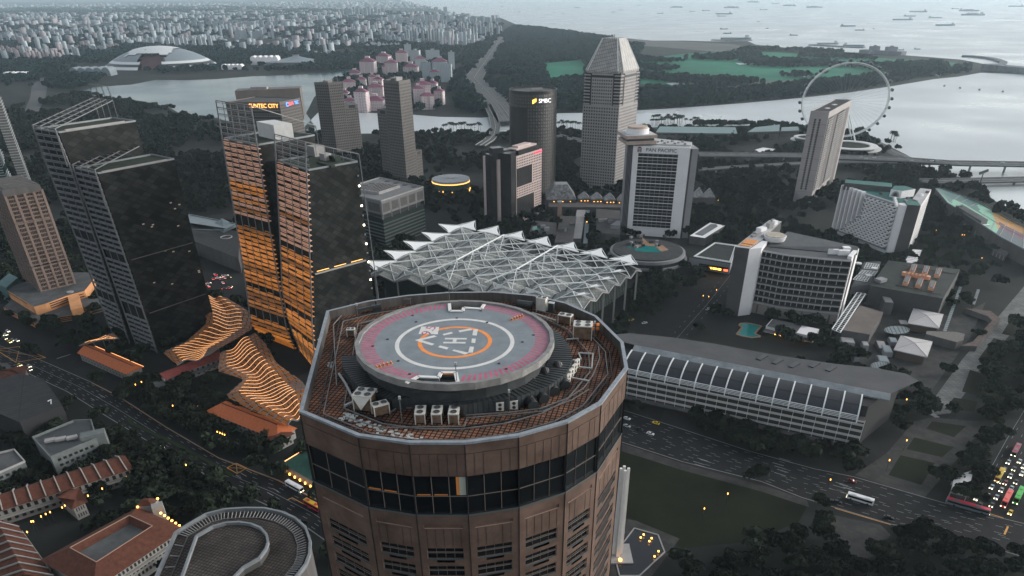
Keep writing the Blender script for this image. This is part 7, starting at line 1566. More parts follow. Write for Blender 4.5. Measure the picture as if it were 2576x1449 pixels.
t, P = roofbox('corner_block', 'pale flat roofed block at the left edge above the long hotel wing', 'building', [Z7U(-60, 700, 11), Z7U(190, 590, 11), Z7U(110, 500, 11), Z7U(-60, 540, 11)], 11, mat('pale_teal_wall', (.13, .145, .145)), ROOFG); wins(t, grid(P[0], P[1], 1, 10, 4, 3, .6, .5, 2), GLASSM); e = MB(); e.path([(p.x, p.y, 11.5) for p in P+[P[0]]], .6, 1.0); e.build('parapet', CONC, t)
DHALL = brickmat('dark_ribbed_hall_roof', (.030, .031, .034), (.026, .027, .03), (.014, .014, .015), 60, 3.0, .25, rough=.6, noise=.2, axes=(0, 0, rad(-28)))
t, P = roofbox('dark_hall', 'big dark ribbed hall roof at the left edge beside the avenue', 'hall', [Z7U(-60, 200, 13), Z7U(150, 290, 13), Z7U(470, 160, 13), Z7U(330, -40, 13), Z7U(150, -80, 13), Z7U(-60, -20, 13)], 13, mat('hall_dark_wall', (.03, .03, .032), .8), DHALL)
MB().path([Z7U(360, 130, 13.4), Z7U(385, 118, 13.4), Z7U(385, 150, 13.4)], .4).build('roof_light_frame', STEELW, t)
a, b = Z4U(-40, 1440, 8), Z4U(190, 1395, 8); gable('small orange roofed house at the left edge above the dark hall', a, b, 20, 8, 11, RUST)
t, P = roofbox('corner_house', 'small pale house at the left edge beside the busy junction', 'house', [Z4U(-20, 1380, 7), Z4U(95, 1340, 7), Z4U(60, 1290, 7), Z4U(-20, 1290, 7)], 7, CREAM, ROOFG); wins(t, grid(P[0], P[1], 1, 6, 5, 2, .5, .5, .5), GLASSM)
mb_ = U(1552, 1395); zt_m = ztop(mb_, 1178); t = thing('memorial', 'four tall white memorial pillars rising beside the foreground tower', 'memorial', (mb_.x, mb_.y, 0))
for dx, dy in ((-1.6, 0), (1.6, 0), (0, -1.6), (0, 1.6)):
    p = (mb_.x+dx, mb_.y+dy); s = .78; MB().prism([(p[0]-s, p[1]-s), (p[0]+s, p[1]-s), (p[0]+s, p[1]+s), (p[0]-s, p[1]+s)], 0, zt_m, top=[(p[0]+(q[0])*.7, p[1]+q[1]*.7) for q in ((-s, -s), (s, -s), (s, s), (-s, s))]).build('pillar', mat('memorial_white', (.66, .63, .60), .7, noise=.06), t)
MB().box(mb_, 13, 13, 0, .8).build('plinth', CONC, t)
pn = mat('pond_dark', (.01, .012, .014), .15)
t = thing('reflecting_pond', 'dark reflecting pond with a pale rim beside the memorial pillars', 'pond', tuple(U(1600, 1400))); q = [V2(U(*Z(8, x, y))) for x, y in ((2210, 1090), (2390, 1140), (2440, 1270), (2250, 1449), (2100, 1449), (2060, 1290))]; MB().prism(q, 0, .12).build('water', pn, t); MB().path([(p.x, p.y, .2) for p in q+[q[0]]], .6, .3).build('rim', CONC, t); block(q)
for x, y in ((2280, 1150), (2340, 1178), (2323, 1200), (2258, 1172), (2392, 1276), (2362, 1315)): p = U(*Z(8, x, y)); l = thing('path_lamp', 'small amber path lamp round the dark memorial pond', 'lamp', (p.x, p.y, 0), 'path lamps at the memorial'); MB().beam((p.x, p.y, 0), (p.x, p.y, .9), .15).build('post', DARK, l); MB().box(p, .7, .7, .9, 1.4).build('lamp_head', AMBER, l)
fire = U(*Z(8, 2103, 1345)); l = thing('fire_bowl', 'bright amber light standing on the pale edge by the memorial', 'lamp', (fire.x, fire.y, 0)); MB().cyl(fire, 1.2, 0, 1.0, 10).build('bowl', CONC, l); MB().cyl(fire, .8, 1.0, 1.9, 8).build('flame', AMBER, l)
# ================================================================== far shore: wheel, stadium, condominiums, city, ships
def facmat(name, wall, win, w=3.2, h=3.0, ms=.9, rough=.7):
    m = bpy.data.materials.new(name); m.use_nodes = True; t = m.node_tree; b = t.nodes['Principled BSDF']; b.inputs['Roughness'].default_value = rough
    tc = t.nodes.new('ShaderNodeTexCoord'); sp = t.nodes.new('ShaderNodeSeparateXYZ'); ad = t.nodes.new('ShaderNodeMath'); cb = t.nodes.new('ShaderNodeCombineXYZ'); br = t.nodes.new('ShaderNodeTexBrick')
    br.offset = 0; br.inputs['Scale'].default_value = 1; br.inputs['Brick Width'].default_value = w; br.inputs['Row Height'].default_value = h; br.inputs['Mortar Size'].default_value = ms; br.inputs['Mortar Smooth'].default_value = .1
    br.inputs['Color1'].default_value = (*win, 1); br.inputs['Color2'].default_value = (*[c*2 for c in win], 1); br.inputs['Mortar'].default_value = (*wall, 1)
    t.links.new(tc.outputs['Object'], sp.inputs[0]); t.links.new(sp.outputs[0], ad.inputs[0]); t.links.new(sp.outputs[1], ad.inputs[1]); t.links.new(ad.outputs[0], cb.inputs[0]); t.links.new(sp.outputs[2], cb.inputs[1])
    t.links.new(cb.outputs[0], br.inputs['Vector']); t.links.new(br.outputs[0], b.inputs['Base Color']); return m
bs = U(2101, 366); hubz = ztop(bs, 253); hub = Vector((bs.x, bs.y, hubz)); RV = ztop(bs, 157)-hubz; dpt = (hub-CAM).dot(CF); RH = 99*dpt/F
wx = Vector((1, -.22, 0)).normalized(); wy = Vector((-wx.y, wx.x, 0)); RH /= .97
t = thing('observation_wheel', 'giant white observation wheel with dark capsules by the bay', 'wheel', tuple(bs))
def wp(a, r=1., off=0.): return hub+wx*(RH*r*cos(a))+Vector((0, 0, RV*r*sin(a)))+wy*off
for off in (-3.2, 3.2): MB().tube([wp(2*pi*k/84, 1, off) for k in range(85)], .75, 6, cap=False).build('rim', STEELW, t)
la = MB()
for k in range(84): a, b = 2*pi*k/84, 2*pi*(k+1)/84; la.beam(wp(a, 1, -3.2), wp(b, 1, 3.2), .45); la.beam(wp(a, 1, -3.2), wp(a, 1, 3.2), .45); la.beam(wp(a, .965), wp(b, .965), .5)
la.build('rim_lattice', STEELW, t)
for k in range(56): a = 2*pi*k/56; MB().beam(hub+wy*(6 if k % 2 else -6), wp(a, 1, 0), .14).build('spoke', STEELG, t)
CAPS = mat('capsule_glass', (.02, .045, .05), .2)
for k in range(28):
    a = 2*pi*(k+.3)/28; p = wp(a, 1.055); MB().tube([p-wy*4-wx*.0, p-wy*3, p+wy*3, p+wy*4], [1.2, 2.3, 2.3, 1.2], 10).build('capsule', CAPS, t)
MB().tube([hub-wy*9, hub+wy*9], 2.2, 12).build('hub', STEELW, t)
for s in (-1, 1):
    for q in (-26, 26): MB().tube([hub+wy*8*s, Vector((hub.x+wx.x*q, hub.y+wx.y*q, 8))+wy*18*s], 1.1, 8).build('leg', STEELW, t)
RINGW = mat('terminal_white', (.55, .55, .55), .6); c = U(2140, 366)
for i, (x, y, rr_, z) in enumerate(((2140, 372, 44, 6), (2138, 366, 40, 11), (2030, 352, 26, 6), (2032, 346, 22, 11))):
    c = U(x, y, z); 
    if i in (0, 2): t = thing('terminal_building', 'round stacked white terminal with curved decks %s' % ('under the big wheel' if i == 0 else 'left of the slender hotel'), 'building', (c.x, c.y, 0)); block([(c.x+rr_*cos(k), c.y+rr_*sin(k)) for k in range(6)])
    MB().cyl(c, rr_*.9, 0 if i in (0, 2) else z-5, z, 32).build('drum', mat('terminal_glass', (.06, .06, .06), .4), t); MB().ring((c.x, c.y), rr_*.72, rr_, z, z+1.3, 36).build('deck_ring', RINGW, t); MB().cyl(c, rr_*.7, z, z+.4, 24).build('green_roof', GRASS, t)
for q, s in (([(1900, 376), (1920, 371), (1960, 376), (1955, 384), (1910, 382)], 'low white tensile roof left of the slender hotel base'), ([(1960, 384), (1980, 378), (2010, 378), (2018, 386)], 'second low white shell roof beside the slender hotel')):
    P = [U(x, y, 5) for x, y in q]; t = thing('shell_roof', s, 'roof', (P[0].x, P[0].y, 0)); MB().prism([V2(p) for p in P], 4.4, 5).build('roof', WHW, t); w_ = MB()
    for p in P: w_.beam((p.x, p.y, 0), (p.x, p.y, 4.4), .6)
    w_.build('posts', CONC, t)
TEALR = mat('teal_metal_roof', (.10, .17, .17), .5, noise=.12, scale=.02)
for q, z, s in (([(1650, 333), (1855, 336), (1850, 320), (1660, 318)], 12, 'long pale teal roofed pit building along the quay'), ([(1880, 332), (1960, 330), (1962, 313), (1900, 320)], 14, 'shorter teal roofed hall with a raised end beside the quay trees'), ([(1965, 330), (2010, 328), (2008, 318), (1966, 320)], 9, 'low grey frame building left of the big wheel')):
    P = [U(x, y, z) for x, y in q]; t = thing('quay_building', s, 'building', (P[0].x, P[0].y, 0)); MB().prism([V2(p) for p in P], 0, z, 0, 1).build('wall', [CONCD, TEALR], t); 
    b = MB()
    for k in range(12): b.beam(P[0].lerp(P[1], k/11)+Vector((0, 0, -3)), P[0].lerp(P[1], (k+.7)/11)+Vector((0, 0, -3)), .4, 2)
    b.build('window_strip', GLASSM, t); block(P)
DOME = mat('dome_grey', (.17, .20, .225), .45, noise=.08, scale=.01); DOMEW = mat('dome_white', (.55, .57, .58), .4); REDS = mat('red_seats', (.085, .045, .05), .8, noise=.3, scale=.05)
c0 = U(407, 167); rx = (U(537, 167)-U(277, 167)).length/2; ry = rx*.80; hz0 = ztop(c0, 118)
t = thing('stadium', 'great grey dome stadium with a white roof panel beside the water', 'stadium', tuple(c0)); bm_ = [MB(), MB(), MB()]; NU, NV = 72, 16
def dom(i, j): r = j/NV; a = 2*pi*i/NU; return Vector((c0.x+rx*r*cos(a), c0.y+ry*r*sin(a), hz0*(1-r**2.2)+1)), r*cos(a), r*sin(a)
ops = MB()
for i in range(NU):
    for j in range(NV):
        q = [dom(i, j), dom(i, j+1), dom(i+1, j+1), dom(i+1, j)]; x = sum(k[1] for k in q)/4; y = sum(k[2] for k in q)/4; r = hypot(x, y)
        m = 0
        if abs(x+.02) < .38 and y > -.55: m = 1
        if abs(x-.10) < .21 and y < -.55: ops.add([k[0]+Vector((0, 14, -6)) for k in q], [(0, 1, 2, 3)]); continue
        if r > .80 and j % 2: m = 1
        if r > .80 and j % 2 == 0 and y < .2: m = 2
        bm_[m].add([k[0]+Vector((0, 0, 2.2 if m == 1 and r < .8 else 0)) for k in q], [(0, 1, 2, 3)] if j else [(0, 1, 2)])
bm_[0].build('dome_shell', DOME, t); bm_[1].build('white_panels', DOMEW, t); bm_[2].build('louvre_gaps', DARK, t); ops.build('red_seating', REDS, t)
MB().beam((c0.x-rx*.08, c0.y-ry*.4, hz0*.92), (c0.x-rx*.03, c0.y+ry*.3, hz0+4), 4, 1).build('roof_seam', CONCD, t); block([(c0.x+rx*1.1*cos(k*.5), c0.y+ry*1.2*sin(k*.5)) for k in range(13)])
c1 = U(747, 160); r1 = (U(827, 163)-U(655, 163)).length/2; hp_ = ztop(c1, 139); t = thing('arena', 'low tent shaped arena with a pointed crest across the water', 'arena', tuple(c1)); m_ = MB(); N_ = 24
for k in range(N_):
    a0, a1 = 2*pi*k/N_, 2*pi*(k+1)/N_
    for j in range(6):
        f0, f1 = j/6, (j+1)/6; g = lambda f: 9+(hp_-9)*(1-f)**2.0
        m_.quad(*[(c1.x+r1*f*cos(a), c1.y+r1*.7*f*sin(a), g(f)) for f, a in ((f0, a0), (f1, a0), (f1, a1), (f0, a1))])
m_.build('tent_roof', DOME, t); MB().cyl((c1.x, c1.y), r1*.66, 0, 10, 24).build('wall', mat('arena_wall', (.10, .10, .10), .7), t); MB().beam((c1.x-12, c1.y, hp_), (c1.x+12, c1.y, hp_), 5, 4).build('crest', CONC, t)
for x0, x1, yb, yt, s, k in ((637, 703, 162, 138, 'white stepped sports hall left of the tent shaped arena', 0), (562, 612, 174, 162, 'small white scalloped roof between the dome and the arena', 1), (18, 72, 194, 182, 'small white tent roofs at the left far shore', 1), (190, 285, 190, 172, 'grey arched annexe left of the great dome', 2)):
    a, b = U(x0, yb), U(x1, yb); l = (b-a).length; c = (a+b)/2; h = ztop(c, yt); t = thing('sports_hall', s, 'hall', tuple(c)); mm = [WHW, WHW, DOME][k]
    MB().box(c, l, l*.35, 0, h*.7).build('wall', mm, t)
    for q in range(5): MB().tube([(c.x-l/2+l*(q+.5)/5, c.y-l*.18, h*.6), (c.x-l/2+l*(q+.5)/5, c.y+l*.18, h*.6)], l*.1, 10).build('roof_vault', mm, t)
    block([(c.x-l/2, c.y-l*.2), (c.x+l/2, c.y-l*.2), (c.x+l/2, c.y+l*.2), (c.x-l/2, c.y+l*.2)])
CONDO = facmat('condo_wall', (.60, .50, .51), (.08, .07, .08), 3.6, 3.0, .95); PLUM = mat('plum_roof', (.17, .06, .10), .75, noise=.2, scale=.1); BLK_W = facmat('block_white', (.36, .40, .43), (.11, .13, .145), 4.2, 3.0, 1.1); BLK_G = facmat('block_grey', (.20, .235, .26), (.08, .095, .11), 5, 3.2, 1.0); BLK_P = facmat('block_rose', (.27, .235, .25), (.09, .09, .10), 4.6, 3, 1.2)
def aptblock(name, label, group, x, w, yt, yb, m, roof=None, ang=0, dep=.8, region=None):
    if region: (x, yb), (_, yt) = Z(region, x, yb), Z(region, x, yt); w = w/3
    b = U(x, yb); h = max(6, ztop(b, yt)); l = (U(x+w/2, yb)-U(x-w/2, yb)).length; dpt_ = max(10, l*dep); t = thing(name, label, 'apartment block', tuple(b), group); c = (b.x, b.y+dpt_/2)
    MB().box(c, l, dpt_, 0, h, 0, ang, mt=1).build('wall', [m, ROOFG], t)
    if roof:
        e = [V2(c)+Vector((cos(ang)*sx*l*.55-sin(ang)*sy*dpt_*.55, sin(ang)*sx*l*.55+cos(ang)*sy*dpt_*.55)) for sx, sy in ((-1, -1), (1, -1), (1, 1), (-1, 1))]; MB().prism(e, h, h+min(9, l*.16)+2, top=[V2(c)+(p-V2(c))*.25 for p in e]).build('roof', roof, t)
        MB().box(c, l*.3, dpt_*.3, h, h+min(9, l*.16)+6, 0, ang).build('lift_head', m, t)
        for s in (-1, 1): MB().box((c[0]+s*l*.30*cos(ang), c[1]-dpt_/2+s*l*.30*sin(ang)), l*.2, 4, 0, h*.97, 0, ang).build('bay', m, t)
    else: MB().box((c[0], c[1]), l*.25, dpt_*.4, h, h+4, 0, ang).build('lift_head', m, t)
    block([(c[0]-l*.6, c[1]-dpt_*.6), (c[0]+l*.6, c[1]-dpt_*.6), (c[0]+l*.6, c[1]+dpt_*.6), (c[0]-l*.6, c[1]+dpt_*.6)]); return t
cnd = [(60, 90, 620, 700), (65, 95, 765, 835), (160, 95, 695, 850), (255, 130, 760, 838), (262, 110, 660, 770), (280, 70, 600, 670), (205, 110, 465, 590), (150, 70, 600, 650), (235, 60, 580, 640), (320, 95, 425, 500), (380, 90, 475, 585), (340, 60, 505, 575), (455, 85, 400, 490), (525, 100, 505, 582),
       (620, 110, 640, 815), (650, 95, 725, 828), (742, 70, 690, 792), (588, 80, 670, 822), (690, 70, 630, 700), (100, 80, 550, 600), (30, 60, 700, 760)]
for i, (x, w_, a, b) in enumerate(cnd): aptblock('apartment_block', 'rose walled condominium block with a plum hipped roof beyond the dark office towers', 'plum roofed condominiums across the channel', x, w_, a, b, CONDO, PLUM, random.uniform(-.25, .25), .75, 2)
cn2 = [(505, 50, 335, 450), (560, 70, 380, 480), (600, 80, 445, 570), (650, 70, 475, 600), (690, 100, 380, 470), (745, 110, 465, 600), (835, 45, 392, 545), (795, 80, 485, 620), (705, 70, 545, 610), (640, 60, 470, 580)]
for i, (x, w_, a, b) in enumerate(cn2): aptblock('apartment_block', 'white stepped condominium tower beside the plum roofed blocks', 'white condominiums across the channel', x, w_, a, b, BLK_W, PLUM if i % 3 == 2 else None, random.uniform(-.2, .2), .6, 2)
est = [(1, 920, 1240, 275, 345, 12, 0, 'pale slab block in the estate just behind the great dome'), (1, 1250, 1600, 270, 355, 10, 0, 'tall white point block right behind the great dome'), (1, 0, 225, 245, 325, 9, 1, 'grey slab block at the far left estate'), (1, 225, 625, 210, 280, 14, 1, 'grey slab block in the long row above the far left estate'),
       (1, 690, 820, 340, 398, 4, 1, 'brownish low slab left of the great dome'), (1, 1780, 2080, 212, 298, 10, 1, 'grey slab block in the row above the tent shaped arena'), (1, 0, 230, 345, 425, 12, 2, 'rosy low block in the far left quarter'), (1, 200, 490, 370, 465, 12, 2, 'rosy low block by the far left shore'), (1, 500, 900, 330, 380, 10, 2, 'rosy low block left of the dome trees'),
       (1, 2100, 2570, 300, 350, 10, 1, 'low grey block right of the tent shaped arena'), (2, 0, 185, 268, 352, 7, 1, 'broad grey slab left of the white stepped condominiums'), (2, 185, 450, 318, 368, 9, 0, 'low white block above the plum roofed condominiums'), (2, 310, 385, 222, 310, 3, 1, 'dark grey tower beside the white estate'), (2, 385, 485, 248, 330, 5, 1, 'grey estate tower above the plum roofs'),
       (2, 480, 745, 195, 310, 13, 1, 'grey estate tower in the middle of the coastal estate'), (2, 750, 885, 215, 345, 5, 0, 'bright white tall slab above the expressway, left cluster'), (2, 922, 1035, 212, 340, 4, 0, 'bright white tall slab above the expressway, right cluster'), (2, 890, 1215, 170, 275, 14, 1, 'grey coastal tower beside the dark woods'),
       (2, 770, 1215, 120, 195, 16, 1, 'faint coastal tower in the back row by the sea'), (2, 320, 770, 112, 200, 16, 1, 'faint tower in the hazy back row'), (2, 0, 330, 50, 120, 12, 1, 'hazy far tower at the top of the city'), (1, 800, 1500, 160, 225, 14, 1, 'hazy slab far behind the great dome'), (1, 1500, 2200, 150, 215, 14, 1, 'hazy slab far above the arena'), (2, 380, 800, 50, 110, 12, 1, 'faint hazy coastal tower near the far beach')]
for r, x0, x1, ya, yb, n, k, s in est:
    ang = random.uniform(-.5, .5)
    for i in range(n):
        x = x0+(x1-x0)*(i+.5)/n+random.uniform(-.2, .2)*(x1-x0)/n; f = random.random(); b = yb-(yb-ya)*.35*f*(i % 2); w_ = min((x1-x0)/n*random.uniform(.55, .95), 62 if k != 0 else 48)
        aptblock('apartment_block', s, s.replace('block', 'blocks', 1)+' (estate)', x, w_, ya+(yb-ya)*random.uniform(0, .28)+(0 if i % 2 else (yb-ya)*.1), b, (BLK_W, BLK_G, BLK_P)[k], None, ang, .5, r)
def inpoly(P, poly):
    x, y = P[:, 0], P[:, 1]; ins = np.zeros(len(P), bool); n = len(poly)
    for i in range(n):
        x0, y0 = poly[i]; x1, y1 = poly[i-1]; c = ((y0 > y) != (y1 > y)); 
        with np.errstate(divide='ignore', invalid='ignore'): ins ^= c & (x < (x1-x0)*(y-y0)/(y1-y0)+x0)
    return ins
def unblocked(P, pad=0.):
    ok = np.ones(len(P), bool)
    for b in BLOCK:
        lo, hi = b.min(0), b.max(0); c = ok & (P[:, 0] > lo[0]) & (P[:, 0] < hi[0]) & (P[:, 1] > lo[1]) & (P[:, 1] < hi[1])
        if c.any(): idx = np.where(c)[0]; ok[idx[inpoly(P[idx], b)]] = False
    return ok
def polyxy(pts): return np.array([(U(x, y).x, U(x, y).y) for x, y in pts])
def bigmesh(name, V, quads, m, kind='stuff'):
    me = bpy.data.meshes.new(name); n = len(V); q = len(quads); me.vertices.add(n); me.vertices.foreach_set('co', V.astype(np.float32).ravel()); me.loops.add(q*4); me.loops.foreach_set('vertex_index', quads.astype(np.int32).ravel())
    me.polygons.add(q); me.polygons.foreach_set('loop_start', np.arange(0, q*4, 4, dtype=np.int32)); me.update(calc_edges=True); me.materials.append(m); o = bpy.data.objects.new(name, me); COL.objects.link(o)
    if kind: o['kind'] = kind
    return o
def scatter(poly, s, jit=.5):
    lo, hi = poly.min(0), poly.max(0); nx, ny = int((hi[0]-lo[0])/s)+1, int((hi[1]-lo[1])/s)+1
    g = np.stack(np.meshgrid(np.arange(nx), np.arange(ny)), -1).reshape(-1, 2).astype(float); g = lo+(g+.5+RNG.uniform(-jit, jit, g.shape))*s; g = g[inpoly(g, poly)]; return g[unblocked(g)]
cityp = polyxy([(-60, 150), (-60, 8), (300, 2), (700, 1), (1010, 3), (1130, 36), (1255, 50), (1262, 88), (1180, 118), (1040, 118), (860, 112), (840, 140), (640, 132), (560, 112), (250, 122), (240, 150)])
pts = []
for y0, y1, s, pr in ((0, 3600, 36, .85), (3600, 6000, 50, .8), (6000, 11000, 80, .75), (11000, 22000, 150, .6)):
    lo, hi = cityp.min(0), cityp.max(0); strip_ = np.array([(lo[0], y0), (hi[0], y0), (hi[0], y1), (lo[0], y1)]); g = scatter(np.clip(cityp, [-1e9, y0], [1e9, y1]), s) if True else None
    if len(g): g = g[(g[:, 1] > y0) & (g[:, 1] < y1)]; k = np.sin(g[:, 0]*.006)+np.sin(g[:, 1]*.005+g[:, 0]*.003)+RNG.normal(0, .7, len(g)); g = g[k > -0.75]; g = g[RNG.random(len(g)) < pr]; pts.append(np.c_[g, np.full(len(g), s)])
P = np.concatenate(pts); n = len(P); far = P[:, 1] > 3000
L_ = P[:, 2]*RNG.uniform(.25, .62, n); W_ = P[:, 2]*RNG.uniform(.2, .36, n); H_ = np.where(RNG.random(n) < .27, RNG.uniform(18, 46, n), RNG.uniform(5, 12, n)); A_ = np.round(np.sin(P[:, 0]*.0011)*2+np.cos(P[:, 1]*.0013)*2)*.4+RNG.choice([0, pi/2], n)
cx = np.array([[-.5, -.5], [.5, -.5], [.5, .5], [-.5, .5]]); ca, sa = np.cos(A_)[:, None], np.sin(A_)[:, None]; ux = cx[None, :, 0]*L_[:, None]; uy = cx[None, :, 1]*W_[:, None]; X = P[:, 0:1]+ux*ca-uy*sa; Y = P[:, 1:2]+ux*sa+uy*ca
V = np.zeros((n, 8, 3)); V[:, :4, 0] = X; V[:, 4:, 0] = X; V[:, :4, 1] = Y; V[:, 4:, 1] = Y; V[:, 4:, 2] = H_[:, None]
fq = np.array([[0, 1, 5, 4], [1, 2, 6, 5], [2, 3, 7, 6], [3, 0, 4, 7], [4, 5, 6, 7]]); Q = (fq[None]+np.arange(n)[:, None, None]*8).reshape(-1, 4); sel = np.arange(n) % 4
for nm, kk, m_ in (('distant_houses', (0, 3), BLK_G), ('distant_houses', (1,), BLK_P), ('distant_houses', (2,), BLK_W)): mk_ = np.isin(np.repeat(sel, 5), kk); bigmesh(nm, V.reshape(-1, 3), Q[mk_], m_)
for x0, x1, yt, yb, s in ((1415, 1482, 350, 408, 'left one of two square grey blocks on the far point'), (1538, 1615, 355, 413, 'right one of two square grey blocks on the far point')): aptblock('point_block', s, 'square blocks on the far point', (x0+x1)/2, x1-x0, yt, yb, facmat('mauve_block', (.20, .20, .23), (.14, .14, .16), 9, 7, 1.5), None, 0, .7, 3)
a, b = ZU(3, 1365, 402), ZU(3, 1685, 420); MBp = MB().beam((a.x, a.y+20, 6), (b.x, b.y+20, 6), 40, 12); tag(MBp.build('low_building', mat('mauve_block_base', (.16, .16, .18), .8), None, origin=(a.x, a.y, 0)), 'long low base joining the two square grey blocks on the far point', 'building')
ROCK = mat('breakwater_rock', (.12, .13, .14), .9, noise=.4, scale=.05)
def dyke(name, pts, w_, h, label, cat): P = [ZU(3, x, y) for x, y in pts]; tag(MB().path([p+Vector((0, 0, h/2)) for p in P], w_, h).build(name, ROCK, None, origin=tuple(P[0])), label, cat)
dyke('breakwater', [(2110, 430), (2200, 434), (2300, 445), (2370, 460), (2420, 480), (2400, 500), (2310, 516)], 22, 6, 'thin curved breakwater arm at the far point', 'breakwater')
dyke('barrage', [(2290, 525), (2400, 538), (2480, 545), (2700, 570)], 40, 16, 'dark low barrage closing the bay at the right edge', 'barrage')
dyke('sea_wall', [(970, 342), (1100, 350), (1240, 358), (1370, 362)], 40, 4, 'grey spit of land carrying moored dredgers', 'sea wall')
dyke('sea_wall', [(220, 305), (350, 308), (515, 305)], 30, 4, 'thin grey spit at the left of the far coast', 'sea wall')
SHIPH = [mat('ship_hull_blue', (.10, .17, .20), .6), mat('ship_hull_slate', (.13, .17, .19), .6), mat('ship_hull_pale', (.20, .24, .26), .6)]; SHIPW = mat('ship_white', (.5, .52, .52), .6)
def ship(x0, x1, y, r, i):
    a, b = ZU(r, x0, y), ZU(r, x1, y); l = (b-a).length; u = (b-a).normalized(); v = Vector((-u.y, u.x, 0)); c = (a+b)/2; wd_ = max(8, l*.15); big = l > 170
    lab = 'long cargo ship with deck cranes at anchor on the pale sea' if l > 260 else ('mid sized ship with a white bridge at anchor on the pale sea' if big else 'small boat far out on the pale sea'); t = thing('ship', lab, 'ship', (c.x, c.y, 0), 'long cargo ships at anchor' if l > 260 else ('mid sized ships at anchor' if big else 'small boats at sea')); k = l*.05; o = V2(a)
    pl = [V2(a)+V2(v)*-wd_/2+V2(u)*l*.03, V2(b)-V2(u)*l*.1-V2(v)*wd_/2, V2(b), V2(b)-V2(u)*l*.1+V2(v)*wd_/2, V2(a)+V2(v)*wd_/2+V2(u)*l*.03]; MB().prism(pl, 0, k+2, top=[p+(p-V2(c))*.02 for p in pl]).build('hull', SHIPH[i % 3], t)
    s = .06 if i % 2 else .8; q = V2(a)+V2(u)*l*s; MB().obox(q-V2(v)*wd_*.4, V2(u), V2(v), l*.11, wd_*.8, k+1, k*2.3+4).build('bridge_house', SHIPW, t)
    if big:
        for f in (.3, .45, .6): q = V2(a)+V2(u)*l*f; MB().beam((q.x, q.y, k+1), (q.x, q.y, k*2.6+2), l*.012).build('crane_mast', SHIPH[(i+1) % 3], t)
        MB().obox(V2(a)+V2(u)*l*.22-V2(v)*wd_*.35, V2(u), V2(v), l*.5, wd_*.7, k+1, k*1.5+2).build('cargo', SHIPH[(i+2) % 3], t)
for i, (x0, x1, y, r) in enumerate([(q[0], q[1], q[2], 3) for q in [(245, 375, 108), (260, 325, 124), (310, 425, 60), (145, 205, 82), (755, 855, 45), (930, 1055, 58), (485, 580, 18), (580, 640, 75), (1580, 1735, 152), (1665, 1760, 124), (1705, 1845, 92), (1850, 1955, 137), (1905, 2055, 194), (2080, 2235, 84), (2097, 2280, 116), (1188, 1305, 200), (1298, 1372, 230), (280, 343, 221), (305, 370, 254), (805, 870, 268), (558, 585, 166), (50, 95, 88), (625, 648, 215), (1745, 1795, 373), (1625, 1670, 380), (2025, 2085, 68), (1010, 1175, 335), (1205, 1370, 350), (280, 515, 300), (670, 730, 28), (2450, 2576, 50), (1435, 1450, 218), (1970, 1976, 652), (2090, 2096, 667), (2235, 2241, 682), (2412, 2418, 695)]]+[(q[0], q[1], q[2], 2) for q in [(2035, 2065, 92), (2095, 2125, 77), (2380, 2430, 103), (1300, 1315, 76), (1600, 1612, 95), (1665, 1685, 102), (1200, 1220, 50), (1760, 1800, 60), (2480, 2576, 58), (1480, 1500, 62), (1335, 1350, 88), (1560, 1580, 40), (1900, 1925, 30), (2230, 2260, 44)]]): ship(x0, x1, y, r, i)
# ================================================================== trees, palms
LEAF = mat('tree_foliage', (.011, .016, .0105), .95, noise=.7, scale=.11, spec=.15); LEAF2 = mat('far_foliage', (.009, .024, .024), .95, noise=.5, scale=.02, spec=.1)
nt_ = LEAF.node_tree; oi_ = nt_.nodes.new('ShaderNodeObjectInfo'); hv = nt_.nodes.new('ShaderNodeHueSaturation'); b_ = nt_.nodes['Principled BSDF']; mr_ = nt_.nodes.new('ShaderNodeMapRange'); mr_.inputs['To Min'].default_value = .6; mr_.inputs['To Max'].default_value = 1.7
nt_.links.new(oi_.outputs['Random'], mr_.inputs['Value']); nt_.links.new(mr_.outputs[0], hv.inputs['Value']); lk = b_.inputs['Base Color'].links[0]; nt_.links.new(lk.from_socket, hv.inputs['Color']); nt_.links.new(hv.outputs[0], b_.inputs['Base Color'])
BARK = mat('bark', (.06, .048, .04), .9, noise=.3)
def crown_tpl(seed, nq, lobes=7, size=.17, flat=.62):
    """leaf quads spread through several lobes of a unit crown (radius 1, base at z=0)"""
    g = np.random.default_rng(seed); C = np.c_[g.uniform(-.55, .55, lobes), g.uniform(-.55, .55, lobes), g.uniform(.35, .95, lobes)*flat*1.3]; C[0] = (0, 0, flat*.9); R = g.uniform(.32, .52, lobes); k = g.integers(0, lobes, nq)
    d = g.normal(size=(nq, 3)); d /= np.linalg.norm(d, axis=1)[:, None]; d[:, 2] = np.abs(d[:, 2])*.9-.25; p = C[k]+d*(R[k]*g.uniform(.72, 1.05, nq))[:, None]*np.array([1, 1, .75])
    n = d+g.normal(0, .45, (nq, 3)); n /= np.linalg.norm(n, axis=1)[:, None]; a = np.cross(n, g.normal(size=(nq, 3))); a /= np.linalg.norm(a, axis=1)[:, None]; b = np.cross(n, a); s = size*g.uniform(.6, 1.35, nq)[:, None]
    return np.stack([p-a*s-b*s*.8, p+a*s-b*s*.7, p+a*s*.9+b*s, p-a*s+b*s*.9], 1)
NEAR_T = [crown_tpl(s, 620, 8, .10) for s in (1, 2, 3, 4)]; MID_T = [crown_tpl(s, 90, 6, .24) for s in range(5, 11)]; FAR_T = [crown_tpl(s, 26, 4, .42) for s in range(11, 17)]
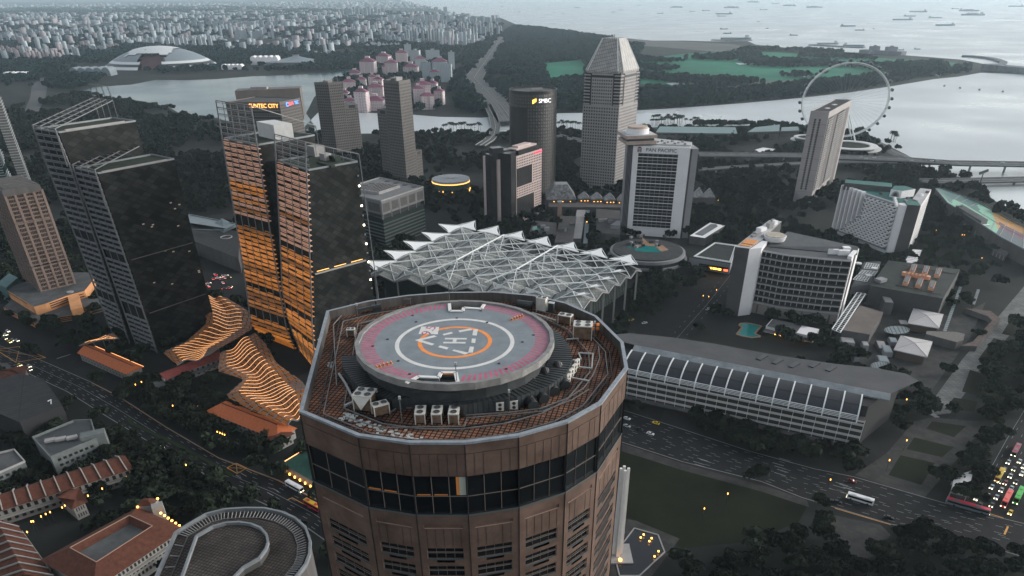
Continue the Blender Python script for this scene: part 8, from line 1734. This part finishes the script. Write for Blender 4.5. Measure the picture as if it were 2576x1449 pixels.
def forest(name, P, rad_, tpls, m, hmul=1.0):
    """P: xy; every tree a rotated, scaled copy of a leaf cloud, all in one stuff mesh"""
    V = []
    for k, tp in enumerate(tpls):
        idx = np.arange(k, len(P), len(tpls)); n = len(idx)
        if not n: continue
        a = RNG.uniform(0, 2*pi, n); r = rad_[idx]; ca, sa = np.cos(a)[:, None, None], np.sin(a)[:, None, None]; X = tp[None, :, :, 0]; Y = tp[None, :, :, 1]
        v = np.stack([(X*ca-Y*sa)*r[:, None, None]+P[idx, 0][:, None, None], (X*sa+Y*ca)*r[:, None, None]+P[idx, 1][:, None, None], tp[None, :, :, 2]*(r*hmul)[:, None, None]+(r*.35*hmul)[:, None, None]], -1); V.append(v.reshape(-1, 3))
    V = np.concatenate(V); return bigmesh(name, V, np.arange(len(V)).reshape(-1, 4), m)
def noise2(P, s): return np.sin(P[:, 0]/s+1.3*np.sin(P[:, 1]/s*.7))+np.sin(P[:, 1]/s*1.1+1.7*np.sin(P[:, 0]/s*.6+2))
block(P2([(1560, 1330), (1720, 1340), (2020, 1290), (2090, 1310), (1980, 1350), (1870, 1388), (1700, 1400)]))
near_polys = {
 'broad dark tree in the park below the boulevard': [(2010, 1345), (2100, 1322), (2240, 1350), (2380, 1366), (2620, 1425), (2640, 1520), (1640, 1520), (1720, 1410), (1880, 1390)],
 'dark street tree along the front of the long mall': [(1570, 990), (1720, 1030), (1900, 1080), (2090, 1135), (2160, 1160), (2130, 1190), (1900, 1130), (1720, 1072), (1570, 1022)],
 'dark tree in the paved park by the right side street': [(2345, 1050), (2390, 1035), (2470, 1065), (2560, 900), (2620, 800), (2640, 1000), (2520, 1120), (2450, 1240), (2380, 1240), (2420, 1150), (2460, 1080)],
 'dark garden tree around the rust roofed hotel wings': [(-20, 1180), (330, 1110), (480, 1180), (560, 1240), (540, 1310), (430, 1330), (250, 1250), (-20, 1330)],
 'dark tree on the near side of the left avenue': [(130, 1010), (260, 1070), (390, 1140), (560, 1230), (660, 1280), (560, 1260), (350, 1150), (150, 1050)],
 'dark tree between the orange roofs and the left avenue': [(310, 990), (430, 950), (520, 1000), (640, 1130), (690, 1190), (540, 1130), (420, 1060), (320, 1000)],
 'dark tree at the foot of the two pale blocks': [(60, 1080), (90, 1160), (230, 1140), (290, 1090), (320, 1120), (60, 1230), (0, 1200)]}
NP = []
for s, q in near_polys.items():
    g = scatter(polyxy(q), 11.5, .38)
    for p in g: NP.append((hypot(p[0], p[1]), p, s))
NP.sort(key=lambda k: k[0]); TREES = []
for vi, tp in enumerate(NEAR_T):
    me = bpy.data.meshes.new('crown'); v = tp.reshape(-1, 3); me.from_pydata([tuple(p) for p in v], [], [tuple(range(i, i+4)) for i in range(0, len(v), 4)]); me.materials.append(LEAF)
    r = thing('broadleaf_tree', 'dark tree', 'tree'); c = bpy.data.objects.new('crown', me); COL.objects.link(c); c.parent = r; c.location = (0, 0, .32)
    tb = MB().tube([(0, 0, -.02), (.02, 0, .25), (.0, .03, .5)], [.055, .04, .03], 7)
    for k in range(5): a = k*1.26+vi; tb.tube([(0, 0, .3), (.22*cos(a), .22*sin(a), .62), (.45*cos(a), .45*sin(a), .8)], [.028, .018, .008], 5)
    tb.build('trunk', BARK, r); TREES.append(r)
used = [False]*4
for i, (d, p, s) in enumerate(NP[:285]):
    k = i % 4; sc_ = random.uniform(5.6, 8.2)
    if not used[k]: r = TREES[k]; used[k] = True
    else: r = dup(TREES[k], (0, 0, 0))
    r.location = (p[0], p[1], 0); r.rotation_euler = (0, 0, random.uniform(0, 6.28)); r.scale = (sc_, sc_, sc_*random.uniform(.85, 1.1)); r['label'] = s; r['group'] = s.replace('tree', 'trees', 1)
    BLOCK.append(np.array([(p[0]-4, p[1]-4), (p[0]+4, p[1]-4), (p[0]+4, p[1]+4), (p[0]-4, p[1]+4)]))
for r in [TREES[k] for k in range(4) if not used[k]]: bpy.data.objects.remove(r)
rest = np.array([p for _, p, _ in NP[285:]]).reshape(-1, 2)
midp = polyxy([(-80, 1449), (-80, 300), (200, 236), (430, 275), (560, 305), (780, 335), (900, 340), (1250, 336), (1500, 330), (1960, 318), (2180, 335), (2300, 395), (2420, 446), (2490, 500), (2640, 600), (2640, 1449)])
g = scatter(midp, 13.5, .5); nz_ = noise2(g, 38); g = g[nz_+RNG.normal(0, .45, len(g)) > -.55]; g = g[np.hypot(g[:, 0]+6, g[:, 1]-77) > 34]
if len(rest): g = np.r_[g, rest]
nearm = g[:, 1] < 700
forest('woodland', g[nearm], RNG.uniform(5.0, 8.2, nearm.sum()), [crown_tpl(s, 190, 7, .165) for s in range(21, 26)], LEAF); forest('woodland', g[~nearm], RNG.uniform(5.2, 9, (~nearm).sum()), MID_T, LEAF)
farp = polyxy([(1262, 92), (1290, 68), (1350, 72), (1440, 84), (1530, 98), (1620, 108), (1605, 150), (1605, 275), (1400, 283), (1290, 288), (1215, 288), (1150, 280), (1150, 205), (1180, 190), (1160, 150), (1180, 122)])
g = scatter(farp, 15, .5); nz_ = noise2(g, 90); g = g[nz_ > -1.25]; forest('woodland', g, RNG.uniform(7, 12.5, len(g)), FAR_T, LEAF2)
medp = polyxy([(1605, 150), (1740, 130), (1880, 120), (2050, 128), (2290, 146), (2440, 158), (2440, 182), (2330, 194), (2180, 222), (2000, 246), (1800, 264), (1605, 275)]); BL = BLOCK; BLOCK = [b for b in BLOCK if len(b) != 8 and len(b) != 9 and len(b) != 7 and len(b) != 6 and len(b) != 5 or np.abs(b).max() < 600] if False else BLOCK
n0 = len(BLOCK); BLOCK = [b for b in BLOCK if not (b[:, 1].min() > 1150 and b[:, 0].min() > 200 and len(b) <= 13 and inpoly(b.mean(0)[None], medp)[0])]
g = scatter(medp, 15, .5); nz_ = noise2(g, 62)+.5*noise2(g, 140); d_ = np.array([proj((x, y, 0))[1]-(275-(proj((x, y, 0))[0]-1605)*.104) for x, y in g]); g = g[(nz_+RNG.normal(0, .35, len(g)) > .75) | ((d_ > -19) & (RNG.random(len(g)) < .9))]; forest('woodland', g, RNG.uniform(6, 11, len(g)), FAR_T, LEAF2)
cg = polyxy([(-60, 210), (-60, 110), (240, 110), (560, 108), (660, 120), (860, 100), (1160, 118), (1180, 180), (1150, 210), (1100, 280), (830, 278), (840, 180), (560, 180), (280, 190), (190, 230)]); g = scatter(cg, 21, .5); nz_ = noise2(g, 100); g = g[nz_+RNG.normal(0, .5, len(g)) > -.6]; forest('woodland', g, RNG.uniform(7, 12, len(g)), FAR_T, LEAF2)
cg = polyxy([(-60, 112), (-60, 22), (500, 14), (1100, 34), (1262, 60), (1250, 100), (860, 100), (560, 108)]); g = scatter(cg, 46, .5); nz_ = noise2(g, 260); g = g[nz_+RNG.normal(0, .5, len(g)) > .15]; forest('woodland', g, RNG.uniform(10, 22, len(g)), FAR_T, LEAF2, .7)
PALML = mat('palm_frond', (.014, .020, .014), .8); pv = MB()
for k in range(16):
    a = 2*pi*k/16; pr = None
    for j in range(5):
        f = j/4; c = Vector((cos(a)*f*4.6, sin(a)*f*4.6, 10+(1.6+.9*(k % 3))*sin(f*2.4)-2.4*f*f)); wv = Vector((-sin(a), cos(a), 0))*(1.15*sin(pi*min(1, f+.12))+.08); q = (c-wv, c+wv)
        if pr: pv.quad(pr[0], pr[1], q[1], q[0])
        pr = q
pt = thing('palm_tree', 'palm', 'palm'); pv.build('crown', PALML, pt); MB().tube([(0, 0, 0), (.15, 0, 5), (0, .1, 10)], [.32, .24, .18], 7).build('trunk', BARK, pt); first = True
for x0, x1, y0, y1, n, s in ((1114, 1212, 331, 330, 15, 'palm tree in the row on the channel quay beside the slip road'), (1402, 1462, 325, 325, 10, 'palm tree on the quay right of the dark round tower'), (1634, 1716, 317, 315, 15, 'tall palm tree in the bay side row right of the granite tower'), (1638, 1720, 311, 309, 11, 'tall palm tree in the bay side row right of the granite tower'), (2238, 2254, 352, 362, 5, 'palm tree on the shore right of the big wheel'), (1720, 1760, 316, 316, 4, 'tall palm tree in the bay side row right of the granite tower')):
    for k in range(n):
        p = U(x0+(x1-x0)*(k+.5)/n+random.uniform(-2, 2), y0+(y1-y0)*k/n+random.uniform(-.7, .7)); sc_ = random.uniform(.95, 1.35)
        if first: r = pt; first = False
        else: r = dup(pt, (0, 0, 0))
        r.location = p; r.rotation_euler = (0, 0, random.uniform(0, 6)); r.scale = (sc_,)*3; r['label'] = s; r['group'] = s.replace('tree', 'trees', 1)
g = np.array([(U(x, y).x, U(x, y).y) for x, y in [(1745+random.random()*190, 315+random.random()*3) for _ in range(90)]]); forest('quay_bushes', g, RNG.uniform(4.5, 8, len(g)), MID_T, LEAF)
# ================================================================== vehicles, markings, lamps
TYRE = mat('tyre', (.015, .015, .016), .8); HEADL = mat('headlight', (1, .95, .8), .4, emit=5, ecol=(1, .85, .55))
def paint(n, c): return mat('paint_'+n, c, .35)
CARC = {'white': (.65, .66, .67), 'silver': (.35, .38, .40), 'black': (.02, .02, .022), 'yellow': (.75, .50, .02), 'dark red': (.16, .015, .02), 'pale blue': (.34, .42, .46), 'grey': (.12, .125, .13)}
PROTO = {}
def place(r, p, rz, label, group):
    r.location = p; r.rotation_euler = (0, 0, rz); r['label'] = label; r['group'] = group; return r
def car(p, rz, colour, label, group, lights=False):
    key = (colour, lights)
    if key in PROTO: return place(dup(PROTO[key], p, rz), p, rz, label, group)
    t = thing('car', label, 'car'); PROTO[key] = t; m = paint(colour.replace(' ', '_'), CARC[colour]); b = MB()
    b.prism([(-2.2, -.88), (2.2, -.88), (2.25, 0), (2.2, .88), (-2.2, .88)], .3, .92, 0, top=[(-2.15, -.82), (2.1, -.78), (2.15, 0), (2.1, .78), (-2.15, .82)]); b.build('body', m, t)
    MB().prism([(-1.7, -.78), (1.0, -.78), (1.0, .78), (-1.7, .78)], .92, 1.44, 0, 1, top=[(-1.25, -.62), (.35, -.62), (.35, .62), (-1.25, .62)]).build('cabin', [GLASS, m], t)
    for x in (-1.35, 1.4):
        for y in (-.86, .86): MB().tube([(x, y-.1, .33), (x, y+.1, .33)], .33, 8).build('wheel', TYRE, t)
    if lights:
        for y in (-.6, .6): MB().box((2.22, y), .22, .42, .55, .82).build('headlight', HEADL, t); MB().box((-2.2, y), .1, .4, .6, .8).build('tail_light', REDL, t)
    return place(t, p, rz, label, group)
def bus(p, rz, L, H, roofm, bodym, label, cat='bus'):
    t = thing('bus', label, cat, rz=0); MB().prism([(-L/2, -1.25), (L/2, -1.25), (L/2, 1.25), (-L/2, 1.25)], .4, H, 0, 1, top=[(-L/2+.1, -1.2), (L/2-.15, -1.2), (L/2-.15, 1.2), (-L/2+.1, 1.2)]).build('body', [bodym, roofm], t)
    for y in (-1.27, 1.27): MB().quad((-L/2+.6, y, H*.45), (L/2-.6, y, H*.45), (L/2-.6, y*.985, H*.8), (-L/2+.6, y*.985, H*.8)).build('window_strip', GLASS, t)
    MB().quad((L/2+.02, -1.1, H*.4), (L/2+.02, 1.1, H*.4), (L/2-.1, 1.1, H*.85), (L/2-.1, -1.1, H*.85)).build('windscreen', GLASS, t)
    for f in (-.28, .22): MB().box((L*f, 0), 2.0, 1.3, H+.01, H+.25).build('roof_unit', bodym, t)
    for x in (-L*.3, L*.33):
        for y in (-1.2, 1.2): MB().tube([(x, y-.15, .5), (x, y+.15, .5)], .5, 10).build('wheel', TYRE, t)
    for y in (-.9, .9): MB().box((L/2, y), .2, .4, .7, 1.0).build('headlight', HEADL, t)
    t.location = p; t.rotation_euler = (0, 0, rz); return t
def heading(a, b): d = U(*b)-U(*a); return math.atan2(d.y, d.x)
hj = heading((2552, 1126), (2462, 1290)); hb = heading((1568, 1060), (2350, 1290)); hav = heading((300, 1010), (700, 1230))
jam = [(2455, 595, 'silver'), (2497, 645, 'black'), (2470, 700, 'silver'), (2557, 682, 'white'), (2512, 745, 'black'), (2432, 750, 'dark red'), (2330, 782, 'pale blue'), (2402, 805, 'silver'), (2478, 792, 'pale blue'), (2295, 848, 'white'), (2213, 868, 'white'), (2365, 860, 'pale blue'), (2330, 918, 'black'), (2240, 918, 'black'), (2570, 630, 'white'), (2425, 650, 'grey'), (2540, 590, 'silver'), (2390, 740, 'black')]
for x, y, c in jam: car(ZU(9, x, y, .03), hj, c, '%s car waiting in the jam of the right side street' % c, '%s cars in the jam' % c, True)
car(ZU(9, 2470, 975, .03), hj, 'yellow', 'yellow taxi at the head of the jam by the junction', 'taxis at the junction', True)
RB = mat('bus_red', (.55, .03, .06), .4); RBB = mat('bus_coral', (.72, .10, .08), .4); GB = mat('bus_green', (.05, .42, .06), .4); YB = mat('bus_yellow', (.62, .42, .03), .4); WB = mat('bus_white', (.68, .68, .68), .4); SB_ = mat('bus_slate', (.12, .15, .17), .4); DR = mat('bus_deep_red', (.32, .02, .05), .4)
bus(ZU(9, 2435, 890, .03), hj, 13, 4.2, RBB, RBB, 'coral red bus heading the jam beside the green bus'); bus(ZU(9, 2525, 865, .03), hj, 13, 4.2, GB, GB, 'bright green double height bus in the jam at the right edge'); bus(ZU(9, 2385, 705, .03), hj, 12, 3.2, YB, YB, 'yellow topped bus in the middle of the jam'); bus(ZU(9, 2508, 515, .03), hj, 12, 3.2, DR, SB_, 'deep red bus at the far end of the jam')
bus(ZU(9, 2145, 940, .03), hb, 19, 3.2, RB, SB_, 'long red bendy bus turning across the junction'); bus(ZU(9, 1335, 885, .03), hb+pi, 12.5, 3.3, WB, WB, 'white coach alone on the boulevard', 'coach')
bus(ZU(7, 1390, 630, .03), hav, 12, 3.2, SB_, SB_, 'slate grey bus under the trees of the left avenue'); bus(ZU(7, 2225, 790, .03), hav, 12, 3.2, WB, WB, 'white bus with a glowing rear on the left avenue'); bus(ZU(7, 2365, 935, .03), hav, 12, 3.4, YB, RB, 'yellow bus on the left avenue beside the foreground tower')
for r, x, y, c, h, s in ((9, 1275, 738, 'dark red', hb, 'dark red car with a pale roof on the boulevard'), (9, 1165, 895, 'black', hb, 'black car on the boulevard left of the white coach'), (9, 1555, 1012, 'black', hb, 'black car on the boulevard right of the white coach'), (8, 2155, 265, 'white', hb, 'white car closest to the foreground tower on the boulevard'), (8, 2155, 322, 'silver', hb, 'silver car beside the foreground tower on the boulevard'), (8, 2332, 380, 'white', hb, 'white car on the boulevard below the yellow taxi'), (8, 2373, 300, 'yellow', hb+pi, 'yellow taxi on the boulevard right of the foreground tower'), (8, 2250, 345, 'black', hb, 'black car behind the silver car on the boulevard'), (7, 1217, 482, 'white', hav, 'white car with red lights alone on the left avenue'), (5, 2188, 969, 'yellow', .4, 'yellow taxi behind the hall on the road to the hotels'), (5, 2075, 962, 'yellow', .4, 'yellow taxi half hidden by the hall column'), (5, 2288, 992, 'white', .4, 'white car on the road behind the hall'), (6, 190, 888, 'silver', .8, 'silver car at the lit hotel forecourt'), (6, 232, 852, 'pale blue', .8, 'pale blue car at the lit hotel forecourt')): car(ZU(r, x, y, .03), h, c, s, 'single cars on the roads', 'red lights' in s)
for k, (x, y) in enumerate([(15, 1085), (45, 1080), (40, 1110), (75, 1135), (100, 1120), (130, 1125), (60, 1055), (120, 1320), (150, 1310), (180, 1325), (220, 1320), (160, 1340), (225, 1345), (130, 1345)]): c = ('silver', 'white', 'black', 'yellow', 'grey')[k % 5]; car(ZU(4, x, y, .03), hav, c, '%s car at the far left junction' % c, '%s cars at the left junction' % c, True)
for k in range(16): x, y = 1560+random.random()*190, 625+random.random()*110; c = ('white', 'silver', 'black', 'grey')[k % 4]; car(ZU(4, x, y, .03), random.choice([.6, .6+pi/2]), c, '%s car parked in the lot between the twin towers' % c, '%s cars in the lot' % c, True)
for P_, L_e, R_e, s, n in ((EXP[0], EXP[1], EXP[2], 'expressway viaduct', 16), (BRG[0], BRG[1], BRG[2], 'long bridge', 16)):
    for k in range(n):
        i = random.randrange(len(P_)-1); f = random.random(); g_ = random.choice([.15, .3, .4, .62, .72, .85]); a = L_e[i].lerp(L_e[i+1], f); b = R_e[i].lerp(R_e[i+1], f); p = a.lerp(b, g_); d = P_[i+1]-P_[i]; c = ('white', 'silver', 'black', 'white')[k % 4]
        car((p.x, p.y, p.z+.02), math.atan2(d.y, d.x), c, '%s car driving on the %s' % (c, s), '%s cars on the %s' % (c, s), False)
def lanes(name, T, B, fr, seg=3.2, gap=8.5, m=LINE, z=.05, w_=.16):
    mb = MB(); A = [U(x, y, z) for x, y in T]; C_ = [U(x, y, z) for x, y in B]
    for f, dash in fr:
        for i in range(len(A)-1):
            a = A[i].lerp(C_[i], f); b = A[i+1].lerp(C_[i+1], f); L = (b-a).length; u = (b-a)/L; v = Vector((-u.y, u.x, 0))*w_/2; s = (f*41.7+i*2.3) % 7 if dash else 0
            while s < L:
                e = min(L, s+(seg if dash else L)); p, q = a+u*s, a+u*e; mb.quad(p-v, q-v, q+v, p+v); s = e+gap
    struct(mb.build(name, m))
lanes('lane_markings', boT, boB, [(.1, 1), (.2, 1), (.3, 1), (.4, 1), (.5, 1), (.6, 1), (.7, 1), (.8, 1), (.9, 1), (.55, 1)]); lanes('lane_markings', aveT, aveB, [(.12, 1), (.26, 1), (.40, 1), (.60, 1), (.74, 1), (.88, 1), (.5, 0)])
lanes('kerb_line', boT, boB, [(.02, 0), (.98, 0)], m=KERB, w_=.5); lanes('kerb_line', aveT, aveB, [(.02, 0), (.98, 0)], m=KERB, w_=.5); lanes('amber_line', aveT[2:], aveB[2:], [(.045, 0)], m=LINEY, w_=.22)
lanes('lane_markings', [(2480, 1200), (2530, 1110), (2590, 1010)], [(2570, 1260), (2620, 1150), (2680, 1010)], [(.1, 1), (.3, 1), (.5, 1), (.7, 1), (.0, 0)]); lanes('lane_markings', [(1600, 990), (1640, 880), (1740, 770), (1835, 660)], [(1650, 1040), (1730, 860), (1810, 770), (1890, 660)], [(.25, 1), (.5, 0), (.75, 1)])
aw = MB()
for x, y in ((120, 595), (130, 615), (150, 570), (170, 580), (720, 605), (735, 630), (755, 655), (735, 680), (770, 570), (790, 585), (1200, 755), (1230, 770), (1180, 775), (1150, 800), (1190, 812), (1255, 790)):
    p = ZU(9, x, y, .055); u = Vector((cos(hb), sin(hb), 0)); v = Vector((-u.y, u.x, 0))*.14; aw.quad(p-u*3-v, p+u*3-v, p+u*3+v, p-u*3+v)
for x, y in ((1800, 700), (1840, 685), (1880, 660), (2040, 830), (2080, 800), (760, 85), (780, 95), (700, 115), (740, 100)):
    p = ZU(7, x, y, .055); u = Vector((cos(hav), sin(hav), 0)); v = Vector((-u.y, u.x, 0))*.14; aw.quad(p-u*2.5-v, p+u*2.5-v, p+u*2.5+v, p-u*2.5+v)
struct(aw.build('arrow_markings', LINE)); yb = MB()
def ybox(r, pts, cross=True):
    P = [ZU(r, x, y, .055) for x, y in pts]; yb.path(P+[P[0]], .45, .02)
    if cross: yb.beam(P[0], P[2], .25, .02); yb.beam(P[1], P[3], .25, .02)
ybox(7, [(1783, 597), (1862, 635), (1790, 675), (1712, 632)]); ybox(4, [(150, 1165), (345, 1250), (120, 1285), (-30, 1190)]); yb.path([ZU(7, x, y, .055) for x, y in ((2168, 875), (2205, 858), (2300, 910))], .4, .02); yb.path([ZU(7, x, y, .055) for x, y in ((2480, 1245), (2445, 1258), (2482, 1278))], .5, .02); yb.path([ZU(9, x, y, .055) for x, y in ((2258, 960), (2420, 1010))], .4, .02); yb.path([ZU(9, x, y, .055) for x, y in ((2455, 1075), (2428, 1135))], .8, .02); yb.path([ZU(9, x, y, .055) for x, y in ((1150, 938), (1570, 1062))], .35, .02)
struct(yb.build('yellow_box_marking', LINEY)); zc_m = MB()
for k in range(7): p = ZU(4, 450+k*10, 1250-k*3, .055); u = Vector((.6, .8, 0)); v = Vector((-u.y, u.x, 0))*.35; zc_m.quad(p-u*2-v, p+u*2-v, p+u*2+v, p-u*2+v)
for k in range(6): p = ZU(9, 1880+k*8, 225+k*5, .06); zc_m.quad(p+Vector((-1.6, -.25, 0)), p+Vector((1.6, -.25, 0)), p+Vector((1.6, .25, 0)), p+Vector((-1.6, .25, 0)))
struct(zc_m.build('zebra_crossing', LINE)); md = MB().path([ZU(7, x, y, .2) for x, y in ((968, 255), (1000, 300), (1300, 440), (1600, 600), (1750, 690))], 2.2, .3); struct(md.build('median_strip', mat('median_grass', (.022, .035, .014), .9)))
LH = thing('street_lamp', 'lamp', 'street lamp'); MB().beam((0, 0, 0), (0, 0, 4.6), .16).build('post', DARK, LH); MB().tube([(0, 0, 4.55), (0, 0, 4.85), (0, 0, 5.25)], [.18, .3, .15], 8).build('lamp_head', AMBER, LH); f_ = True
lampp = {'amber lamp glowing among the trees of the hotel gardens at lower left': [(7, q) for q in ((1133, 820), (983, 767), (803, 856), (697, 910), (655, 968), (525, 985), (505, 1000), (605, 995), (383, 1050), (415, 1035), (348, 1068), (275, 1107), (290, 1105), (245, 1187))],
 'amber lamp glowing beside the left avenue and orange roofs': [(7, q) for q in ((1090, 40), (1045, 60), (1115, 88), (1515, 230), (1325, 222), (1465, 262), (1427, 675), (1660, 422), (1680, 430), (1698, 437), (1715, 445))], 'amber lamp glowing in the lit forecourt left of the curved hotel': [(6, q) for q in ((247, 783), (188, 835), (147, 828), (262, 92))],
 'amber lamp glowing under the dark trees by the grandstand': [(6, q) for q in ((1870, 298), (1898, 325), (2052, 330), (2240, 538), (2093, 360), (2110, 360), (1900, 78))], 'amber lamp glowing by the boulevard and its park': [(9, q) for q in ((1667, 175), (325, 895), (150, 1008), (1195, 1355), (1093, 788), (1665, 488), (1535, 640))], 'amber lamp glowing in the dark streets behind the twin towers': [(4, q) for q in ((370, 755), (125, 693), (1550, 135), (1800, 372), (1325, 280))]}
for s, L in lampp.items():
    for r, q in L:
        p = ZU(r, q[0], q[1]+14); o = LH if f_ else dup(LH, p); f_ = False; place(o, p, 0, s, s.replace('lamp', 'lamps', 1)); o.scale = (1, 1, 1.4)
for x, y, h in ((2255, 450+0, 0),): pass
pl_ = ZU(3, 2225, 1440); t = thing('floodlight_mast', 'tall dark floodlight mast standing by the grandstand', 'mast', tuple(pl_)); hh = ztop(pl_, Z(3, 0, 1310)[1]); MB().beam(pl_, (pl_.x, pl_.y, hh), .8).build('pole', DARK, t); MB().beam((pl_.x-5, pl_.y, hh), (pl_.x+5, pl_.y, hh+4), 1.2, 3).build('lamp_rack', CONCD, t)
q = [U(x, y, 5) for x, y in ((2400, 1200), (2448, 1186), (2432, 1246), (2392, 1236))]; t = thing('canopy', 'pale swooping canopy beside the jammed side street', 'canopy', tuple(q[0])); MB().prism([V2(p) for p in q], 4.6, [5.2, 6.4, 5.0, 5.6]).build('canopy_roof', mat('canopy_white', (.42, .42, .42), .7), t); w_ = MB()
for p in q: w_.beam((p.x, p.y, 0), (p.x, p.y, 4.6), .4)
w_.build('posts', CONC, t)
# ================================================================== air
hz = MB().prism([(-32500, -80), (32500, -80), (32500, 33500), (-32500, 33500)], -1.2, 262).build('haze', [])
hm = bpy.data.materials.new('haze'); hm.use_nodes = True; t = hm.node_tree; t.nodes.remove(t.nodes['Principled BSDF'])
pv = t.nodes.new('ShaderNodeVolumePrincipled'); pv.inputs['Color'].default_value = (.70, .87, .98, 1); pv.inputs['Density'].default_value = HAZE; pv.inputs['Anisotropy'].default_value = .35
t.links.new(pv.outputs[0], t.nodes['Material Output'].inputs['Volume']); hz.data.materials.append(hm); tag(hz, kind='stuff')
